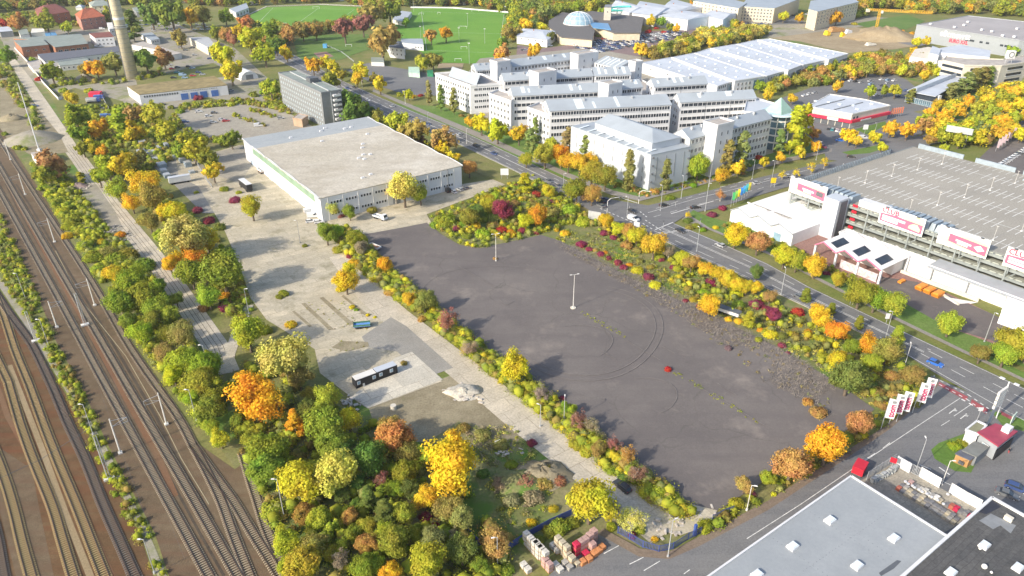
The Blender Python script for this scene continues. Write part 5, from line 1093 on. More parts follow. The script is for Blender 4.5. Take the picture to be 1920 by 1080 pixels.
for q in ([(1818, 962), (1862, 938), (1878, 950), (1850, 964), (1835, 960)],): pb.slab([P(x, y, Z2+.02) for x, y in q], .02)
th.part('bitumen_patch', pb, mat('bitumen', (0.03, 0.032, 0.045), .6)); pb = MB(); pb.slab([P(x, y, Z2+.03) for x, y in ((1836, 976), (1858, 963), (1905, 985), (1895, 1000), (1876, 985), (1862, 992))], .02); th.part('grey_patch', pb, M_mgrey)
# service station with red roof, kiosk sheds, pylon
Z = 4.5; th = T('drive_in', P(1865, 850), 'grey kiosk building with a dark red roof, right edge', 'kiosk')
ps = W2([(1832, 811), (1872, 838), (1908, 810), (1866, 795)], Z); th.part('wall', MB().prism(grow(ps, -.7), 0, Z-.1), M_grey); th.part('roof', MB().prism(ps, Z-.1, Z+.25), mat('crimson_roof', (0.33, 0.05, 0.085), .5))
th.part('roof_unit', MB().box(P2(1888, 806, Z+.5)+(Z+.25,), (2.2, 1.6, 1.2), ANG), M_white); th.part('opening', MB().box(off(lerp(ps[1], ps[2], .5), (DB[1], -DB[0]), -.25)[:2]+(.3,), (8, .3, 2.8), ANG), M_black); wins(th, ps[0], ps[1], [2.4], 1, 1.6, 1.6, 'l', 1.5); finish(th)
simple('kiosk', 'small kiosk with a mossy flat roof, white front with red edge, beside the pylon', 'kiosk', [(1812, 806), (1834, 814), (1849, 798), (1832, 790)], 4.2, M_white, mat('moss_flat', (0.24, 0.24, 0.16), .95), parapet=.25)
th = T('garden_shed', P(1820, 860), 'orange timber shed with dark felt roofs on the grass island', 'shed')
for pts, z, mm, rm in (([(1790, 851), (1819, 864), (1832, 855), (1802, 843)], 2.6, M_wood, mat('shed_felt', (0.12, 0.13, 0.16), .9)), ([(1803, 845), (1832, 858), (1856, 838), (1826, 828)], 3.0, M_mgrey, mat('shed_felt2', (0.19, 0.2, 0.19), .9))):
    ps = W2(pts, z); th.part('wall', MB().prism(grow(ps, -.3), 0, z-.03), mm); th.part('roof', MB().prism(ps, z-.03, z+.15), rm)
th.part('window', MB().box(P2(1802, 868, 1.2)+(.9,), (1.1, .5, .7), ANG-pi/2), M_dgrey)
c = P2(1848, 800); th = T('pylon_sign', c+(0,), 'tall white angular advertising pylon leaning towards the road', 'sign')
t0 = P2(1872, 757, 9)
th.part('pylon', MB().slab([c+(0.2,), off(c, DB, 2.2)+(.2,), off(c, DB, 3.4)+(10,), off(c, DB, .2)+(9.5,)], .3), M_white)
mb = MB(); n_ = (-DA[0], -DA[1])
for k in range(4): mb.box(off(c, DB, 2.4)+(5.2+k*1.3,), (4.2, .5, 1.0), ANG)
th.part('sign_boards', mb, M_offwhite); th.part('back_post', MB().tube(off(c, DB, 5.2)+(0,), off(c, DB, 4.4)+(11.5,), .14, 6), M_white)
for s_ in (-1.6, 1.6): th.part('floodlight', MB().box(off(off(c, DB, 4.4), DA, s_)+(11.5,), (.7, 1.1, .25), ANG), M_white)
# ================================================================ VEGETATION
LEAF = leafmat('foliage'); LEAFS = leafmat('foliage_mixed', True)
M_bark = mat('bark', (0.15, 0.12, 0.09), 0.95, var=0.25, scale=3); M_birch = mat('pale_bark', (0.42, 0.39, 0.34), 0.9, var=0.3, scale=3)
LC = dict(g=(.25, .30, .04), d=(.16, .21, .05), l=(.37, .39, .045), y=(.62, .45, .04), o=(.62, .35, .035), w=(.56, .50, .12), r=(.42, .05, .04), m=(.27, .06, .10), b=(.31, .25, .07), t=(.33, .28, .18), k=(.46, .28, .09), u=(.55, .47, .04), q=(.27, .29, .09), p=(.36, .17, .12), v=(.22, .16, .155))
CN = dict(g='green', d='dark green', l='yellow-green', y='golden yellow', o='orange', w='pale yellow', r='bright red', m='dark magenta', b='olive bronze', t='grey-brown', k='rusty brown', u='lemon yellow', q='dull green', p='pinkish brown', v='purplish grey')
def leafcloud(cen, rad, per, size, rng, glob=False, outn=0.75):
    n = len(cen); c = np.repeat(cen, per, 0); r = np.repeat(rad, per)
    d = rng.normal(size=(n*per, 3)); d /= np.linalg.norm(d, axis=1)[:, None]
    p = c+d*(r*(0.64+0.62*rng.random(n*per)**1.4))[:, None]
    g_ = p/(np.linalg.norm(p, axis=1)[:, None]+1e-6) if glob else d*0; nn = d*outn*(.6 if glob else 1)+g_*.5+rng.normal(size=d.shape)*0.4+np.array([0, 0, .3]); nn /= np.linalg.norm(nn, axis=1)[:, None]
    a = np.cross(nn, rng.normal(size=d.shape)); a /= np.linalg.norm(a, axis=1)[:, None]; b = np.cross(nn, a)
    s = (size*(0.6+0.9*rng.random(n*per)))[:, None]
    v = np.stack([p-a*s-b*s*.6, p+a*s-b*s*.8, p+a*s*.7+b*s*.9, p-a*s*.8+b*s*.7], 1)
    return v.reshape(-1, 3), np.repeat(np.arange(n), per)
_ico = None
def cores(cen, rad, rng):
    """small leafy cores so a clump is not hollow"""
    t = (1+5**.5)/2; V = np.array([(-1, t, 0), (1, t, 0), (-1, -t, 0), (1, -t, 0), (0, -1, t), (0, 1, t), (0, -1, -t), (0, 1, -t), (t, 0, -1), (t, 0, 1), (-t, 0, -1), (-t, 0, 1)]); V = V/np.linalg.norm(V[0])
    Fc = np.array([(0, 11, 5), (0, 5, 1), (0, 1, 7), (0, 7, 10), (0, 10, 11), (1, 5, 9), (5, 11, 4), (11, 10, 2), (10, 7, 6), (7, 1, 8), (3, 9, 4), (3, 4, 2), (3, 2, 6), (3, 6, 8), (3, 8, 9), (4, 9, 5), (2, 4, 11), (6, 2, 10), (8, 6, 7), (9, 8, 1)])
    n = len(cen); vs = (V[None]*(rad[:, None, None]*(0.62+.25*rng.random((n, 12, 1))))+cen[:, None]).reshape(-1, 3)
    fs = (Fc[None]+12*np.arange(n)[:, None, None]).reshape(-1, 3); return vs, fs
def npmesh(name, quads, tris=None, mats=(), tint=None):
    nv = len(quads); V = quads; loops = np.arange(nv); starts = np.arange(0, nv, 4); tot = np.full(nv//4, 4)
    if tris is not None:
        tv, tf = tris; V = np.concatenate([quads, tv]); loops = np.concatenate([loops, (tf+nv).ravel()]); starts = np.concatenate([starts, nv+3*np.arange(len(tf))]); tot = np.concatenate([tot, np.full(len(tf), 3)])
    me = bpy.data.meshes.new(name); me.vertices.add(len(V)); me.vertices.foreach_set('co', V.astype(np.float32).ravel())
    me.loops.add(len(loops)); me.loops.foreach_set('vertex_index', loops.astype(np.int32)); me.polygons.add(len(starts)); me.polygons.foreach_set('loop_start', starts.astype(np.int32)); me.polygons.foreach_set('loop_total', tot.astype(np.int32))
    for m_ in mats: me.materials.append(m_)
    if tint is not None:
        at = me.attributes.new('tint', 'FLOAT_COLOR', 'POINT'); at.data.foreach_set('color', np.concatenate([tint, np.ones((len(tint), 1))], 1).astype(np.float32).ravel())
    me.update(); me.validate(); return me
def crown(kind, lod, seed):
    """unit crown (radius 1 around the origin); kinds: T broad, B bush, C columnar, P conifer, S sparse, W weeping"""
    rng = np.random.default_rng(seed); near = lod == 0
    nb = {'T': 60, 'B': 26, 'C': 60, 'P': 60, 'S': 34, 'W': 70}[kind]; per = {'T': 190, 'B': 170, 'C': 90, 'P': 90, 'S': 90, 'W': 200}[kind]; sz = {'T': .033, 'B': .048, 'C': .06, 'P': .06, 'S': .026, 'W': .031}[kind]
    if not near: nb //= 2; per = int(per/3.6); sz *= 2.4
    d = rng.normal(size=(nb, 3)); d /= np.linalg.norm(d, axis=1)[:, None]; u = rng.random(nb)**.45
    if kind in 'TWS':
        ph = rng.random(4)*6.28; az = np.arctan2(d[:, 1], d[:, 0]); lobe = 1+.16*np.sin(2*az+ph[0])+.13*np.sin(3*az+ph[1])+.10*np.sin(5*az+ph[2])+.12*np.sin(4*d[:, 2]+ph[3])
        cen = d*(u*.74*lobe)[:, None]*np.array([1, 1, .86]); rad = .2+.15*rng.random(nb)
        cen[:, 2] = np.where(cen[:, 2] < -.45, -.45+(cen[:, 2]+.45)*.4, cen[:, 2])
        if kind == 'S': rad *= .8
        if kind == 'W': cen[:, 2] *= .9
    elif kind == 'B':
        cen = d*(u*.66)[:, None]*np.array([1, 1, .6]); cen[:, 2] = np.abs(cen[:, 2])*.9-.3; rad = .26+.16*rng.random(nb)
    elif kind == 'C':  # columnar: local z spans -1..1 and is stretched by the object's scale
        z = rng.random(nb)*2-1; r = .62*np.clip(1-np.abs((z+.35)/1.4)**2.2, .12, 1); a = rng.random(nb)*6.28; cen = np.stack([r*np.cos(a)*u, r*np.sin(a)*u, z*.92], 1); rad = .22+.16*rng.random(nb)
    elif kind == 'P':
        z = rng.random(nb)**.8*2-1; r = .8*(1-(z+1)/2)+.03; a = rng.random(nb)*6.28; cen = np.stack([r*np.cos(a)*u, r*np.sin(a)*u, z], 1); rad = (.26-.15*(z+1)/2)
    sc = np.array([1, 1, .35 if kind in 'CP' else 1.0])
    q, _ = leafcloud(cen, rad, per, sz, rng, True)
    if kind in 'CP':
        c4 = np.repeat(np.repeat(cen, per, 0), 4, 0); q = c4+(q-c4)*sc
    if kind == 'W':   # drooping strands
        q[:, 2] -= .06*np.hypot(q[:, 0], q[:, 1])
    tv = None
    if kind != 'S' and not (near and kind in 'TW'):
        tv = cores(cen, rad*(.9 if near else 1.05), rng)
        if kind in 'CP': c12 = np.repeat(cen, 12, 0); tv = (c12+(tv[0]-c12)*sc, tv[1])
    return npmesh('crown', q, tv, [LEAF]), cen
def trunkmb(kind, cen, lod, seed):
    rng = random.Random(seed); mb = MB(); n = 7 if lod == 0 else 5
    if kind in 'CP': mb.tube((0, 0, -1.25), (0, 0, .6), .08, n, .03); return mb
    mb.tube((0, 0, -1.32), (0.02, 0, -.35), .085, n, .06); mb.tube((0.02, 0, -.37), (0, .03, .35), .058, n, .03)
    for i in range(14 if kind == 'S' else 7):
        c_ = cen[rng.randrange(len(cen))]; z0 = rng.uniform(-.6, .1); mid = (c_[0]*.5, c_[1]*.5, (z0+c_[2])/2+.02)
        mb.tube((0.01, 0, z0), mid, .032, 5, .02); mb.tube(mid, tuple(c_), .02, 4, .008)
        if kind == 'S':
            for _ in range(4): e = tuple(c_[k]+rng.uniform(-.3, .3) for k in range(3)); mb.tube(tuple(c_), e, .009, 3, .003)
    return mb
CR = {}; TKM = {}
def getcrown(kind, lod, var):
    k = (kind, lod, var)
    if k not in CR:
        CR[k], cen = crown(kind, lod, hash((ord(kind), lod, var)) % 9999)
        TKM[k] = trunkmb(kind, cen, lod, var).mesh('trunk', [M_birch if kind == 'S' else M_bark])
    return CR[k], TKM[k]
NV = {'T': 4, 'B': 4, 'C': 3, 'P': 2, 'S': 3, 'W': 2}
CATN = {'T': ('broad_tree', 'broad', 'tree'), 'B': ('bush', 'bushy', 'bush'), 'C': ('columnar_tree', 'narrow columnar', 'tree'), 'P': ('conifer', 'pointed', 'conifer'), 'S': ('sparse_tree', 'half-bare', 'tree'), 'W': ('weeping_tree', 'large drooping', 'tree')}
ALLT = []
def planting(phrase, data, order='y', group=None):
    """one cluster: each entry is 'x,y,r<colour><type>[height]' of a crown as seen in the photo, put on the ground by back-projection"""
    items = []
    for tok in data.split():
        m_ = re.match(r'(-?[\d.]+),(-?[\d.]+),([\d.]+)([a-z])([A-Z]?)([\d.]*)$', tok)
        if not m_: raise ValueError(tok)
        x, y, r, c_, k, hh = float(m_[1]), float(m_[2]), float(m_[3]), m_[4], m_[5] or 'T', m_[6]
        items.append((x, y, r, c_, k, float(hh) if hh else None))
    items.sort(key=lambda t_: t_[1] if order == 'y' else t_[0])
    cnt = {}; 
    for it in items: cnt[(it[3], it[4])] = cnt.get((it[3], it[4]), 0)+1
    seen = {}
    for x, y, r, c_, k, hh in items:
        seen[(c_, k)] = seen.get((c_, k), 0)+1
        nm, adj, cat = CATN[k]; base = '%s %s %s %s' % (CN[c_], adj, cat, phrase)
        if cnt[(c_, k)] > 1: base += ', %s from the %s' % (ordn(seen[(c_, k)]), 'top' if order == 'y' else 'left')
        place_tree(nm, base, cat, x, y, r, c_, k, hh, group or 'trees and bushes '+phrase)
TREEN = [0]
def place_tree(nm, label, cat, x, y, r, c_, k, hh, group):
    rng = random.Random(int(x*7919+y*104729)); zc = 2.0
    for _ in range(4):
        s = (F*ST+(y-540)*CT)/(H-zc)*1.0; R = r/s*1.16
        if k == 'C' or k == 'P': hm = (hh or r*4.5)/(s*.88); zc = hm*.55
        elif k == 'B': zc = .42*R
        else: zc = 1.28*R
        g = P(x, y, zc)
    gx, gy = g[0], g[1]; dist = hypot(gx, gy); lod = 0 if dist < 330 and R > .9 else 1
    col = tuple(max(0, min(1, v*rng.uniform(.85, 1.15))) for v in LC[c_])
    cm, tm = getcrown(k, lod, rng.randrange(NV[k])); rz = rng.uniform(0, 6.28)
    if k == 'B':
        o = link(nm, cm, loc=(gx, gy, zc), rz=rz, color=col); o.scale = (R, R*rng.uniform(.85, 1.1), R*rng.uniform(.8, 1.15)); tag(o, label, cat, group); return
    root = link(nm, None, loc=(gx, gy, 0)); tag(root, label, cat, group)
    sc = (R, R*rng.uniform(.9, 1.08), R*rng.uniform(.92, 1.12)) if k not in 'CP' else (R*1.55, R*1.55, hm*.5)
    cr = link('crown', cm, root, (0, 0, zc), rz, col); cr.scale = sc
    tk = link('trunk', tm, root, (0, 0, zc), rz); tk.scale = sc if k not in 'CP' else (R, R, zc/1.25)
    ALLT.append(root)
planting('in the upper strip by the tracks', '140,215,22g 150,247,17g 118,168,9lB 136,182,12u 166,168,9lB 180,240,17o 222,232,13lC62 247,213,16k 250,243,18y 287,212,24l 307,242,20l 345,264,16l 335,280,16g 155,277,13g 192,281,11o 172,272,14u 200,310,20l 228,307,22y 222,352,20l 255,298,18b 268,337,27y 284,364,26b 246,377,17y 185,330,16l')
planting('in the belt left of the yard', '312,394,17y 334,397,20u 280,414,18b 315,367,10kB 351,442,42w 386,446,24u 318,492,17y 362,478,20o 357,508,26g 416,503,38g 370,392,11mB 391,412,12mB 412,424,12dB 425,470,14qB 300,440,14l 330,480,12y')
planting('between storage yard and warehouse', '433,259,15g 362,277,22l 393,298,20g 399,320,17u 375,262,14g 348,256,12l 410,262,10gB 420,270,8gB')
planting('on the lineside by the lane', '100,305,27k 66,327,12gB 88,324,19g 110,376,15lB 116,394,14uB 140,407,16gB 128,422,14lB 150,432,12lB 95,362,14lB 82,350,12lB 120,344,10uB 151,332,6lC22 32,275,9lB 45,278,7lB 226,438,10oB 157,458,14lB 175,478,20gB 200,472,20bB 222,482,20gB 238,476,22gB 214,512,17u 185,502,16lB 270,495,20gB 125,440,12uB 165,445,10uB 190,452,9uB')
planting('in the lineside thicket', '225,565,26g 265,555,28g 295,577,24g 250,522,26g 265,622,22l 320,590,18l 342,624,24q 312,624,16g 310,662,20b 347,674,28l 385,682,28g 325,702,18u 370,716,30l 390,766,26g 355,745,18l 240,600,16g 285,600,20g 295,535,16g 330,560,14g 400,735,20g 412,820,18u 395,800,16l')
planting('beside the lane fork', '390,552,22l 420,553,12yB 424,572,16mB 380,576,12kB 452,592,7mB 448,560,8bB 497,617,14gB 545,607,12uB 470,580,6lB')
planting('in the large belt below the yard', '463,618,34l 536,668,48w 432,725,12l 476,745,44o 610,748,27l 552,792,16oP55 606,792,38g 655,786,24u 728,801,24k 505,846,38g 493,876,34g 530,832,18k 562,900,40u 630,884,42w 620,826,32g 742,820,33k 768,846,22b 842,870,52y 797,932,22y 868,838,26tS 762,886,25g 690,856,34d 716,898,16pS 560,705,22q 585,738,18g 470,820,16l 448,790,14g 575,765,20d 640,845,24d 800,850,18l')
planting('in the wood at the bottom', '690,936,16dP58 720,962,20dP62 655,966,17k 510,952,22lB 567,962,21b 600,974,22l 537,1012,28l 585,1024,26b 567,1057,34l 636,1049,22tS 620,996,6lC40 631,988,6lC36 642,1024,14g 685,1018,22k 742,1012,30g 755,962,22l 797,968,14mB 816,986,10mB 842,952,28b 862,968,26q 802,1050,38l 812,1008,26q 718,996,18l 680,1063,24g 730,1072,22u 866,1032,32d 850,1002,15tS 925,1016,31k 700,1052,20g 905,886,14dB 660,1000,18g 690,985,18l 775,1000,18g 830,1040,20b 885,1000,16dB 640,925,16d 590,950,12g 900,1060,18g 950,1065,16gB 980,1010,14gB 770,920,18d 740,915,18g 668,905,16d 670,945,13d 615,1035,16l 535,1060,20l')
planting('on rough ground by the service road', '1107,934,44u 997,829,11mB 1155,953,16tS 1185,974,26wS 1037,953,10uB 996,978,10yB 1052,986,22gB 1075,978,14gB 1030,995,14gB 1145,986,12lB 1185,1003,9mB 1227,1010,8yB 1200,992,12lB 1010,1010,12gB 940,832,16qB 905,812,18qB 870,800,14bB 960,870,12gB 985,900,22pB 1020,905,18kB 1030,880,16kB 1000,930,20tB 960,935,18tB 940,905,16tB 1050,900,14pB 890,850,12qB 758,680,7bB 532,548,12gB 524,555,8gB 1165,970,8bB')
planting('along the store street', '1322,986,17lB 1380,941,15lB 1396,907,17k 1436,894,14l 1485,869,33k 1447,895,13l 1525,852,9lB 1553,832,38o 1612,789,26k 1410,925,9mB 1340,978,9gB 1460,900,10gB 1575,812,9uB')
planting('beside the parked black estate car', '1235,918,23lB 1211,916,19lB 1265,929,11lB 1288,948,10bB 1197,884,20pS 1221,934,12bB')
planting('in the hedge beside the lot', '612,436,18g 630,433,14l 665,443,17g 640,446,10tB 635,466,12lB 655,480,7mB 675,463,14t 690,481,12kB 705,480,5gC18 665,491,14uB 692,506,15lB 722,496,13y 707,521,12uB 726,523,12bB 748,536,8mB 762,548,7mB 768,562,13u 796,563,20b 751,556,12lB 731,546,12kB 792,597,10kB 838,598,24pS 826,616,12lB 856,627,16bB 881,649,17tS 893,661,16lB 915,681,15bB 931,696,14lB 967,684,29y 967,722,14lB 982,731,14lB 990,714,6mB 1003,720,6mB 998,749,16lB 1017,737,17tS 1018,758,12lB 1040,761,14bB 1058,766,7gC26 1071,767,11l 1086,787,19pS 1111,797,17tS 1047,748,6mB 1081,831,16lB 1101,844,16lB 1123,842,16b 1151,832,15pS 1133,858,14lB 1176,852,20kS 1148,878,16gB 1171,893,14dB 850,608,6mB 832,593,6mB 868,622,6mB 884,634,6mB 905,652,6mB 922,665,6mB 938,675,6mB 1055,745,6mB 1030,742,6mB 1128,815,10tB 700,498,10bB 740,545,8uB 780,572,8gB 812,580,9gB')
planting('beside the warehouse front', '757,348,30w 740,352,22wS 788,362,17l 621,388,16w 655,395,14g 640,402,10pB 697,393,11bB 471,386,21l 440,373,12mB 420,353,9gB 368,360,5lB 447,360,6lB')
planting('in the middle of the yard', '648,524,22yT 571,460,6gB 655,508,14u 640,540,10uB 660,575,6uB 690,590,5uB 703,594,4uB 668,580,5gB')
planting('in the grove above the lot', '835,412,22gB 816,420,12gB 855,427,9mB 880,405,18g 892,395,16d 916,380,18l 943,393,18m 890,422,14uB 925,406,14qB 940,430,12rB 905,436,14lB 875,441,10gB 925,421,12bB 957,432,8oB 945,420,8gB 987,298,13l 985,342,10uC36 987,358,8uB 1005,363,11rB 1027,358,11u 1035,378,8mB 968,346,6mB 1010,401,19o 984,411,15u 965,380,12bB 1034,396,18bB 1068,391,19lB 980,431,9mB 1005,434,8mB 1018,431,6yB 1044,431,5oB 1060,436,10yB 960,438,9oB 1082,353,22g 1110,363,17k 1095,414,16lB 960,405,12gB 910,402,12gB 868,420,12gB 1000,380,12bB 1050,372,10gB 930,365,12lB 1020,415,10qB')
planting('in the lot-side road row', '1137,413,14u 1160,426,14u 1178,431,16k 1195,441,17u 1227,457,23u 1210,468,10lB 1235,481,11lB 1255,468,14tS 1281,484,16u 1270,502,10lB 1297,491,16k 1322,501,14y 1345,511,15u 1365,521,17u 1385,533,15y 1400,537,13u 1417,537,13u 1420,508,14d 1445,556,13k 1450,588,14m 1496,583,13rB 1465,578,9lB 1512,553,7gC24 1536,592,20y 1571,620,21o 1560,578,6gC22 1612,604,6gC24 1631,643,21o 1528,584,11pS 1600,648,17g 1665,655,25b 1685,628,9lC34 1636,678,17l')
planting('on the lot right edge', '1105,466,7mB 1090,456,11mB 1116,468,6kB 1127,475,8mB 1135,473,6oB 1142,483,7mB 1158,491,9mB 1170,500,9mB 1180,496,7oB 1195,505,12uB 1216,517,12mB 1229,533,13uB 1135,436,10mB 1150,444,8mB 1175,458,13kB 1195,468,10bB 1240,486,7mB 1262,500,8mB 1332,528,12mB 1332,571,19yT 1300,561,9lB 1366,598,8yB 1385,601,9yB 1405,598,8lC28 1385,571,14gB 1418,568,14mB 1427,618,7oB 1422,636,8lB 1320,548,12lB 1350,553,10gB 1380,549,12uB 1310,573,6mB 1285,563,6mB 1437,578,9mB 1446,624,14uB 1467,628,11dB 1466,646,8mB 1477,661,5mB 1511,653,9uB 1516,622,9oB 1540,633,10lB 1548,668,15lB 1571,674,18y 1593,704,32d 1673,702,14kB 1695,692,10gB 1645,734,16bB 1712,703,20b 1652,757,13bB 1675,738,14kB 1716,751,15qB 1400,600,7yB 1200,488,8bB 1220,500,8bB 1245,515,9bB 1265,525,8uB 1290,540,9bB 1345,545,9gB 1490,625,9bB 1570,640,10gB 1610,690,12g 1500,600,10bB 1480,600,9gB 1660,720,11qB 1690,760,9qB')
planting('by the grey storage block', '1227,358,10kB 1310,309,21l 1180,318,9qC68 1250,326,8qC56 1365,291,10qC62 1393,281,11qC68 1352,326,14y 1385,313,14y 1423,293,9rB 1434,303,11u 1463,294,10u 1503,284,11u 1463,264,8qC42 1490,238,13uC88 1511,235,9uC76 1528,248,11k 1530,274,10y 1523,313,9yS 1493,323,8yS 1547,304,9yS 1468,326,8yS 1290,402,7yS 1352,363,11kS 1340,330,8gB 1375,322,6gB 1405,310,6gB 1257,370,10gB 1300,346,8gB')
planting('in the row below the offices', '1052,291,18o 1022,289,20l 1066,301,17u 1087,303,18y 1110,321,20l 1135,329,21g 1064,262,9qC52 1102,276,10qC54 1004,243,6qC44 883,228,10o 903,229,18u 933,242,20u 973,249,17y 803,174,5qC40 826,183,6qC42 851,189,6qC44 1105,300,16u 865,216,6bB 880,216,5bB 1035,270,14l 995,262,9qC40 1160,345,8gB 1186,352,8kB')
planting('by the warehouse and slab block', '745,226,20l 776,246,23k 829,258,24k 791,263,10p 830,278,14y 850,295,13y 880,313,15k 705,218,14b 715,230,12g 667,202,26d 650,188,20d 690,212,16d 660,230,14d 507,163,18l 725,235,10g 800,275,10g 475,176,10gB 495,170,10gB')
planting('around the pitches', '537,98,13y 587,121,14y 612,116,13y 627,126,13u 677,131,16y 668,145,12u 712,156,15u 766,176,9u 750,176,8gB 620,153,20g 700,145,10b 640,140,9l 788,178,5rB 715,72,29k 737,64,14k 645,51,20p 680,43,18p 695,23,22b 540,61,16k 502,56,18g 495,96,20l 517,84,14d 567,56,14b 592,56,13b 730,16,22g 808,66,12k 836,61,13o 812,113,14b 793,116,13l 942,96,14k 935,108,10y 950,60,13b 942,78,10g 650,140,7gB 775,180,6oB 760,40,8g')
planting('around the chimney works', '420,101,20u 432,131,20u 355,29,17y 378,23,20b 320,23,26d 282,23,22d 85,36,20g 32,39,15k 6,43,9r 125,50,11l 180,127,16y 212,116,18b 160,130,13b 95,132,18g 71,147,8rB 272,110,22d 305,105,18k 205,23,12l 337,70,14b 246,47,11dC50 422,29,13g 462,42,14k 467,70,22u 420,62,12k 435,70,12p 405,60,12g 372,182,9mB 337,207,9gB 390,196,8uB 432,194,9lB 22,152,10gB 10,102,16g 280,141,8lB 450,60,14u 320,200,7gB 350,196,7gB 100,160,8gB 60,110,7lB 45,195,9gB 8,250,7gB 35,180,8bB')
planting('around the market plaza', '1380,437,22u 1422,451,21k 1472,477,21u 1495,487,18l 1530,496,20u 1571,521,15l 1615,543,28g 1643,558,22g 1677,568,23l 1783,604,23l 1840,661,17b 1905,640,33l 1886,662,23l 1930,655,22l 1290,412,9dB 1305,423,9gB 1292,425,8bB 1318,430,7gB 1335,401,9mB 1320,428,5mB 1342,426,7yB 1355,389,8mB 1445,460,9gB 1512,505,8gB 1550,512,7mB 1790,835,14gB 1805,830,12gB 1820,822,9gB 1600,560,9gB')
planting('around the tyre shop and roundabout', '1485,184,9u 1594,254,14y 1607,263,11y 1642,256,11y 1671,239,14y 1654,275,10u 1703,242,15y 1735,232,15k 1632,170,12l 1660,168,10g 1680,168,12l 1710,178,6qC26 1785,170,9qC34 1800,165,8qC32 1815,152,9qC36 1828,148,9qC38 1843,145,10qC36 1855,144,9qC34 1570,160,10y 1565,120,9g 1545,150,8rB 1535,128,7g 1445,165,10u 1475,155,9k 1495,150,9b 1520,145,10b 1545,135,12k 1590,130,11u 1600,138,8y 1465,150,9y 1425,160,10g 1440,178,9u 1404,150,8g 1628,128,12b 1655,130,10b 1670,120,9l 1690,130,10u 1735,140,11u 1760,135,10u 1790,135,10k')
planting('along the upper right avenue', '1770,215,14y 1795,205,14y 1815,190,13y 1835,200,14l 1855,185,14y 1880,180,13l 1900,172,14y 1920,165,14y 1830,222,13l 1860,210,13l 1885,200,12y 1910,195,13y 1765,235,14u 1790,245,16l 1815,250,16l 1840,245,16q 1820,232,13l 1862,235,13l 1880,248,14y 1900,240,13u 1915,250,13u 1750,250,12y 1745,262,10b 1855,260,11b 1880,225,13y 1905,220,12l 1780,230,12y 1740,222,11l 1755,228,10y 1772,278,9l 1925,215,12y 1800,262,12l 1850,225,12l 1725,225,9l 1745,210,10y')
planting('around the leisure pool', '1033,68,9d 1018,22,14q 1000,45,10q 985,46,12y 1015,50,9y 1002,92,12u 995,98,8o 970,60,10b 975,30,12g 995,15,14d 1050,15,12g 1080,12,12g 1110,12,13l 1130,22,8l 1075,35,8g 1193,25,9l 1220,38,10u 1240,40,9g 1258,50,7g 1268,52,8y 1245,60,6rB 1216,59,7rB 1131,73,5rB 1100,79,7rB 1230,52,5rB 1122,66,6gB 1204,92,13y 1375,42,8l 1360,38,5gC18 1390,45,6k 1410,24,8o 1430,25,9o 1445,20,8u 1470,30,9u 1500,32,8o 1535,38,8o 1460,15,6k 1295,10,8o 1330,5,8k 1350,12,6k 1570,30,12o 1558,36,9y 1602,44,6lB 1660,58,6oB 1676,57,6oB 1691,58,6oB 1710,62,6oB 1738,68,6oB 1770,72,5kB 1800,76,5kB 1820,78,9k 1850,82,6kB 1870,88,7kB 1898,95,10l 1720,78,9u 1738,76,8u 1715,96,8u')
# ---------------------------------------------------------------- stuff: hedges' undergrowth, woods, rough growth
def inpoly(x, y, poly):
    c_ = False; n = len(poly); j = n-1
    for i in range(n):
        if (poly[i][1] > y) != (poly[j][1] > y) and x < (poly[j][0]-poly[i][0])*(y-poly[i][1])/(poly[j][1]-poly[i][1]+1e-12)+poly[i][0]: c_ = not c_
        j = i
    return c_
def thicket(name, label, cat, polys, dens, r0, r1, cols, per=40, size=.16, hz=.5, seed=1, tall=0, maxn=4000, core=True):
    """leafy clumps scattered over ground polygons (photo points); one uncountable mass"""
    rng = np.random.default_rng(seed); cen = []; rad = []; tint = []
    for poly in polys:
        W_ = [P2(*p) for p in poly]; xs = [p[0] for p in W_]; ys = [p[1] for p in W_]; A_ = (max(xs)-min(xs))*(max(ys)-min(ys)); n = int(min(A_*dens, maxn*4)); k = 0
        for _ in range(n):
            x = rng.uniform(min(xs), max(xs)); y = rng.uniform(min(ys), max(ys))
            if not inpoly(x, y, W_): continue
            k += 1
            if k > maxn: break
            r = rng.uniform(r0, r1); c_ = np.array(LC[cols[rng.integers(len(cols))]])*rng.uniform(.75, 1.15)
            if tall:
                h = r*tall*rng.uniform(.8, 1.2)
                for j in range(7):
                    dd = rng.normal(size=3); dd /= np.linalg.norm(dd); cen.append((x+dd[0]*r*.55, y+dd[1]*r*.55, h*.55+dd[2]*r*.5)); rad.append(r*.55); tint.append(c_*rng.uniform(.9, 1.1))
            else: cen.append((x, y, r*hz)); rad.append(r); tint.append(c_)
    cen = np.array(cen); rad = np.array(rad); tint = np.array(tint); q, idx = leafcloud(cen, rad, per, size, rng)
    if not tall: q[:, 2] = np.abs(q[:, 2])*.8+.02
    tq = np.repeat(tint[idx], 4, 0); tv = None
    if core: tv = cores(cen, rad*.85, rng); tq = np.concatenate([tq, np.repeat(tint, 12, 0)])
    o = link(name, npmesh(name, q, tv, [LEAFS], tq)); tag(o, label, cat, kind='stuff'); return o
HEDGE = [(615, 430), (650, 430), (680, 452), (735, 510), (800, 565), (850, 608), (905, 652), (1000, 720), (1060, 772), (1180, 866), (1262, 928), (1300, 962), (1275, 975), (1215, 935), (1165, 905), (1100, 852), (1000, 768), (940, 720), (880, 672), (800, 602), (740, 558), (690, 520), (650, 480)]
thicket('undergrowth', 'mixed green and bronze undergrowth filling the hedge beside the dark lot', 'undergrowth', [HEDGE], .7, 1.0, 2.3, 'llbqqlug', 110, .12, .6, 3)
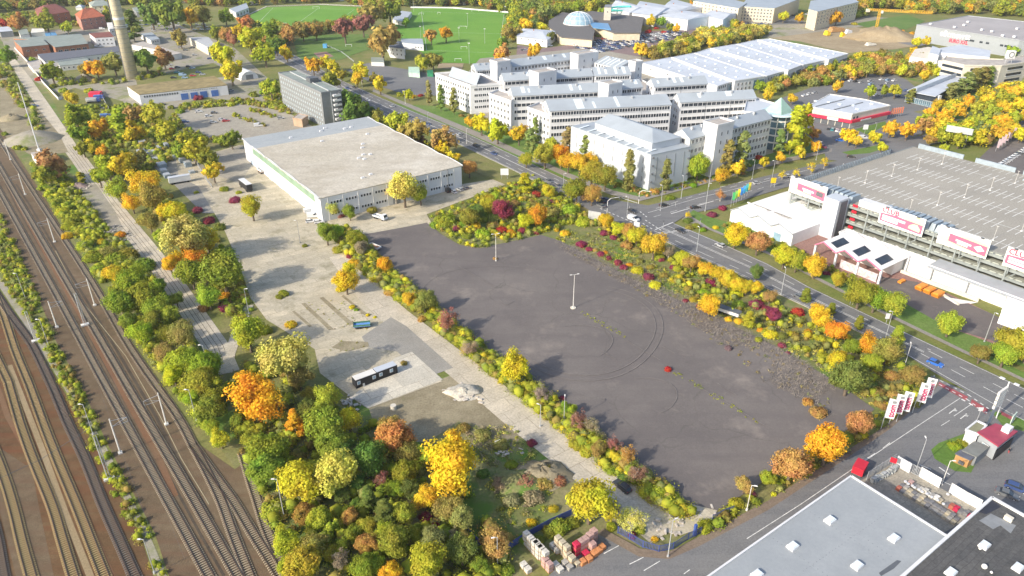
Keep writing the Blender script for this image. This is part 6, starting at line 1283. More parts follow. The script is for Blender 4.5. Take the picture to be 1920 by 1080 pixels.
thicket('undergrowth', 'tangled undergrowth on the belt left of the yard and in the lower wood', 'undergrowth', [[(470, 640), (560, 720), (640, 770), (700, 800), (760, 830), (850, 880), (900, 960), (960, 1000), (930, 1100), (560, 1100), (500, 950), (450, 850), (440, 720)], [(260, 330), (300, 360), (400, 440), (450, 510), (470, 600), (440, 610), (400, 540), (330, 450), (270, 380)], [(140, 200), (260, 200), (330, 250), (380, 300), (330, 300), (260, 330), (200, 330), (150, 260)]], .16, 1.0, 2.6, 'gglqlb', 90, .15, .6, 4)
thicket('undergrowth', 'green scrub between the tracks and the concrete lane', 'undergrowth', [[(60, 310), (120, 320), (150, 360), (200, 430), (270, 500), (340, 600), (400, 680), (430, 760), (400, 830), (350, 760), (290, 690), (240, 610), (190, 530), (140, 450), (90, 370)]], .25, .8, 2.2, 'gglqll', 90, .14, .65, 5)
thicket('undergrowth', 'low scrub and seedlings on the grass strip between the two track groups', 'undergrowth', [[(0, 400), (20, 440), (60, 530), (100, 630), (160, 745), (205, 850), (290, 1010), (330, 1100), (295, 1100), (250, 1000), (175, 850), (125, 740), (60, 610), (0, 520)]], .42, .5, 1.4, 'ggqlglb', 80, .11, .5, 6)
thicket('undergrowth', 'bronze and green shrubs crowding the strip by the main road', 'undergrowth', [[(1080, 400), (1140, 420), (1230, 462), (1330, 510), (1450, 570), (1600, 640), (1700, 690), (1740, 735), (1690, 765), (1640, 765), (1560, 700), (1480, 650), (1400, 608), (1320, 565), (1240, 525), (1280, 515), (1400, 560), (1480, 600), (1440, 585), (1330, 535), (1200, 470), (1100, 425)]], .16, .8, 2.0, 'qgblulqq', 80, .14, .6, 7)
thicket('tall_grass', 'pale dry tall grass on the rough strip beside the dark lot', 'grass', [[(1060, 430), (1120, 440), (1240, 500), (1380, 565), (1500, 635), (1640, 735), (1640, 765), (1560, 705), (1450, 640), (1330, 580), (1200, 520), (1100, 470), (1040, 450)], [(870, 800), (960, 800), (1010, 850), (1060, 900), (1010, 990), (940, 980), (900, 880)]], .5, .4, 1.0, 'wqqqlt', 30, .13, .3, 8, core=False)
thicket('undergrowth', 'dense low shrubs around the north edge of the dark lot', 'undergrowth', [[(805, 410), (850, 385), (930, 355), (1000, 330), (1060, 370), (1100, 400), (1060, 430), (1010, 440), (950, 455), (895, 466), (860, 455), (820, 435)]], .18, .8, 1.8, 'ggqblul', 80, .15, .6, 9)
thicket('undergrowth', 'leafy growth on the verge between store street and lot', 'undergrowth', [[(1330, 975), (1440, 915), (1560, 840), (1650, 780), (1700, 745), (1740, 725), (1730, 745), (1650, 802), (1560, 862), (1440, 938), (1340, 995)]], .35, .6, 1.9, 'gqlblu', 80, .13, .55, 10)
thicket('wood', 'far wood of mixed autumn trees along the upper right edge', 'wood', [[(1610, 20), (1640, -8), (2050, -12), (2050, 60), (1930, 36), (1815, 26), (1740, 30), (1650, 20)], [(1560, 10), (1630, 20), (1620, 40), (1585, 40), (1555, 38)]], .012, 4.5, 7, 'ggqdbkloy', 60, .55, .6, 11, tall=2.0, maxn=900)
thicket('wood', 'scrubby yellowing wood between the pool car lot and white trading halls', 'wood', [[(1205, 108), (1260, 90), (1320, 66), (1410, 60), (1440, 64), (1420, 74), (1380, 82), (1330, 92), (1300, 100), (1255, 112), (1225, 118)]], .03, 3, 5, 'gwwqbly', 55, .5, .6, 12, tall=1.9, maxn=500)
thicket('wood', 'garden-colony trees along the top left edge', 'wood', [[(-20, 8), (40, 2), (210, -12), (640, -14), (640, 4), (490, 10), (430, 14), (300, 8), (220, 12), (120, 12), (60, 20), (-20, 26)]], .012, 4, 6.5, 'ggqdblk', 55, .6, .6, 13, tall=1.9, maxn=900)
thicket('wood', 'trees behind the pitches and left of the leisure pool', 'wood', [[(640, 8), (760, -4), (960, -14), (1150, -10), (1140, 12), (1060, 30), (1030, 45), (968, 66), (955, 90), (948, 60), (960, 26), (860, 12), (780, 12), (700, 14)]], .014, 4, 6.5, 'ggqdbkly', 55, .6, .6, 14, tall=1.9, maxn=700)
thicket('wood', 'tree belt between the left pitch and the road', 'wood', [[(480, 55), (620, 56), (660, 44), (690, 52), (640, 62), (560, 70), (520, 100), (490, 105), (470, 80)]], .02, 3.5, 5.5, 'gqdbkl', 55, .5, .6, 15, tall=1.9, maxn=150)
thicket('wood', 'mixed trees and shrubs between the trading halls and the car dealer', 'wood', [[(1590, 120), (1640, 108), (1700, 112), (1760, 132), (1720, 148), (1640, 140), (1600, 150), (1560, 160), (1440, 176), (1440, 160), (1520, 140)]], .03, 2, 4.2, 'lbqukg', 55, .45, .6, 16, tall=1.7, maxn=300)
thicket('wood', 'continuous golden tree canopy of the avenue at the right edge', 'wood', [[(1750, 210), (1930, 158), (2000, 160), (2000, 190), (1800, 232), (1760, 228)], [(1740, 262), (1800, 252), (1960, 210), (2000, 230), (1900, 262), (1800, 285), (1745, 280)]], .012, 3.5, 5.0, 'yululqy', 70, .38, .6, 17, tall=1.9, maxn=200)
thicket('wood', 'hedge and scrub in front of the upper right avenue', 'wood', [[(1700, 112), (1800, 130), (1770, 140), (1700, 130)]], .04, 2, 3.2, 'lbuy', 50, .4, .6, 18, tall=1.7, maxn=100)
thicket('low_hedge', 'clipped low hedge bed around the grey storage block', 'hedge', [[(1150, 352), (1200, 366), (1215, 372), (1290, 352), (1400, 326), (1400, 320), (1290, 342), (1215, 358), (1160, 346)]], .25, .6, 1.1, 'gqkb', 40, .17, .5, 19)
thicket('low_hedge', 'hedge along the parking plaza by the main road', 'hedge', [[(1350, 425), (1450, 462), (1560, 512), (1640, 555), (1700, 585), (1690, 572), (1640, 540), (1560, 500), (1450, 450), (1370, 420)]], .15, .7, 1.4, 'gglb', 45, .18, .55, 20)
thicket('shrub_bed', 'shrub beds and planted strips around the hotel car park', 'shrubs', [[(325, 205), (345, 196), (450, 186), (540, 200), (535, 208), (450, 196), (345, 208)], [(440, 215), (500, 235), (495, 239), (436, 219)], [(470, 204), (530, 222), (526, 226), (466, 208)], [(330, 212), (345, 240), (400, 258), (450, 264), (440, 270), (350, 255), (318, 225)], [(500, 160), (530, 180), (545, 215), (520, 210), (495, 185)]], .22, .7, 1.8, 'gqllb', 60, .2, .6, 24)
thicket('shrub_bed', 'green hedges and shrubs among the town yards at the top left', 'shrubs', [[(0, 120), (20, 125), (60, 200), (95, 260), (80, 262), (30, 190), (0, 160)], [(105, 150), (250, 150), (300, 130), (310, 140), (240, 158), (110, 162)], [(240, 55), (262, 52), (270, 60), (250, 66)], [(0, 30), (60, 24), (130, 34), (200, 34), (215, 48), (140, 50), (60, 46), (0, 46)]], .05, 1.2, 3.0, 'gqlbg', 60, .3, .6, 25)
# dry brush heaps on the lot edge
rng = np.random.default_rng(5); M_twig = mat('dry_twigs', (0.27, 0.235, 0.20), 0.95, var=0.3, scale=.5); mb = MB()
BR = [P2(*p) for p in ((1040, 455), (1075, 462), (1150, 498), (1260, 548), (1380, 610), (1480, 660), (1560, 715), (1600, 760), (1560, 780), (1500, 760), (1430, 715), (1380, 660), (1300, 610), (1200, 548), (1120, 505), (1060, 475))]
xs = [p[0] for p in BR]; ys = [p[1] for p in BR]; k = 0
while k < 17000:
    x, y = rng.uniform(min(xs), max(xs)), rng.uniform(min(ys), max(ys))
    if not inpoly(x, y, BR) or sin(x*.35)+sin(y*.28+1)+sin((x+y)*.13) < -.9: 
        k += .2; continue
    k += 1; h = (.25+.5*abs(sin(x*.3)*sin(y*.25)))*rng.random(); a = rng.uniform(0, 6.28); l = rng.uniform(.5, 1.7); dz = rng.uniform(-.3, .5)
    p_ = Vector((x, y, h+.05)); q_ = p_+Vector((cos(a)*l, sin(a)*l, dz)); q_.z = max(.03, q_.z); w = rng.uniform(.03, .085); s_ = Vector((-sin(a)*w, cos(a)*w, 0))
    mb.add([tuple(p_-s_), tuple(p_+s_), tuple(q_+s_*.4), tuple(q_-s_*.4)], [(0, 1, 2, 3)])
o = link('brushwood', mb.mesh('brushwood', M_twig)); tag(o, 'grey dry brushwood raked along the right edge of the dark lot', 'brushwood', kind='stuff')
thicket('brushwood', 'brown withered ground scrub on the right edge of the dark lot', 'scrub', [[(1040, 455), (1150, 502), (1260, 553), (1380, 615), (1480, 665), (1560, 722), (1590, 770), (1500, 755), (1420, 705), (1300, 612), (1200, 552), (1100, 495)]], .12, .3, .8, 'ttqbt', 26, .11, .25, 21, core=False)
for x, y, r, c_, lb in ((1253, 691, 8, 'r', 'small reddish bush alone in the middle of the dark lot'), (1366, 652, 8, 'v', 'purple-grey dry shrub patch on the lot edge'), (1535, 770, 16, 'k', 'rusty brown shrub patch at the lower end of the lot'), (1515, 752, 12, 'k', 'brown scrub just above the rusty patch')):
    place_tree('bush', lb, 'bush', x, y, r, c_, 'B', None, 'lone shrubs on the dark lot')
thicket('weeds', 'line of green weeds along a crack in the dark lot', 'weeds', [[(1262, 696), (1290, 708), (1360, 750), (1430, 796), (1425, 799), (1350, 755), (1285, 713), (1260, 700)], [(1070, 576), (1100, 588), (1180, 632), (1175, 636), (1095, 594)]], .9, .2, .55, 'lgl', 22, .09, .3, 22, core=False)
thicket('weeds', 'grass tufts growing in the joints of the concrete yard', 'weeds', [[(560, 570), (640, 560), (700, 600), (690, 620), (630, 630)], [(600, 640), (690, 640), (690, 655), (620, 665)]], .12, .15, .5, 'qlbt', 20, .09, .3, 23, core=False)
# ================================================================ VEHICLES, LAMPS, FENCES, GOODS
def profile_body(prof, w, inset=.0, m=0):
    """side profile (y,z) extruded across x with slightly drawn-in flanks"""
    mb = MB(); n = len(prof); zs = [p[1] for p in prof]; zt = max(zs)
    vs = []
    for s_ in (-1, 1): vs += [(s_*(w/2-inset*(p[1]/zt)), p[0], p[1]) for p in prof]
    mb.add(vs, [tuple(range(n))[::-1], tuple(range(n, 2*n))]+[(i, (i+1) % n, n+(i+1) % n, n+i) for i in range(n)], m); return mb
def wheelmb(x, y, r=.32): 
    return MB().tube((x-.11, y, r), (x+.11, y, r), r, 12)
def car_parts(kind='hatch'):
    L = {'hatch': 4.1, 'saloon': 4.5, 'estate': 4.6, 'van': 5.0}[kind]; h = L/2
    if kind == 'van': body = [(-h, .3), (-h, 1.9), (h-1.9, 1.95), (h-1.0, 1.15), (h-.1, .95), (h, .3)]; cab = None
    else: body = [(-h, .3), (-h, .85), (-h+.15, .95), (h-1.25, .93), (h-.15, .72), (h, .3)]
    bm = profile_body(body, 1.76 if kind != 'van' else 1.95, .06)
    tail = {'hatch': -h+.12, 'saloon': -h+.75, 'estate': -h+.1, 'van': -h+.1}[kind]
    if kind == 'van':
        g = MB().add([(s_*.86, y, z) for s_ in (-1, 1) for y, z in ((h-1.85, 1.88), (h-1.0, 1.2))], [(0, 1, 3, 2)])
        g.v = [(x, y+.03, z+.03) for x, y, z in g.v]
        for s_ in (-1, 1): g.box((s_*.95, h-1.95, 1.2), (.06, .9, .55))
        return bm, g, None, L
    gl = profile_body([(tail, .93), (tail+.35, 1.34), (h-2.05, 1.36), (h-1.2, .93)], 1.62, .14)
    rf = profile_body([(tail+.38, 1.345), (tail+.42, 1.43), (h-2.15, 1.43), (h-2.05, 1.36)], 1.48, .03)
    return bm, gl, rf, L
CARP = {}; PM = paint(); M_head = mat('headlamp', (.75, .76, .78), .2); M_tail = mat('tail_lamp', (.35, .02, .02), .3)
def car_proto(kind):
    if kind in CARP: return CARP[kind]
    bm, g, rf, L = car_parts(kind)
    if rf: bm.add(rf.v, rf.f)
    h = L/2; d = {'body': bm.mesh('body', PM), 'window_glass': g.mesh('window_glass', M_glass)}
    far = MB(); far.add(bm.v, bm.f, 0); far.add(g.v, g.f, 1)
    wh = []
    for x in (-.8, .8):
        for y in (-h+.8, h-.85): wh.append((x, y)); w_ = wheelmb(x, y); far.add(w_.v, w_.f, 2)
    d['far'] = far.mesh('car', [PM, M_glass, M_rubber]); d['wheel'] = wheelmb(0, 0).mesh('wheel', M_rubber); d['rim'] = MB().tube((-.12, 0, .32), (.12, 0, .32), .19, 8).mesh('rim', M_steel)
    d['wh'] = wh; d['headlight'] = MB().box((0, 0, 0), (.34, .08, .16)).mesh('headlight', M_head); d['tail_light'] = MB().box((0, 0, 0), (.25, .08, .2)).mesh('tail_light', M_tail); d['h'] = h
    CARP[kind] = d; return d
PC = dict(k=((.018, .018, .02), 'black'), w=((.75, .76, .77), 'white'), s=((.42, .44, .46), 'silver'), g=((.14, .15, .16), 'grey'), b=((.03, .07, .22), 'dark blue'), B=((.02, .16, .62), 'bright blue'), r=((.5, .02, .03), 'red'), t=((.03, .28, .33), 'teal'), l=((.28, .42, .6), 'light blue'))
def car(x, y, az, c, label, kind='hatch', near=True, group=None, world=None, z=0):
    p = world or P2(x, y); d = car_proto(kind); rz = -radians(az); col = PC[c][0]; nm = 'van' if kind == 'van' else 'parked_car'
    if not near:
        o = link(nm, d['far'], loc=p[:2]+(z+.005,), rz=rz, color=col); return tag(o, label, 'van' if kind == 'van' else 'car', group)
    r = link(nm, None, loc=p[:2]+(z+.005,), rz=rz); tag(r, label, 'van' if kind == 'van' else 'car', group)
    link('body', d['body'], r, color=col); link('window_glass', d['window_glass'], r)
    for wx, wy in d['wh']: w_ = link('wheel', d['wheel'], r, (wx, wy, 0)); link('rim', d['rim'], w_)
    for s_ in (-.62, .62): link('headlight', d['headlight'], r, (s_, d['h']-.03, .62)); link('tail_light', d['tail_light'], r, (s_, -d['h']+.02, .72))
    return r
AF, AB_ = 147, -33     # headings along the main road (towards the viewer / away)
for a in ((1166, 915, -37, 'k', 'black estate car parked on the cracked service road beside the bush tip', 'estate'), (1753, 684, 140, 'B', 'bright blue car driving on the main road near the store street', 'hatch'),
          (1276, 435, 147, 'k', 'black saloon waiting behind the stop line right of the junction', 'saloon'), (1185, 398, 147, 'k', 'black saloon crossing the middle of the junction', 'saloon'), (1128, 380, -33, 'k', 'black car at the stop line, farther of the two under the gantry', 'hatch'), (1127, 388, -33, 'g', 'dark grey car at the stop line, nearer of the two under the gantry', 'saloon'), (1134, 376, -33, 'b', 'dark blue car behind the pair at the stop line', 'estate'),
          (1245, 387, 74, 'k', 'black car waiting on the side road by the traffic island', 'hatch'), (1304, 391, 76, 'k', 'black car turning into the side road past the small orange tree', 'saloon'), (1030, 342, 147, 'g', 'dark car on the main road, left one of a close pair', 'hatch'), (1047, 351, 147, 'g', 'dark blue-grey car on the main road, right one of a close pair', 'saloon'),
          (926, 290, 147, 'b', 'dark blue car on the main road beside the warehouse corner', 'saloon'), (802, 234, 147, 'b', 'dark blue car under the street lamp on the main road', 'saloon'), (652, 167, 147, 'b', 'blue car near the slab block on the main road', 'hatch'), (665, 165, 147, 'k', 'black car just right of the blue one by the slab block', 'hatch'),
          (1889, 493, 147, 'g', 'grey car half hidden by a young tree on the main road', 'hatch'), (1840, 495, 147, 'g', 'x', 'hatch'), (1887, 930, 128, 'g', 'grey-violet car parked at the right edge, left of the blue one', 'saloon'), (1905, 918, 128, 'b', 'dark blue silver-striped car at the right edge', 'estate'), (1596, 296, 110, 'k', 'black car on the roundabout beside the lawn', 'hatch'), (1543, 277, 160, 'r', 'red car entering the roundabout from the left', 'hatch'), (1575, 265, 95, 'B', 'blue car on the far side of the roundabout', 'saloon'), (1617, 260, 85, 'w', 'white van on the far side of the roundabout', 'van'), (1188, 413, 140, 'w', 'white van on the main road in front of the hedge at the junction', 'van')):
    if a[4] != 'x': car(*a)
for a in ((690, 189, 147, 'w', 'white car on the main road, first right of the slab block', 'hatch'), (735, 201, -33, 's', 'silver car on the main road above the warehouse roof corner', 'saloon'), (768, 222, 147, 'g', 'grey car on the main road left of the lamp-side blue car', 'hatch'), (860, 254, -33, 's', 'silver car on the main road opposite the three yellow trees', 'hatch'), (893, 275, 147, 'k', 'black estate on the main road just before the warehouse corner', 'estate'), (985, 307, -33, 'w', 'white car on the main road left of the close dark pair', 'hatch'), (1350, 462, -33, 's', 'silver car on the main road beside the plaza trees', 'hatch'), (1500, 560, 147, 'g', 'grey car on the main road beside the young street trees', 'saloon'), (1420, 345, 74, 's', 'silver car on the side road behind the coloured flags', 'hatch'), (1480, 332, 74, 'w', 'white car on the side road by the garage corner', 'hatch')): car(*a, near=False)
car(838, 359, -30, 'k', 'black car parked left of the white one by the warehouse front', 'van'); car(850, 361, -35, 'w', 'white small car second in the row by the warehouse front'); car(862, 357, -38, 's', 'silver car third in the row by the warehouse front'); car(872, 354, -38, 'g', 'grey car at the right end of the row by the warehouse front')
wv = [(582, 398, 60, 'van'), (595, 393, 60, 'van'), (588, 407, 80, 'van'), (605, 402, 60, 'hatch'), (583, 417, 70, 'hatch'), (599, 418, 75, 'hatch'), (612, 412, 80, 'hatch')]
for i, (x, y, az, k) in enumerate(wv): car(x, y, az, 'w', 'white vehicle in the cluster at the warehouse corner, %s from the top' % ordn(i+1), k, group='white vehicles at the warehouse corner')
FARP = [ # small parked cars: x,y,az,colour,label
 (373, 211, 70, 'w', 'white car alone at the top of the hotel car park'), (391, 219, 60, 'w', 'white car left of centre in the hotel car park'), (402, 213, 70, 'g', 'grey car behind the white ones in the hotel car park'), (400, 231, 70, 's', 'silver car in the front row of the hotel car park'), (416, 226, 70, 'w', 'white car beside the dark red one in the hotel car park'), (424, 228, 70, 'r', 'dark red car in the hotel car park'),
 (348, 230, 70, 'b', 'dark blue car in the shade, left of the hotel car park'), (527, 223, 70, 's', 'silver car on the drive beside the slab block'), (648, 220, 40, 'w', 'white car at the foot of the slab block stairs'), (485, 237, 70, 'w', 'white van on the hotel drive near the warehouse'), (305, 197, 75, 'k', 'dark car in front of the white workshop'),
 (323, 130, 75, 'r', 'red car in the row above the workshop'), (333, 127, 75, 'g', 'grey car right of the red one above the workshop'), (317, 123, 75, 's', 'silver car on the lane above the row'), (354, 126, 75, 'k', 'black car in the rear row above the workshop'), (361, 129, 75, 'l', 'light blue car in the rear row above the workshop'), (332, 137, 75, 't', 'teal car in the middle row above the workshop'), (343, 142, 75, 'l', 'light blue van in the middle row above the workshop'), (362, 143, 75, 'r', 'dark red car in the middle row above the workshop'), (372, 137, 75, 'b', 'dark blue car at the right of the rows above the workshop'), (380, 141, 75, 's', 'silver car at the right end above the workshop'), (326, 147, 75, 'k', 'black car in the front row above the workshop'), (347, 147, 75, 'l', 'light blue car in the front row above the workshop'),
 (339, 90, 75, 's', 'beige-silver car left of the barrack building'), (348, 95, 75, 'g', 'dark car just below the silver one by the barrack'), (365, 104, 60, 'w', 'white and blue car at the corner of the barrack lawn'), (394, 111, 75, 'b', 'dark blue car right of the barrack lawn'), (433, 171, 60, 's', 'silver car at the right end of the white workshop'),
 (185, 200, 80, 'b', 'blue car in the small fenced yard by the lane'), (190, 204, 80, 's', 'silver estate in the small fenced yard by the lane'), (66, 200, 80, 'b', 'blue and white car on the lane verge left of the yard'), (192, 55, 75, 'w', 'white van behind the small white house'), (184, 89, 75, 'w', 'white van between shed roof and white house'), (60, 110, 80, 'b', 'x'),
 (1031, 87, 75, 'w', 'white van in the lane behind the office park'), (981, 95, 70, 'g', 'dark car left end of the short row by the yellow tree'), (986, 95, 70, 's', 'silver car in the short row by the yellow tree'), (1741, 681, 0, 'k', 'x')]
for a in FARP:
    if a[4] != 'x': car(*a, kind='van' if 'van' in a[4] else 'hatch', near=False)
rng = random.Random(11)
LOTN = {}
def lotcars(p00, p10, p01, p11, nr, nc, phrase, cols, fill=.85, az=20, exact=None):
    """far crowded lots: cars of one colour there share a label because nothing tells them apart"""
    for i in range(nr):
        for j in range(nc):
            if rng.random() > fill: continue
            u, v = (i+.5)/nr, (j+.5)/nc; q = tuple((p00[k]*(1-u)+p01[k]*u)*(1-v)+(p10[k]*(1-u)+p11[k]*u)*v for k in (0, 1))
            c = rng.choice(cols); k = rng.choice(['hatch', 'saloon', 'estate'])
            car(q[0]+rng.uniform(-.6, .6), q[1], az+rng.uniform(-4, 4), c, '%s car, %s place in %s row %s' % (PC[c][1], ordn(j+1), ordn(i+1), phrase), near=False, group='cars parked %s' % phrase, kind=k)
lotcars((1100, 79), (1185, 66), (1120, 101), (1212, 84), 6, 18, 'of the lot below the dome', 'kbbgswwskb', .9, 150)
lotcars((1190, 68), (1268, 57), (1212, 86), (1290, 66), 5, 15, 'of the right-hand pool lot', 'kbgswwskb', .9, 150)
lotcars((1065, 84), (1095, 82), (1080, 92), (1110, 96), 2, 6, 'of the small left pool lot', 'kbgsw', .9, 150)
lotcars((1500, 30), (1600, 22), (1330, 38), (1420, 34), 2, 8, 'near the beige hotel', 'kbgsw', .6, 150)
lotcars((1380, 42), (1440, 42), (1370, 52), (1440, 54), 2, 8, 'right of the outdoor pool', 'kbgsw', .7, 150)
lotcars((1668, 68), (1735, 78), (1690, 66), (1750, 74), 1, 7, 'in front of the grey superstore', 'kbgsw', .8, 60)
lotcars((1575, 143), (1690, 150), (1570, 150), (1650, 165), 3, 9, 'around the car dealership', 'kbwswlg', .75, 60)
lotcars((1625, 165), (1700, 165), (1640, 185), (1720, 190), 2, 6, 'before the car showroom', 'kbwswlg', .6, 60)
lotcars((1555, 238), (1585, 246), (1545, 245), (1575, 252), 1, 4, 'in front of the tyre shop', 'tkws', .95, 30)
lotcars((1870, 310), (1925, 275), (1880, 314), (1935, 280), 1, 10, 'of the far right lot', 'wwswgw', 1, 70)
lotcars((255, 62), (400, 58), (262, 38), (370, 30), 6, 11, 'of the scrap yard near the chimney', 'wksgwsbw', .7, 70)
lotcars((1500, 180), (1530, 172), (1506, 184), (1536, 176), 1, 3, 'behind the tyre shop roof', 'rws', 1, 60)
for i, (x, y, az) in enumerate(((1620, 150, 60), (1660, 100, 80))): pass
# trucks, trailers, containers
def truck(x, y, az, label, cab, load, L=7.0, w=2.4, hh=1.2, tall=False, name='truck', cat='truck'):
    p = P2(x, y); r = -radians(az); th = T(name, p+(0,), label, cat); th.o.rotation_euler = (0, 0, r); loc = th.loc; th.loc = (0, 0, 0)
    if cab: th.part('cab', profile_body([(L/2-1.9, .7), (L/2-1.9, 2.5), (L/2-.4, 2.5), (L/2-.05, 1.5), (L/2, .6)], w-.1, .05), cab); th.part('windscreen', MB().add([(s_*w*.42, L/2-.38+dy, z) for s_ in (-1, 1) for dy, z in ((.04, 2.4), (.36, 1.55))], [(0, 1, 3, 2)]), M_glass)
    bl = L-(2.1 if cab else 0); y0 = -L/2+bl/2; th.part('chassis', MB().box((0, 0, .55), (w-.5, L-.4, .3)), M_dgrey)
    if tall: th.part('box_body', MB().box((0, y0, .95), (w, bl, hh)), load[0]); th.part('box_roof', MB().box((0, y0, .95+hh), (w+.06, bl+.06, .12)), load[1])
    else:
        th.part('load_bed', MB().box((0, y0, .9), (w, bl, .15)), load[1])
        for s_ in (-1, 1): th.part('side_board', MB().box((s_*(w/2-.04), y0, 1.05), (.08, bl, hh)), load[0]); th.part('tail_board', MB().box((0, y0+s_*(bl/2-.04), 1.05), (w, .08, hh)), load[0])
    for s_ in (-1, 1):
        for yy in (L/2-1.2, -L/2+1.0, -L/2+2.1): th.part('wheel', MB().tube((s_*(w/2-.25)-.13, yy, .45), (s_*(w/2-.25)+.13, yy, .45), .45, 12), M_rubber)
    return th
truck(713, 411, 125, 'white tipper truck parked between the bushes and the warehouse', M_white, (M_white, M_steel), 6.4, 2.2, .5)
truck(702, 467, 128, 'white drop-side trailer with rust-brown load at the corner of the dark lot', None, (M_white, mat('rust_load', (.4, .22, .13), .9)), 5.5, 2.2, .5, name='trailer', cat='trailer')
truck(679, 614, 80, 'green and blue trailer with bales on the concrete yard', None, (mat('trailer_green', (.06, .17, .09), .7), mat('bale_blue', (.12, .28, .62), .6)), 5.0, 2.2, .5, name='trailer', cat='trailer')
truck(462, 355, -38, 'black semi-trailer with a white roof in the concrete yard', None, (M_black, M_white), 9.5, 2.5, 2.6, True, 'trailer', 'trailer')
truck(338, 343, 60, 'long white box trailer at the end of the storage yard', None, (M_white, M_roofw), 9, 2.5, 2.3, True, 'trailer', 'trailer')
truck(491, 324, -40, 'open skip trailer with red load beside the warehouse wall', None, (M_offwhite, M_brick), 5, 2.3, 1.0, name='trailer', cat='skip')
truck(1609, 888, 40, 'red delivery van with white lettering beside the store roof corner', None, (M_redc, M_redc), 3.6, 2.3, 1.7, True, 'van', 'van')
truck(176, 192, 75, 'blue lorry with a grey box in the small fenced yard', M_bluep, (M_offwhite, M_steel), 8, 2.4, 1.8, True)
truck(1366, 590, 130, 'half-hidden white trailer with black cover behind the yellow bush', None, (M_white, M_dgrey), 7, 2.4, 1.0, True, 'trailer', 'trailer')
for (x, y, lb) in ((187, 186, 'blue lorry cab left of the shelter behind the trees'), (200, 222, 'blue tarpaulin-covered load beside the poplar')): truck(x, y, 75, lb, M_bluep, (M_bluep, mat('tarp_blue', (.07, .2, .5), .5)), 6, 2.3, 1.6, True)
solo('shed_roof', MB().box(P2(180, 180)+(0,), (7, 5, 2.6), .2), [M_redp], 'small container with a faded red roof in the fenced yard', 'container')
# site cabins
c0, c1_ = P2(668.3, 729.6), P2(744.8, 700.8); d, nn, l = outward(c0, c1_); a_ = atan2(d[1], d[0])
for i, lb in enumerate(('black site cabin, left one of two joined end to end, grey-white roof', 'black site cabin, right one of two joined, brighter white roof')):
    m_ = off(off(c0, d, 3.03+i*6.08), nn, -1.22); th = T('site_cabin', m_+(0,), lb, 'cabin', 'two black site cabins on the pale slab'); z0 = .12+i*.08
    th.part('body', MB().box(m_+(z0,), (6.0, 2.42, 2.5), a_), M_black); th.part('roof', MB().box(m_+(z0+2.5,), (5.9, 2.3, .1), a_), M_roofw if i else M_offwhite)
    ribs = MB()
    for k in range(24): ribs.box(off(off(m_, d, -2.9+k*.25), nn, 1.23)+(z0+.1,), (.08, .05, 2.3), a_)
    th.part('ribbing', ribs, M_black)
    for s_ in ((-2.2, 2.2) if i == 0 else (-1.9, 1.2)):
        q = off(off(m_, d, s_), nn, 1.25); w_ = th.part('window', MB().box(q+(z0+1.0,), (.95, .1, 1.05), a_), M_white); th.part('pane', MB().box(off(q, nn, .04)+(z0+1.15,), (.65, .08, .75), a_), M_glassl, parent=w_)
    if i == 0: q = off(off(m_, d, -.9), nn, 1.27); th.part('step', MB().box(q+(0,), (.5, .4, 1.0), a_), M_steel)
for (x, y, lb) in ((1040/4+480, 761, 'concrete well ring standing in the sandy ground'),):
    c = P2(738, 767); solo('well_ring', MB().tube(c+(0,), c+(1.2,), .75, 16, m=0), M_cream, lb, 'well ring')
c = P2(934, 834); solo('rubble_cube', MB().box(c+(0,), (1.4, 1.2, 1.0), .4, taper=.9), M_offwhite, 'pale broken box lying in the rough grass', 'crate')
def heap(name, label, cat, x, y, R, h, m, seed=1, n=14, sq=.7, rough=.25):
    c = P2(x, y); rr = random.Random(seed); vs = []; fs = []; K = 7
    for j in range(K+1):
        t_ = j/K
        for i in range(n):
            a = 2*pi*i/n; r = R*t_*(1+rr.uniform(-rough, rough)*.6); z = h*max(0, cos(t_*pi/2))**1.1*(1+rr.uniform(-rough, rough)) if j < K else -.05
            vs.append((c[0]+r*cos(a), c[1]+r*sin(a)*sq, z))
    for j in range(K):
        for i in range(n): fs.append((j*n+i, (j+1)*n+i, (j+1)*n+(i+1) % n, j*n+(i+1) % n))
    mb = MB(); mb.add(vs, fs); o = solo(name, mb, m, label, cat, loc=c+(0,), smooth=True)
    return o
heap('gravel_heap', 'broad cone of blue-grey gravel by the white mast', 'gravel heap', 62, 262, 15, 4.5, G_gravel, 1, 20, .9, .08)
heap('sand_heap', 'tan sand heap left of the pale one behind the lane', 'sand heap', 130, 156, 7, 3.2, G_sand, 2); heap('sand_heap', 'larger pale sand heap behind the lane near the yellow tree', 'sand heap', 160, 150, 8, 4, G_gravel, 3)
heap('earth_heap', 'rough earth mound at the left edge below the car', 'earth heap', 22, 224, 8, 3, G_earth, 4); heap('earth_heap', 'big brown earth heap under the yellow crane', 'earth heap', 1655, 72, 34, 9, G_sand, 5, 20)
heap('rubble_heap', 'dark purplish rubble heap in the scrub by the lane', 'rubble heap', 165, 436, 4, 2, mat('rubble_purple', (.26, .2, .19), .95, var=.3), 6); heap('rubble_heap', 'scrap and debris heap left of the lane', 'rubble heap', 148, 350, 4.5, 1.6, mat('rubble_purple', (.26, .2, .19)), 7)
heap('rubble_heap', 'pale broken concrete heap beside the service road', 'rubble heap', 872, 735, 5, 1.1, mat('pale_rubble', (.5, .47, .4), .95, var=.25, scale=2), 8, rough=.5)
heap('earth_heap', 'brown overgrown earth bank near the lower end of the service road', 'earth heap', 1015, 890, 7, 2.2, G_earth, 9, rough=.4); heap('earth_heap', 'dry grassy mound left of the brown bank', 'earth heap', 975, 905, 7, 2, G_rough, 10)
rr = random.Random(3); db = MB()
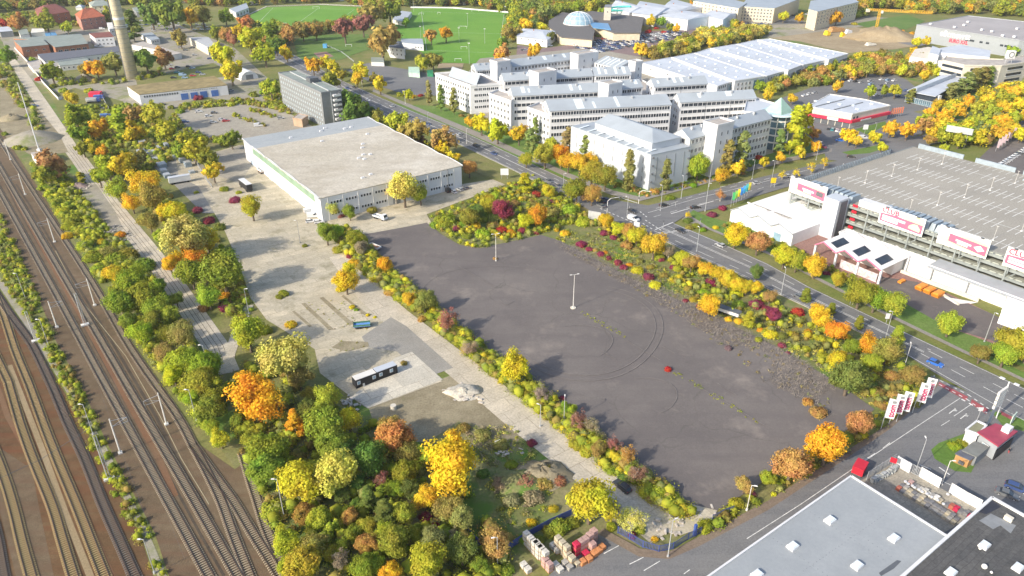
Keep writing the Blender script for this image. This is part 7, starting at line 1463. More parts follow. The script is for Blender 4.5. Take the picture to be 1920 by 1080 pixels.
for (cx, cy, n_, s_) in ((655, 755, 26, 3.2), (150, 352, 30, 3.5), (200, 432, 30, 5), (225, 445, 22, 4), (872, 738, 26, 4), (945, 850, 12, 3), (1290, 965, 22, 6), (1250, 990, 12, 4)):
    q = P2(cx, cy)
    for _ in range(n_): db.box((q[0]+rr.gauss(0, s_*.5), q[1]+rr.gauss(0, s_*.5), rr.uniform(0, .3)), (rr.uniform(.3, 1.3), rr.uniform(.2, .8), rr.uniform(.08, .4)), rr.uniform(0, 3))
o = link('debris', db.mesh('debris', mat('debris_pale', (.5, .46, .41), .9, var=.3, scale=1))); tag(o, 'scattered pale rubble and debris lying around the site', 'debris', kind='stuff')
# lamps -------------------------------------------------------------------------
def lamp(x, y, h, label, kind='single', m=None, group=None, az=0.0, zb=0):
    c = P2(x, y); th = T('street_lamp', c+(zb,), label, 'street lamp', group); m = m or M_steel; zt = zb+h
    th.part('pole', MB().tube(c+(zb,), c+(zt,), .12 if h > 9 else .09, 8, .06), m); th.part('foot', MB().tube(c+(zb,), c+(zb+.5,), .25, 8), m); ca, sa = cos(az), sin(az)
    for s_ in ((1,) if kind == 'single' else (-1, 1)):
        k_ = 1.2 if kind != 'single' else .8; e = (c[0]+ca*k_*s_, c[1]+sa*k_*s_, zt+.12); a_ = th.part('arm', MB().tube(c+(zt-.05,), e, .06, 6), m); th.part('lantern', MB().box((e[0], e[1], e[2]-.08), (.7, .26, .14), az, taper=.8), M_frame)
    return th
lamp(1074.5, 578, 11.8, 'tall white twin-arm lamp in the middle of the dark lot', 'double', M_wpole, az=.3)
c = P2(1074.5, 578); solo('plinth', MB().tube(c+(0,), c+(.35,), .9, 14), M_cream, 'round pale concrete plinth of the lamp on the dark lot', 'plinth')
lamp(930, 490, 10.5, 'twin-arm lamp with a tuft of dry grass at its foot, upper dark lot', 'double', M_wpole, az=.3)
place_tree('bush', 'tuft of dry orange grass at the foot of the upper lot lamp', 'bush', 928, 484, 5, 'k', 'B', None, 'lamp tufts')
lamp(563, 456, 9, 'thin lamp with a left arm in the concrete yard', 'single', M_mgrey, az=3.0); lamp(467, 590, 9, 'slender lamp among the trees beside the yard, by the blue sheet', 'single', M_steel)
lamp(1057, 795, 8, 'short pole among the hedge bushes beside the lot', 'single', M_steel, az=1.5); lamp(1013, 800, 6.5, 'small lamp on the service road edge', 'single', M_steel, az=2.6)
RL = [(1238, 396, 11), (1277, 373, 10), (1329, 350, 10), (1306, 472, 9.5), (1175, 408, 9), (1056, 362, 9), (803, 240, 8.5), (875, 270, 8), (1112, 352, 5), (1410, 336, 9), (1447, 338, 9), (1464, 553, 9.5), (1660, 634, 9), (1696, 686, 7), (760, 195, 8), (680, 172, 7), (1530, 300, 9), (1400, 957, 7), (1252, 1045, 10), (933, 1067, 8.5), (1717, 883, 9), (1765, 910, 7), (1845, 642, 10), (1573, 345, 9), (1637, 262, 9), (1322, 396, 12)]
RL.sort()
for i, (x, y, h) in enumerate(RL): lamp(x, y, h, 'slim grey street lamp by the roads, %s from the left' % ordn(i+1), 'single', M_steel if h > 8 else M_wpole, 'street lamps along the roads', az=rr.uniform(0, 6.28))
for i, (x, y, h) in enumerate(((534, 974, 11), (369, 790, 9.5), (392, 700, 9))): lamp(x, y, h, 'white-headed yard lamp in the lineside trees, %s from the bottom' % ordn(i+1), 'single', M_steel, 'yard lamps along the railway', az=pi)
for i, (x, y, h) in enumerate(((290, 1075, 9), (175, 815, 9), (92, 650, 9), (48, 560, 9))): lamp(x, y, h, 'short lamp on the grass strip between tracks, %s from the bottom' % ordn(i+1), 'single', M_steel, 'lamps on the grass strip between tracks', az=pi)
# catenary masts ------------------------------------------------------------------
MASTS = [(312.5, 796, 9.5, 1), (226, 850, 10, 0), (107, 614, 9, 1), (178, 573, 9.5, 0), (102.5, 454, 9.5, 1), (47.5, 365, 9.5, 1), (20, 300, 9, 1)]
for i, (x, y, h, dbl) in enumerate(MASTS):
    c = P2(x, y); th = T('catenary_mast', c+(0,), 'white catenary mast beside the right-hand tracks, %s from the bottom' % ordn(i+1), 'catenary mast', 'catenary masts along the railway')
    th.part('mast', MB().tube(c+(0,), c+(h,), .2, 8, .13), M_wpole); th.part('footing', MB().box(c+(0,), (.9, .9, .4), ANG), M_offwhite)
    s_ = 1 if i != 1 and i != 2 else 1; e = off(c, DB, -3.4*s_) if i not in (1, 2) else off(c, DB, 3.4)
    br = MB(); br.tube(c+(h-.6,), e+(h-1.0,), .05, 5); br.tube(c+(h-2.2,), e+(h-1.0,), .05, 5); br.tube(e+(h-1.0,), e+(h-2.2,), .04, 5); br.tube(c+(h-2.2,), e+(h-2.2,), .04, 5); th.part('bracket', br, M_steel)
c = P2(64, 267); th = T('white_mast', c+(0,), 'very tall slim white mast rising from the hut by the railway', 'mast'); th.part('mast', MB().tube(P2(74, 283)+(0,), P2(74, 283)+(34,), .32, 8, .2), M_white); th.part('base', MB().box(P2(74, 283)+(0,), (1.6, 1.6, 1.2)), M_white)
def lattice(th, nm, a, b, w, m, n=12, r=.05):
    mb = MB(); a = Vector(a); b = Vector(b); d = (b-a); u = d.orthogonal().normalized(); v = d.normalized().cross(u); cs = [(u*w/2+v*w/2), (u*w/2-v*w/2), (-u*w/2-v*w/2), (-u*w/2+v*w/2)]
    for k in range(4):
        mb.tube(a+cs[k], b+cs[k], r, 4)
        for i in range(n): mb.tube(a+cs[k]+d*(i/n), a+cs[(k+1) % 4]+d*((i+1)/n), r*.6, 3)
    return th.part(nm, mb, m)
for i, (x, y, h) in enumerate(((205, 898, 12), (68, 640, 10), (160, 610, 11))):
    c = P2(x, y); th = T('lattice_mast', c+(0,), 'grey lattice gantry mast on the grass strip, %s' % ('near the bottom beside concrete feet' if i == 0 else 'middle of the strip' if i == 1 else 'beside the right-hand tracks'), 'lattice mast')
    lattice(th, 'mast', c+(0,), c+(h,), .55, M_steel); th.part('footing', MB().box(c+(0,), (2.2, 1.2, .5), ANG), M_offwhite)
wr = MB()
for off0 in (0, 3.6, 9.5):
    q0 = P2(-40, 240); pts = [off(off(P2(391, 1080), DB, -off0-3), DA, k*20)+(6.2+.3*abs((k % 3)-1),) for k in range(0, 11)]
    for p, q in zip(pts[:-1], pts[1:]): wr.tube(p, q, .012, 3)
p0 = P(-30, 905, 5.5); p1 = P(160, 808, 8.5)
for a, b in ((P(-40, 915, 6), P(75, 862, 6.4)), (P(75, 862, 6.4), P(165, 805, 9))): wr.tube(a, b, .05, 4)
solo('catenary_wire', wr, M_dgrey, 'thin overhead wires strung above the tracks', 'overhead wire', loc=(0, 0, 0))
# low concrete cable trough and brackets beside the tracks
strip('cable_trough', [(104, 470), (150, 560), (236, 668), (300, 780), (340, 860), (392, 946)], -.09, .09, mat('trough', (0.36, 0.31, 0.2), .9), z=.06)
# fences --------------------------------------------------------------------------
def fence(name, label, pts, h, m, panel=2.5, solid=False, mp=None, top=True, rail=True):
    L_ = [P2(*p) for p in pts]; th = T(name, L_[0]+(0,), label, 'fence')
    for a, b in zip(L_[:-1], L_[1:]):
        d = (b[0]-a[0], b[1]-a[1]); l = hypot(*d); ang = atan2(d[1], d[0]); n = max(1, int(l/panel))
        for i in range(n):
            q = lerp(a, b, (i+.5)/n); q0 = lerp(a, b, i/n); th.part('post', MB().box(q0+(0,), (.1 if rail else .4, .1 if rail else .4, h+.05), ang), mp or m)
            if not rail: continue
            mb = MB()
            if solid: mb.box(q+(.08,), (l/n-.12, .06, h-.12), ang)
            else:
                k = int(l/n/.28)
                for j in range(k): mb.box(lerp(a, b, (i+(j+.5)/k)/n)+(.08,), (.09, .04, h-.12), ang)
                for z in (.3, h-.3): mb.box(q+(z,), (l/n, .05, .08), ang)
            th.part('panel', mb, m)
    return th
M_bfence = mat('blue_fence', (0.055, 0.085, 0.27), .6)
fence('blue_fence', 'blue picket fence curving round the lower corner of the site', [(1158, 1000), (1180, 1012), (1205, 1027), (1235, 1036), (1262, 1030), (1290, 1012), (1315, 1000)], 2.0, M_bfence)
fence('blue_fence', 'blue picket fence piece right of the gap, beside the verge', [(1335, 978), (1355, 968), (1375, 960)], 2.0, M_bfence)
fence('blue_fence', 'blue panel fence between the wood and the brick pallets', [(868, 992), (905, 1030), (948, 1035), (985, 1010), (1030, 985), (1072, 966)], 1.8, M_bfence, solid=True)
c = P2(1302, 1004); solo('gate_post', MB().box(c+(0,), (.5, .5, 3.0), .4), M_bluep, 'thick bright blue gate post in the curved blue fence', 'gate post')
fence('garden_wall', 'pale wall along the lane beside the garages', [(28, 92), (52, 118), (82, 158), (110, 188), (118, 186)], 2.0, M_offwhite, 4, True)
fence('garden_wall', 'dark wall of the small fenced yard by the lane', [(186, 173), (205, 207)], 2.2, M_mgrey, 4, True); fence('wire_fence', 'thin wire fence between storage yard and warehouse yard', [(366, 303), (388, 340), (398, 352)], 1.8, M_steel, 3)
fence('pitch_barrier', 'white barrier rail around the left pitch', [(462, 30), (500, 13), (600, 9), (695, 13)], 1.1, M_white, 5); fence('pitch_barrier', 'white advertising boards behind the right pitch', [(770, 15), (850, 16), (960, 25)], 1.6, M_white, 8, True)
fence('pitch_barrier', 'dotted white posts around the practice lawn', [(612, 86), (640, 98), (665, 117)], 1.0, M_white, 3, rail=False)
# yard fence of the building store: white screens and mesh
fence('screen_fence', 'tall white boarded screen along the garden yard, left length', [(1722, 895), (1760, 917)], 3.0, M_tarp, 5.5, True, M_steel); fence('screen_fence', 'tall white boarded screen along the garden yard, right length', [(1778, 925), (1806, 942), (1836, 958)], 3.0, M_tarp, 5.5, True, M_steel)
fence('mesh_gate', 'grey mesh gate with white corner board of the garden yard', [(1680, 872), (1700, 884), (1722, 895)], 2.8, M_steel, 3); fence('mesh_fence', 'mesh fence of the garden yard facing the street', [(1624, 902), (1650, 885), (1677, 868)], 2.8, M_steel, 2.5)
c = P2(1675, 872); solo('white_board', MB().box(off(c, dfr, 2)+(.2,), (3.2, .12, 2.8), ANG-pi/2), M_white, 'white square board at the corner of the garden yard', 'board')
# garden-yard goods
rr = random.Random(9); GC = [('grey paving stone', (.33, .32, .3)), ('beige paving stone', (.45, .4, .3)), ('pale stone', (.55, .53, .48)), ('pink stone', (.45, .3, .28)), ('white stone', (.7, .69, .66)), ('dark grey stone', (.2, .2, .21)), ('red brick', (.4, .13, .09)), ('crimson sack', (.5, .03, .08)), ('orange brick', (.55, .24, .1))]
def pallets(p, q, n, phrase, cols, h0=.7, h1=1.3, rows=1, dv=1.4):
    A_, B_ = P2(*p), P2(*q); cnt = {}
    for j in range(rows):
        for i in range(n):
            nm, col = GC[rr.choice(cols)]; c = off(lerp(A_, B_, (i+.5)/n), DB, j*dv); cnt[nm] = cnt.get(nm, 0)+1
            th = T('pallet_stack', c+(0,), '%s pallet %s, %s of its colour' % (nm, phrase, ordn(cnt[nm])), 'pallet', 'pallets '+phrase); h = rr.uniform(h0, h1)
            th.part('pallet', MB().box(c+(0.0,), (1.15, .95, .14), ANG), M_wood)
            mb = MB()
            for k in range(max(2, int(h/.22))): mb.box(c+(.15+k*h/max(2, int(h/.22)),), (1.1*rr.uniform(.94, 1), .9*rr.uniform(.94, 1), h/max(2, int(h/.22))-.015), ANG)
            th.part('goods', mb, mat('goods_'+nm.replace(' ', '_'), col, .8, var=.25, scale=2))
pallets((1703, 908), (1765, 945), 9, 'in the rear row of the garden yard', [0, 1, 2, 3, 4, 5]); pallets((1770, 948), (1822, 975), 6, 'at the right of the garden yard', [0, 1, 5, 6, 7])
pallets((1680, 918), (1790, 985), 14, 'in the middle rows of the garden yard', [5, 0, 0, 1, 5, 0, 5, 1, 6], .5, 1.1, 2)
sh = MB()
for i in range(12): a = lerp(P2(1628, 900), P2(1672, 876), i/12); sh.box(off(a, dfr, 1)+(0,), (1.3, .8, rr.uniform(.6, 1.5)), ANG)
for i in range(9): sh.box(lerp(P2(1640, 905), P2(1680, 884), i/9)+(0,), (1.0, .7, rr.uniform(.4, 1.0)), ANG+.2)
o = link('plant_racks', sh.mesh('plant_racks', mat('rack_grey', (.36, .38, .38), .7, var=.4, scale=2))); tag(o, 'crowded grey racks and carts inside the street-side yard fence', 'racks', kind='stuff')
for i, q in enumerate([(1695, 911), (1700, 915), (1708, 919), (1712, 922), (1720, 926), (1726, 930), (1735, 934), (1744, 940), (1755, 946), (1766, 953), (1774, 935)]): solo('parasol', MB().tube(P2(*q)+(1.2,), P2(*q)+(1.35,), .33, 10), M_white, 'small white disc above the yard rows, %s from the left' % ordn(i+1), 'yard light', 'white discs in the garden yard')
sheet('yard', [(1610, 905), (1675, 868), (1840, 960), (1770, 1000)], G_pave)
# brick pallets bottom centre
def stack(x, y, n, h, lb, ci, w=1.15):
    c = P2(x, y); nm, col = GC[ci]; th = T('pallet_stack', c+(0,), lb, 'pallet', 'stacked brick and block pallets beside the street'); k = max(1, int(h/1.05))
    for j in range(k):
        th.part('pallet', MB().box(c+(j*1.08,), (w, w, .13), ANG), M_wood); mb = MB()
        for r_ in range(4): mb.box(c+(j*1.08+.14+r_*.235,), (w*.98, w*.98, .225), ANG)
        th.part('goods', mb, mat('goods_'+nm.replace(' ', '_'), col, .8, var=.25, scale=2))
rows = [((990, 1072), 2, 2, 2), ((1010, 1045), 4, 3.3, 2), ((1022, 1055), 3, 3.3, 2), ((1030, 1070), 2, 2.2, 3), ((1050, 1072), 2, 1.1, 2), ((1045, 1035), 2, 1.2, 2), ((1062, 1045), 3, 3.2, 1), ((1072, 1058), 2, 2.2, 1), ((1068, 1068), 2, 1.1, 0), ((1082, 1060), 1, 1.1, 1)]
k = 0
for (x, y), n, h, ci in rows:
    for i in range(n):
        k += 1; p_ = off(P2(x, y), DA, i*1.35); stack_px = p_; c = p_; nm, col = GC[ci]; th = T('pallet_stack', c+(0,), '%s block stack in the grey goods rows, %s from the left' % (nm.split()[0], ordn(k)), 'pallet', 'grey block pallets at the bottom centre'); kk = max(1, int(h/1.05))
        for j in range(kk):
            th.part('pallet', MB().box(c+(j*1.08,), (1.15, 1.15, .13), ANG), M_wood); mb = MB()
            for r_ in range(4): mb.box(c+(j*1.08+.14+r_*.235,), (1.12, 1.12, .225), ANG)
            th.part('goods', mb, mat('goods_'+nm.replace(' ', '_'), col, .8, var=.25, scale=2))
for i, (x, y, h, ci) in enumerate(((1080, 1040, 3.3, 7), (1088, 1035, 3.3, 3), (1096, 1030, 3.3, 3), (1105, 1022, 3.3, 3), (1112, 1015, 3.3, 3), (1098, 1042, 1.1, 7), (1092, 1058, 1.1, 8), (1104, 1052, 1.1, 8), (1114, 1042, 1.1, 8), (1110, 1032, 2.2, 3), (1122, 1036, 1.1, 8), (1128, 1030, 1.1, 8))):
    stack(x, y, 1, h, '%s pallet among the reddish goods, %s from the left' % (GC[ci][0], ordn(i+1)), ci, 1.25)
# storage-yard goods near the warehouse (blue-grey crates and glass racks)
M_bcr = mat('bluegrey_crate', (.28, .34, .39), .5, var=.25, scale=1); rr = random.Random(21)
for i, (x, y, w, l, h) in enumerate(((268, 272, 5, 4, 2.2), (266, 290, 3, 4, 2.6), (284, 288, 5, 5, 1.6), (299, 283, 5, 1.5, 2.4), (313, 278, 4, 2, 2.6), (290, 303, 5, 4, 1.6), (304, 312, 6, 4, 1.7), (308, 325, 4, 3, 2.0), (314, 332, 4, 3, 1.6), (331, 298, 3, 3, 2.2), (343, 304, 3, 3, 2.0), (353, 312, 4, 3, 2.4), (360, 324, 3.5, 2.5, 1.0))):
    c = P2(x, y); th = T('crate', c+(0,), 'blue-grey crate in the storage yard, %s from the top left' % ordn(i+1), 'crate', 'crates in the storage yard'); mb = MB(); k = int(h/.45)
    for j in range(k): mb.box(c+(j*h/k,), (w*rr.uniform(.9, 1), l*rr.uniform(.9, 1), h/k-.06), ANG-pi/2+rr.uniform(-.05, .05))
    th.part('slats', mb, M_bcr); th.part('lid', MB().box(c+(h,), (w*.8, l*.8, .12), ANG-pi/2), M_steel)
# skips
for i, (x, y) in enumerate(((1726, 543), (1741, 549), (1757, 556))):
    c = P2(x, y); th = T('skip', c+(0,), 'orange waste skip, %s of the three by the loading ramp' % ['left', 'middle', 'right'][i], 'skip', 'orange skips by the ramp')
    th.part('tub', profile_body([(-1.6, .2), (-2.3, 1.5), (2.3, 1.5), (1.6, .2)], 2.2, -.0), M_orange); th.o.rotation_euler = (0, 0, -AZB)
    for ch in th.o.children: ch.location = (0, 0, 0); ch.data.transform(Matrix.Translation(Vector(th.loc)))
    l_ = link('lid', MB().box((0, 0, 1.5), (1.8, 4.0, .25), 0, taper=.85).mesh('lid', M_orange), th.o)
c = P2(1690, 530); th = T('market_stall', c+(0,), 'orange benches and pallets in front of the market entrance', 'bench'); th.part('bench', MB().box(c+(0,), (3, 1.2, .9), ANG), M_orange); th.part('pallet', MB().box(off(c, DB, -2.5)+(0,), (2.2, 1.6, .2), ANG), M_wood)
# signs and flags -------------------------------------------------------------------
TO = mat('flag_magenta', (.42, .03, .12), .6); M_flag = mat('flag_white', (.80, .80, .80), .7, var=.03)
for i, (bx_, by_, tx, ty) in enumerate(((1651, 806, 1668, 744), (1666, 797, 1683, 735), (1680, 792, 1697, 727), (1710, 775, 1735, 705), (1722, 765, 1747, 699))):
    c = P2(bx_, by_); hh = 9.5; th = T('flag', c+(0,), 'white banner flag reading toom upwards, %s of five along the street corner' % ordn(i+1), 'flag', 'toom banner flags at the street corner')
    th.part('pole', MB().tube(c+(0,), c+(hh,), .09, 8, .05), M_steel); e = .08; w_, h_ = 2.0, 5.6; fd = (0.94, -.34); vs = []; fs = []
    for j in range(9):
        for k in range(4): s_ = k/3; vs.append((c[0]+fd[0]*(e+w_*s_)-fd[1]*.12*sin(j*.9+i)*s_, c[1]+fd[1]*(e+w_*s_)+fd[0]*.12*sin(j*.9+i)*s_, hh-.1-h_*j/8-.12*s_))
    for j in range(8):
        for k in range(3): fs.append((j*4+k, j*4+k+1, j*4+5+k, j*4+4+k))
    mb = MB(); mb.add(vs, fs); me_ = th.part('banner', mb, M_flag, smooth=True)
    ctr = (c[0]+fd[0]*1.1+fd[1]*.3, c[1]+fd[1]*1.1-fd[0]*.3); 
    text_on('lettering', 'toom', ctr, (0, 0, 1), 2.0, TO, hh-3.3, parent=th.o, up=(-fd[0], -fd[1], 0), extr=.015, aw=3.6)
    th.part('logo', MB().box((c[0]+fd[0]*1.1+fd[1]*.28, c[1]+fd[1]*1.1-fd[0]*.28, hh-1.2), (.75, .06, .75), atan2(fd[1], fd[0])), M_mgrey)
fl = ['green', 'lime green', 'yellow', 'blue', 'second blue', 'teal', 'olive yellow']; fc = [(.05, .35, .12), (.2, .45, .08), (.7, .55, .03), (.03, .2, .6), (.05, .3, .6), (.05, .35, .35), (.45, .42, .05)]
for i in range(7):
    c = P2(1370+i*5, 388-i*3.2); th = T('flag', c+(0,), '%s banner flag in the coloured row by the side road' % fl[i], 'flag', 'coloured banner flags by the side road'); th.part('pole', MB().tube(c+(0,), c+(6.5,), .06, 6), M_steel); th.part('banner', MB().box((c[0]+.6, c[1], 3.0), (1.1, .05, 3.4), -.2), mat('flag_'+fl[i].replace(' ', '_'), fc[i], .7))
for i in range(7):
    c = P2(1866+i*6, 285-i*4.4); th = T('flag', c+(0,), 'pink and white dealer banner, %s of the slanting row at the right' % ordn(i+1), 'flag', 'dealer banners at the right'); th.part('pole', MB().tube(c+(0,), c+(7,), .07, 6), M_steel); th.part('banner', MB().box((c[0]+.6, c[1], 2.2), (1.1, .05, 4.4), .1), mat('flag_pinkish', (.68, .5, .52), .7))
for i in range(6):
    c = P2(1668+i*4, 222-i*.6); th = T('flag', c+(0,), 'orange-red banner, %s of the row beside the tyre shop' % ordn(i+1), 'flag', 'orange banners by the tyre shop'); th.part('pole', MB().tube(c+(0,), c+(6,), .06, 6), M_steel); th.part('banner', MB().box((c[0]+.5, c[1], 2.2), (.8, .05, 3.6), .1), mat('flag_orange', (.65, .2, .1), .7))
def sign(x, y, w, h, z, label, m, posts=2, ang=0.0, mp=None):
    c = P2(x, y); th = T('sign_board', c+(0,), label, 'sign'); th.part('panel', MB().box(c+(z,), (w, .18, h), ang), m)
    for s_ in ((-.35, .35) if posts == 2 else (0,)): th.part('post', MB().tube((c[0]+w*s_*cos(ang), c[1]+w*s_*sin(ang), 0), (c[0]+w*s_*cos(ang), c[1]+w*s_*sin(ang), z+.1), .07, 6), mp or M_steel)
    return th
sign(1448, 352, 2.2, 2.4, 2.2, 'square yellow direction sign on two posts beside the side road', M_yellow); sign(946, 336, 3.6, 3.0, 2.0, 'white information board with blue base at the yard entrance', M_white)
sign(1114, 416, 5.2, 3.6, .8, 'large grey-backed billboard beside the junction', M_steel, ang=-.45); sign(1193, 432, 2.2, 1.8, 1.6, 'small white sign at the hedge by the junction', M_white, 2, -.3); sign(1596, 571, 1.2, 1.6, 1.6, 'small white bus stop sign on the verge', M_white); sign(1661, 606, 1.2, 1.8, 1.6, 'narrow white sign on the right verge', M_white, 1)
sign(1620, 253, 2.6, 2.6, 3, 'white cube sign on a pole beside the roundabout', M_white, 1); sign(1895, 797, 2.6, 2.4, 1.0, 'pale green square board beside the red roof', mat('palegreen', (.55, .65, .58)), 2, .7); sign(1831, 790, 1.0, 1.0, 3.2, 'white round-edged sign above the kiosk', M_white, 1); sign(1669, 884, 1.3, 1.3, 2.6, 'round-looking red and white road sign at the yard corner', M_redc, 1, -.6)
sign(1790, 275, 12, 3.2, 7, 'long slanting white and grey road gantry board at the avenue', M_steel, 2, -.7); sign(1640, 790, .7, .9, 1.2, 'tiny yellow marker beside the flags', M_yellow, 1)
# traffic lights
for i, (x, y, az, lb) in enumerate(((712, 0, 0, ''),)): pass
for i, (x, y, ax, ay, lb) in enumerate(((1197, 383, 4.5, -1.5, 'curved white traffic light gantry at the grey storage block corner'), (1138, 400, 5, 2.2, 'grey traffic light gantry over the waiting cars'))):
    c = P2(x, y); th = T('traffic_light', c+(0,), lb, 'traffic light'); mb = MB(); prev = c+(0,)
    for k in range(1, 9):
        t_ = k/8; q = (c[0]+ax*max(0, t_-.5)*2, c[1]+ay*max(0, t_-.5)*2, 6.2*min(1, t_*1.7)-.0); mb.tube(prev, q, .12, 6); prev = q
    th.part('mast', mb, M_wpole); th.part('signal_head', MB().box((prev[0], prev[1], prev[2]-.9), (.35, .35, 1.0)), M_dgrey); th.part('signal_head', MB().box((c[0], c[1]-.25, 2.4), (.35, .3, .9)), M_dgrey)
for i, (x, y) in enumerate(((1243, 428), (1180, 396), (1266, 388), (1312, 424), (1072, 377))): 
    c = P2(x, y); th = T('traffic_light', c+(0,), 'short pole traffic light at the junction, %s from the left' % ordn([3, 2, 4, 5, 1][i]), 'traffic light', 'pole traffic lights at the junction'); th.part('pole', MB().tube(c+(0,), c+(3.4,), .07, 6), M_steel); th.part('signal_head', MB().box((c[0], c[1]-.15, 2.5), (.35, .3, .95)), M_dgrey)
# goals, floodlights
def goal(x, y, w, h, label, ang=0):
    c = P2(x, y); ca, sa = cos(ang), sin(ang); mb = MB(); a = (c[0]-w/2*ca, c[1]-w/2*sa); b = (c[0]+w/2*ca, c[1]+w/2*sa)
    for p, q in ((a+(0,), a+(h,)), (b+(0,), b+(h,)), (a+(h,), b+(h,))): mb.tube(p, q, .14, 6)
    for p in (a, b): mb.tube(p+(h,), (p[0]-sa*1.5, p[1]+ca*1.5, 0), .06, 4)
    mb.tube((a[0]-sa*1.5, a[1]+ca*1.5, .05), (b[0]-sa*1.5, b[1]+ca*1.5, .05), .06, 4); solo('goal', mb, M_white, label, 'goal', loc=c+(0,))
for q in ((593, 17, 7.3, 2.4, 'goal at the far end of the left pitch'), (531, 48, 7.3, 2.4, 'goal at the near end of the left pitch'), (868, 54, 7.3, 2.4, 'goal in the middle of the right pitch'), (891, 22, 7.3, 2.4, 'goal at the far end of the right pitch'), (870, 92, 5, 2, 'small goal left of the rear office wing, upper one'), (859, 115, 5, 2, 'small goal at the sand strip, nearest the offices'), (756, 46, 5, 2.2, 'goal beside the changing pavilion'), (790, 28, 5, 2, 'small goal at the top left of the right pitch'), (654, 88, 5, 2, 'small goal on the practice lawn'), (823, 27, 3, 2, 'little goal with green net on the right pitch')): goal(*q)
for i, (x, y, h) in enumerate(((880, 120, 15), (909, 82, 12), (861, 80, 12), (789, 72, 10), (877, 50, 12), (947, 40, 14), (776, 22, 14))): c = P2(x, y); th = T('floodlight_mast', c+(0,), 'thin floodlight mast on the pitches, %s from the bottom' % ordn(i+1), 'floodlight mast', 'floodlight masts on the pitches'); th.part('mast', MB().tube(c+(0,), c+(h,), .14, 6, .08), M_steel); th.part('lamp_head', MB().box(c+(h,), (1.6, .4, .4)), M_frame)
solo('container_hut', MB().box(P2(610, 90)+(0,), (3.2, 3, 3.2)), mat('azure', (.1, .35, .65), .5), 'small azure blue hut on the practice lawn', 'hut', loc=P(610, 90))
# tower crane
c = P2(1640, 66); th = T('tower_crane', c+(0,), 'yellow tower crane over the earth heap at the building site', 'crane'); hC = 21
M_cr = mat('crane_yellow', (.72, .42, .03), .5); lattice(th, 'tower', c+(0,), c+(hC,), 1.8, M_cr, 16, .16); jd = (.93, -.37); tip = (c[0]+jd[0]*42, c[1]+jd[1]*42, hC+.5); ctj = (c[0]-jd[0]*10, c[1]-jd[1]*10, hC+.5)
lattice(th, 'jib', c+(hC+.5,), tip, 1.5, M_cr, 22, .16); lattice(th, 'counter_jib', c+(hC+.5,), ctj, 1.2, M_cr, 6, .14); th.part('counterweight', MB().box((ctj[0], ctj[1], hC-1.5), (3, 2, 2.6), 0), M_cream); th.part('cab', MB().box((c[0]+1.4, c[1]-1, hC-2), (1.8, 1.8, 2.2)), M_white); th.part('base', MB().box(P2(1640, 66)+(0,), (6, 6, 1)), M_cream)
for i, (x, y, m_, lb, s_) in enumerate(((1550, 67, M_yellow, 'yellow excavator body left on the building site', (4, 5, 3)), (1579, 70, M_yellow, 'yellow digger right of the first on the building site', (4, 3, 3)), (1660, 68, M_yellow, 'yellow tank wagon right of the earth heap', (9, 3, 3)), (1590, 65, M_white, 'white site truck beside the yellow digger', (7, 3, 3)), (1567, 60, M_wood, 'pale timber formwork stack on the building site', (16, 6, 3)), (1632, 86, M_cream, 'white slabs in front of the earth heap', (10, 4, 1.2)))):
    c = P2(x, y); th = T('site_machine', c+(0,), lb, 'machine'); th.part('body', MB().box(c+(.6,), s_, .4, taper=.85), m_); th.part('undercarriage', MB().box(c+(0,), (s_[0]*.9, s_[1]*.9, .7), .4), M_dgrey); th.part('top', MB().box((c[0]-s_[0]*.2, c[1], s_[2]+.55), (s_[0]*.35, s_[1]*.6, 1.0), .4), m_)
# small houses showing through the gardens at the top edge
rr = random.Random(31)
XS_ = sorted([rr.uniform(5, 640) for _ in range(16)]+[rr.uniform(720, 1130) for _ in range(10)])
for i in range(26):
    x = XS_[i]; y = rr.uniform(-2, 9) if x > 230 else rr.uniform(1, 20); c = P2(x, y); th = T('garden_house', c+(0,), 'tiny garden house at the top edge, %s from the left' % ordn(i+1), 'house', 'garden houses at the top edge'); a = rr.uniform(0, 3); w, l = rr.uniform(6, 10), rr.uniform(5, 7)
    th.part('wall', MB().box(c+(0,), (w, l, 3), a), M_offwhite); th.part('roof', MB().box(c+(3,), (w+1, l+1, 2), a, taper=.3), rr.choice([M_felt, M_tile, M_roofw, M_mgrey]))
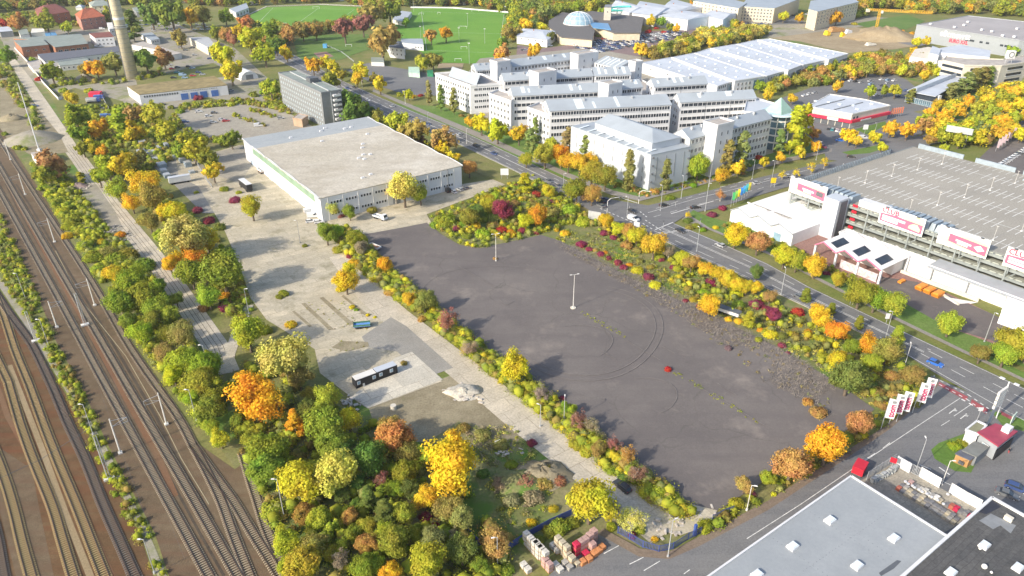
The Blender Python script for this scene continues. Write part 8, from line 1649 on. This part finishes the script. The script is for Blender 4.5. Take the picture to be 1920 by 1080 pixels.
# person beside the service kiosk
def person(x, y, label, shirt, trousers, face=0.0):
    c = P2(x, y); me = bpy.data.meshes.new('body'); J = [(0, 0, .95), (0, 0, 1.2), (0, 0, 1.45), (0, .01, 1.55), (0, .02, 1.68), (.19, 0, 1.42), (.26, .05, 1.15), (.24, .18, .95), (-.19, 0, 1.42), (-.26, .02, 1.15), (-.25, .1, .92), (.1, 0, .9), (.12, .06, .5), (.12, -.02, .08), (.12, .14, .04), (-.1, 0, .9), (-.12, -.04, .5), (-.12, -.1, .08), (-.12, .05, .04)]
    E_ = [(0, 1), (1, 2), (2, 3), (3, 4), (2, 5), (5, 6), (6, 7), (2, 8), (8, 9), (9, 10), (0, 11), (11, 12), (12, 13), (13, 14), (0, 15), (15, 16), (16, 17), (17, 18)]; R_ = [.15, .14, .15, .055, .1, .07, .045, .035, .07, .045, .035, .09, .06, .045, .04, .09, .06, .045, .04]
    me.from_pydata(J, E_, []); o = link('person', me, loc=c+(0,), rz=face); md = o.modifiers.new('skin', 'SKIN'); me.skin_vertices.new() if not me.skin_vertices else None
    for i, r in enumerate(R_): me.skin_vertices[0].data[i].radius = (r, r*.85)
    me.skin_vertices[0].data[0].use_root = True; md2 = o.modifiers.new('sub', 'SUBSURF'); md2.levels = 1; md2.render_levels = 1
    bpy.context.view_layer.update(); m2 = bpy.data.meshes.new_from_object(o.evaluated_get(bpy.context.evaluated_depsgraph_get())); o.modifiers.clear(); o.data = m2; m2.materials.clear()
    for m_ in (trousers, shirt, mat('skin', (.5, .32, .24), .7)): m2.materials.append(m_)
    for p in m2.polygons: p.material_index = 0 if p.center.z < .95 else (1 if p.center.z < 1.5 else 2)
    tag(o, label, 'person'); link('hair', MB().ball((0, -.01, 1.74), .1, 8, 5).mesh('hair', M_dgrey), o)
hz = MB().prism([(-1500, -120), (1500, -120), (1500, 1900), (-1500, 1900)], -1.0, 118.0, bottom=True)
hm, ht, ho = newmat('haze'); pv = N(ht, 'ShaderNodeVolumePrincipled'); pv.inputs['Color'].default_value = (0.92, 0.95, 1.0, 1); pv.inputs['Density'].default_value = 0.00008; pv.inputs['Anisotropy'].default_value = 0.2
ht.links.new(pv.outputs[0], ho.inputs['Volume']); tag(link('haze', hz.mesh('haze', hm)), kind='stuff')
person(1890, 850, 'person in black top and red-white trousers walking beside the red-roofed kiosk', M_black, mat('redwhite', (.55, .1, .1), .8), 1.0)
person(34, 458, 'person in dark clothes standing beside the tracks at the grass strip', M_black, M_black, .4)
for lb_, os_ in list(USED.items()):
    if len(re.split(r'[\s-]+', lb_)) > 16: print('LONG', lb_)
    if len(os_) > 1 and not os_[0].get('group'): print('DUP', lb_, len(os_))
print('OBJECTS', len(bpy.data.objects))
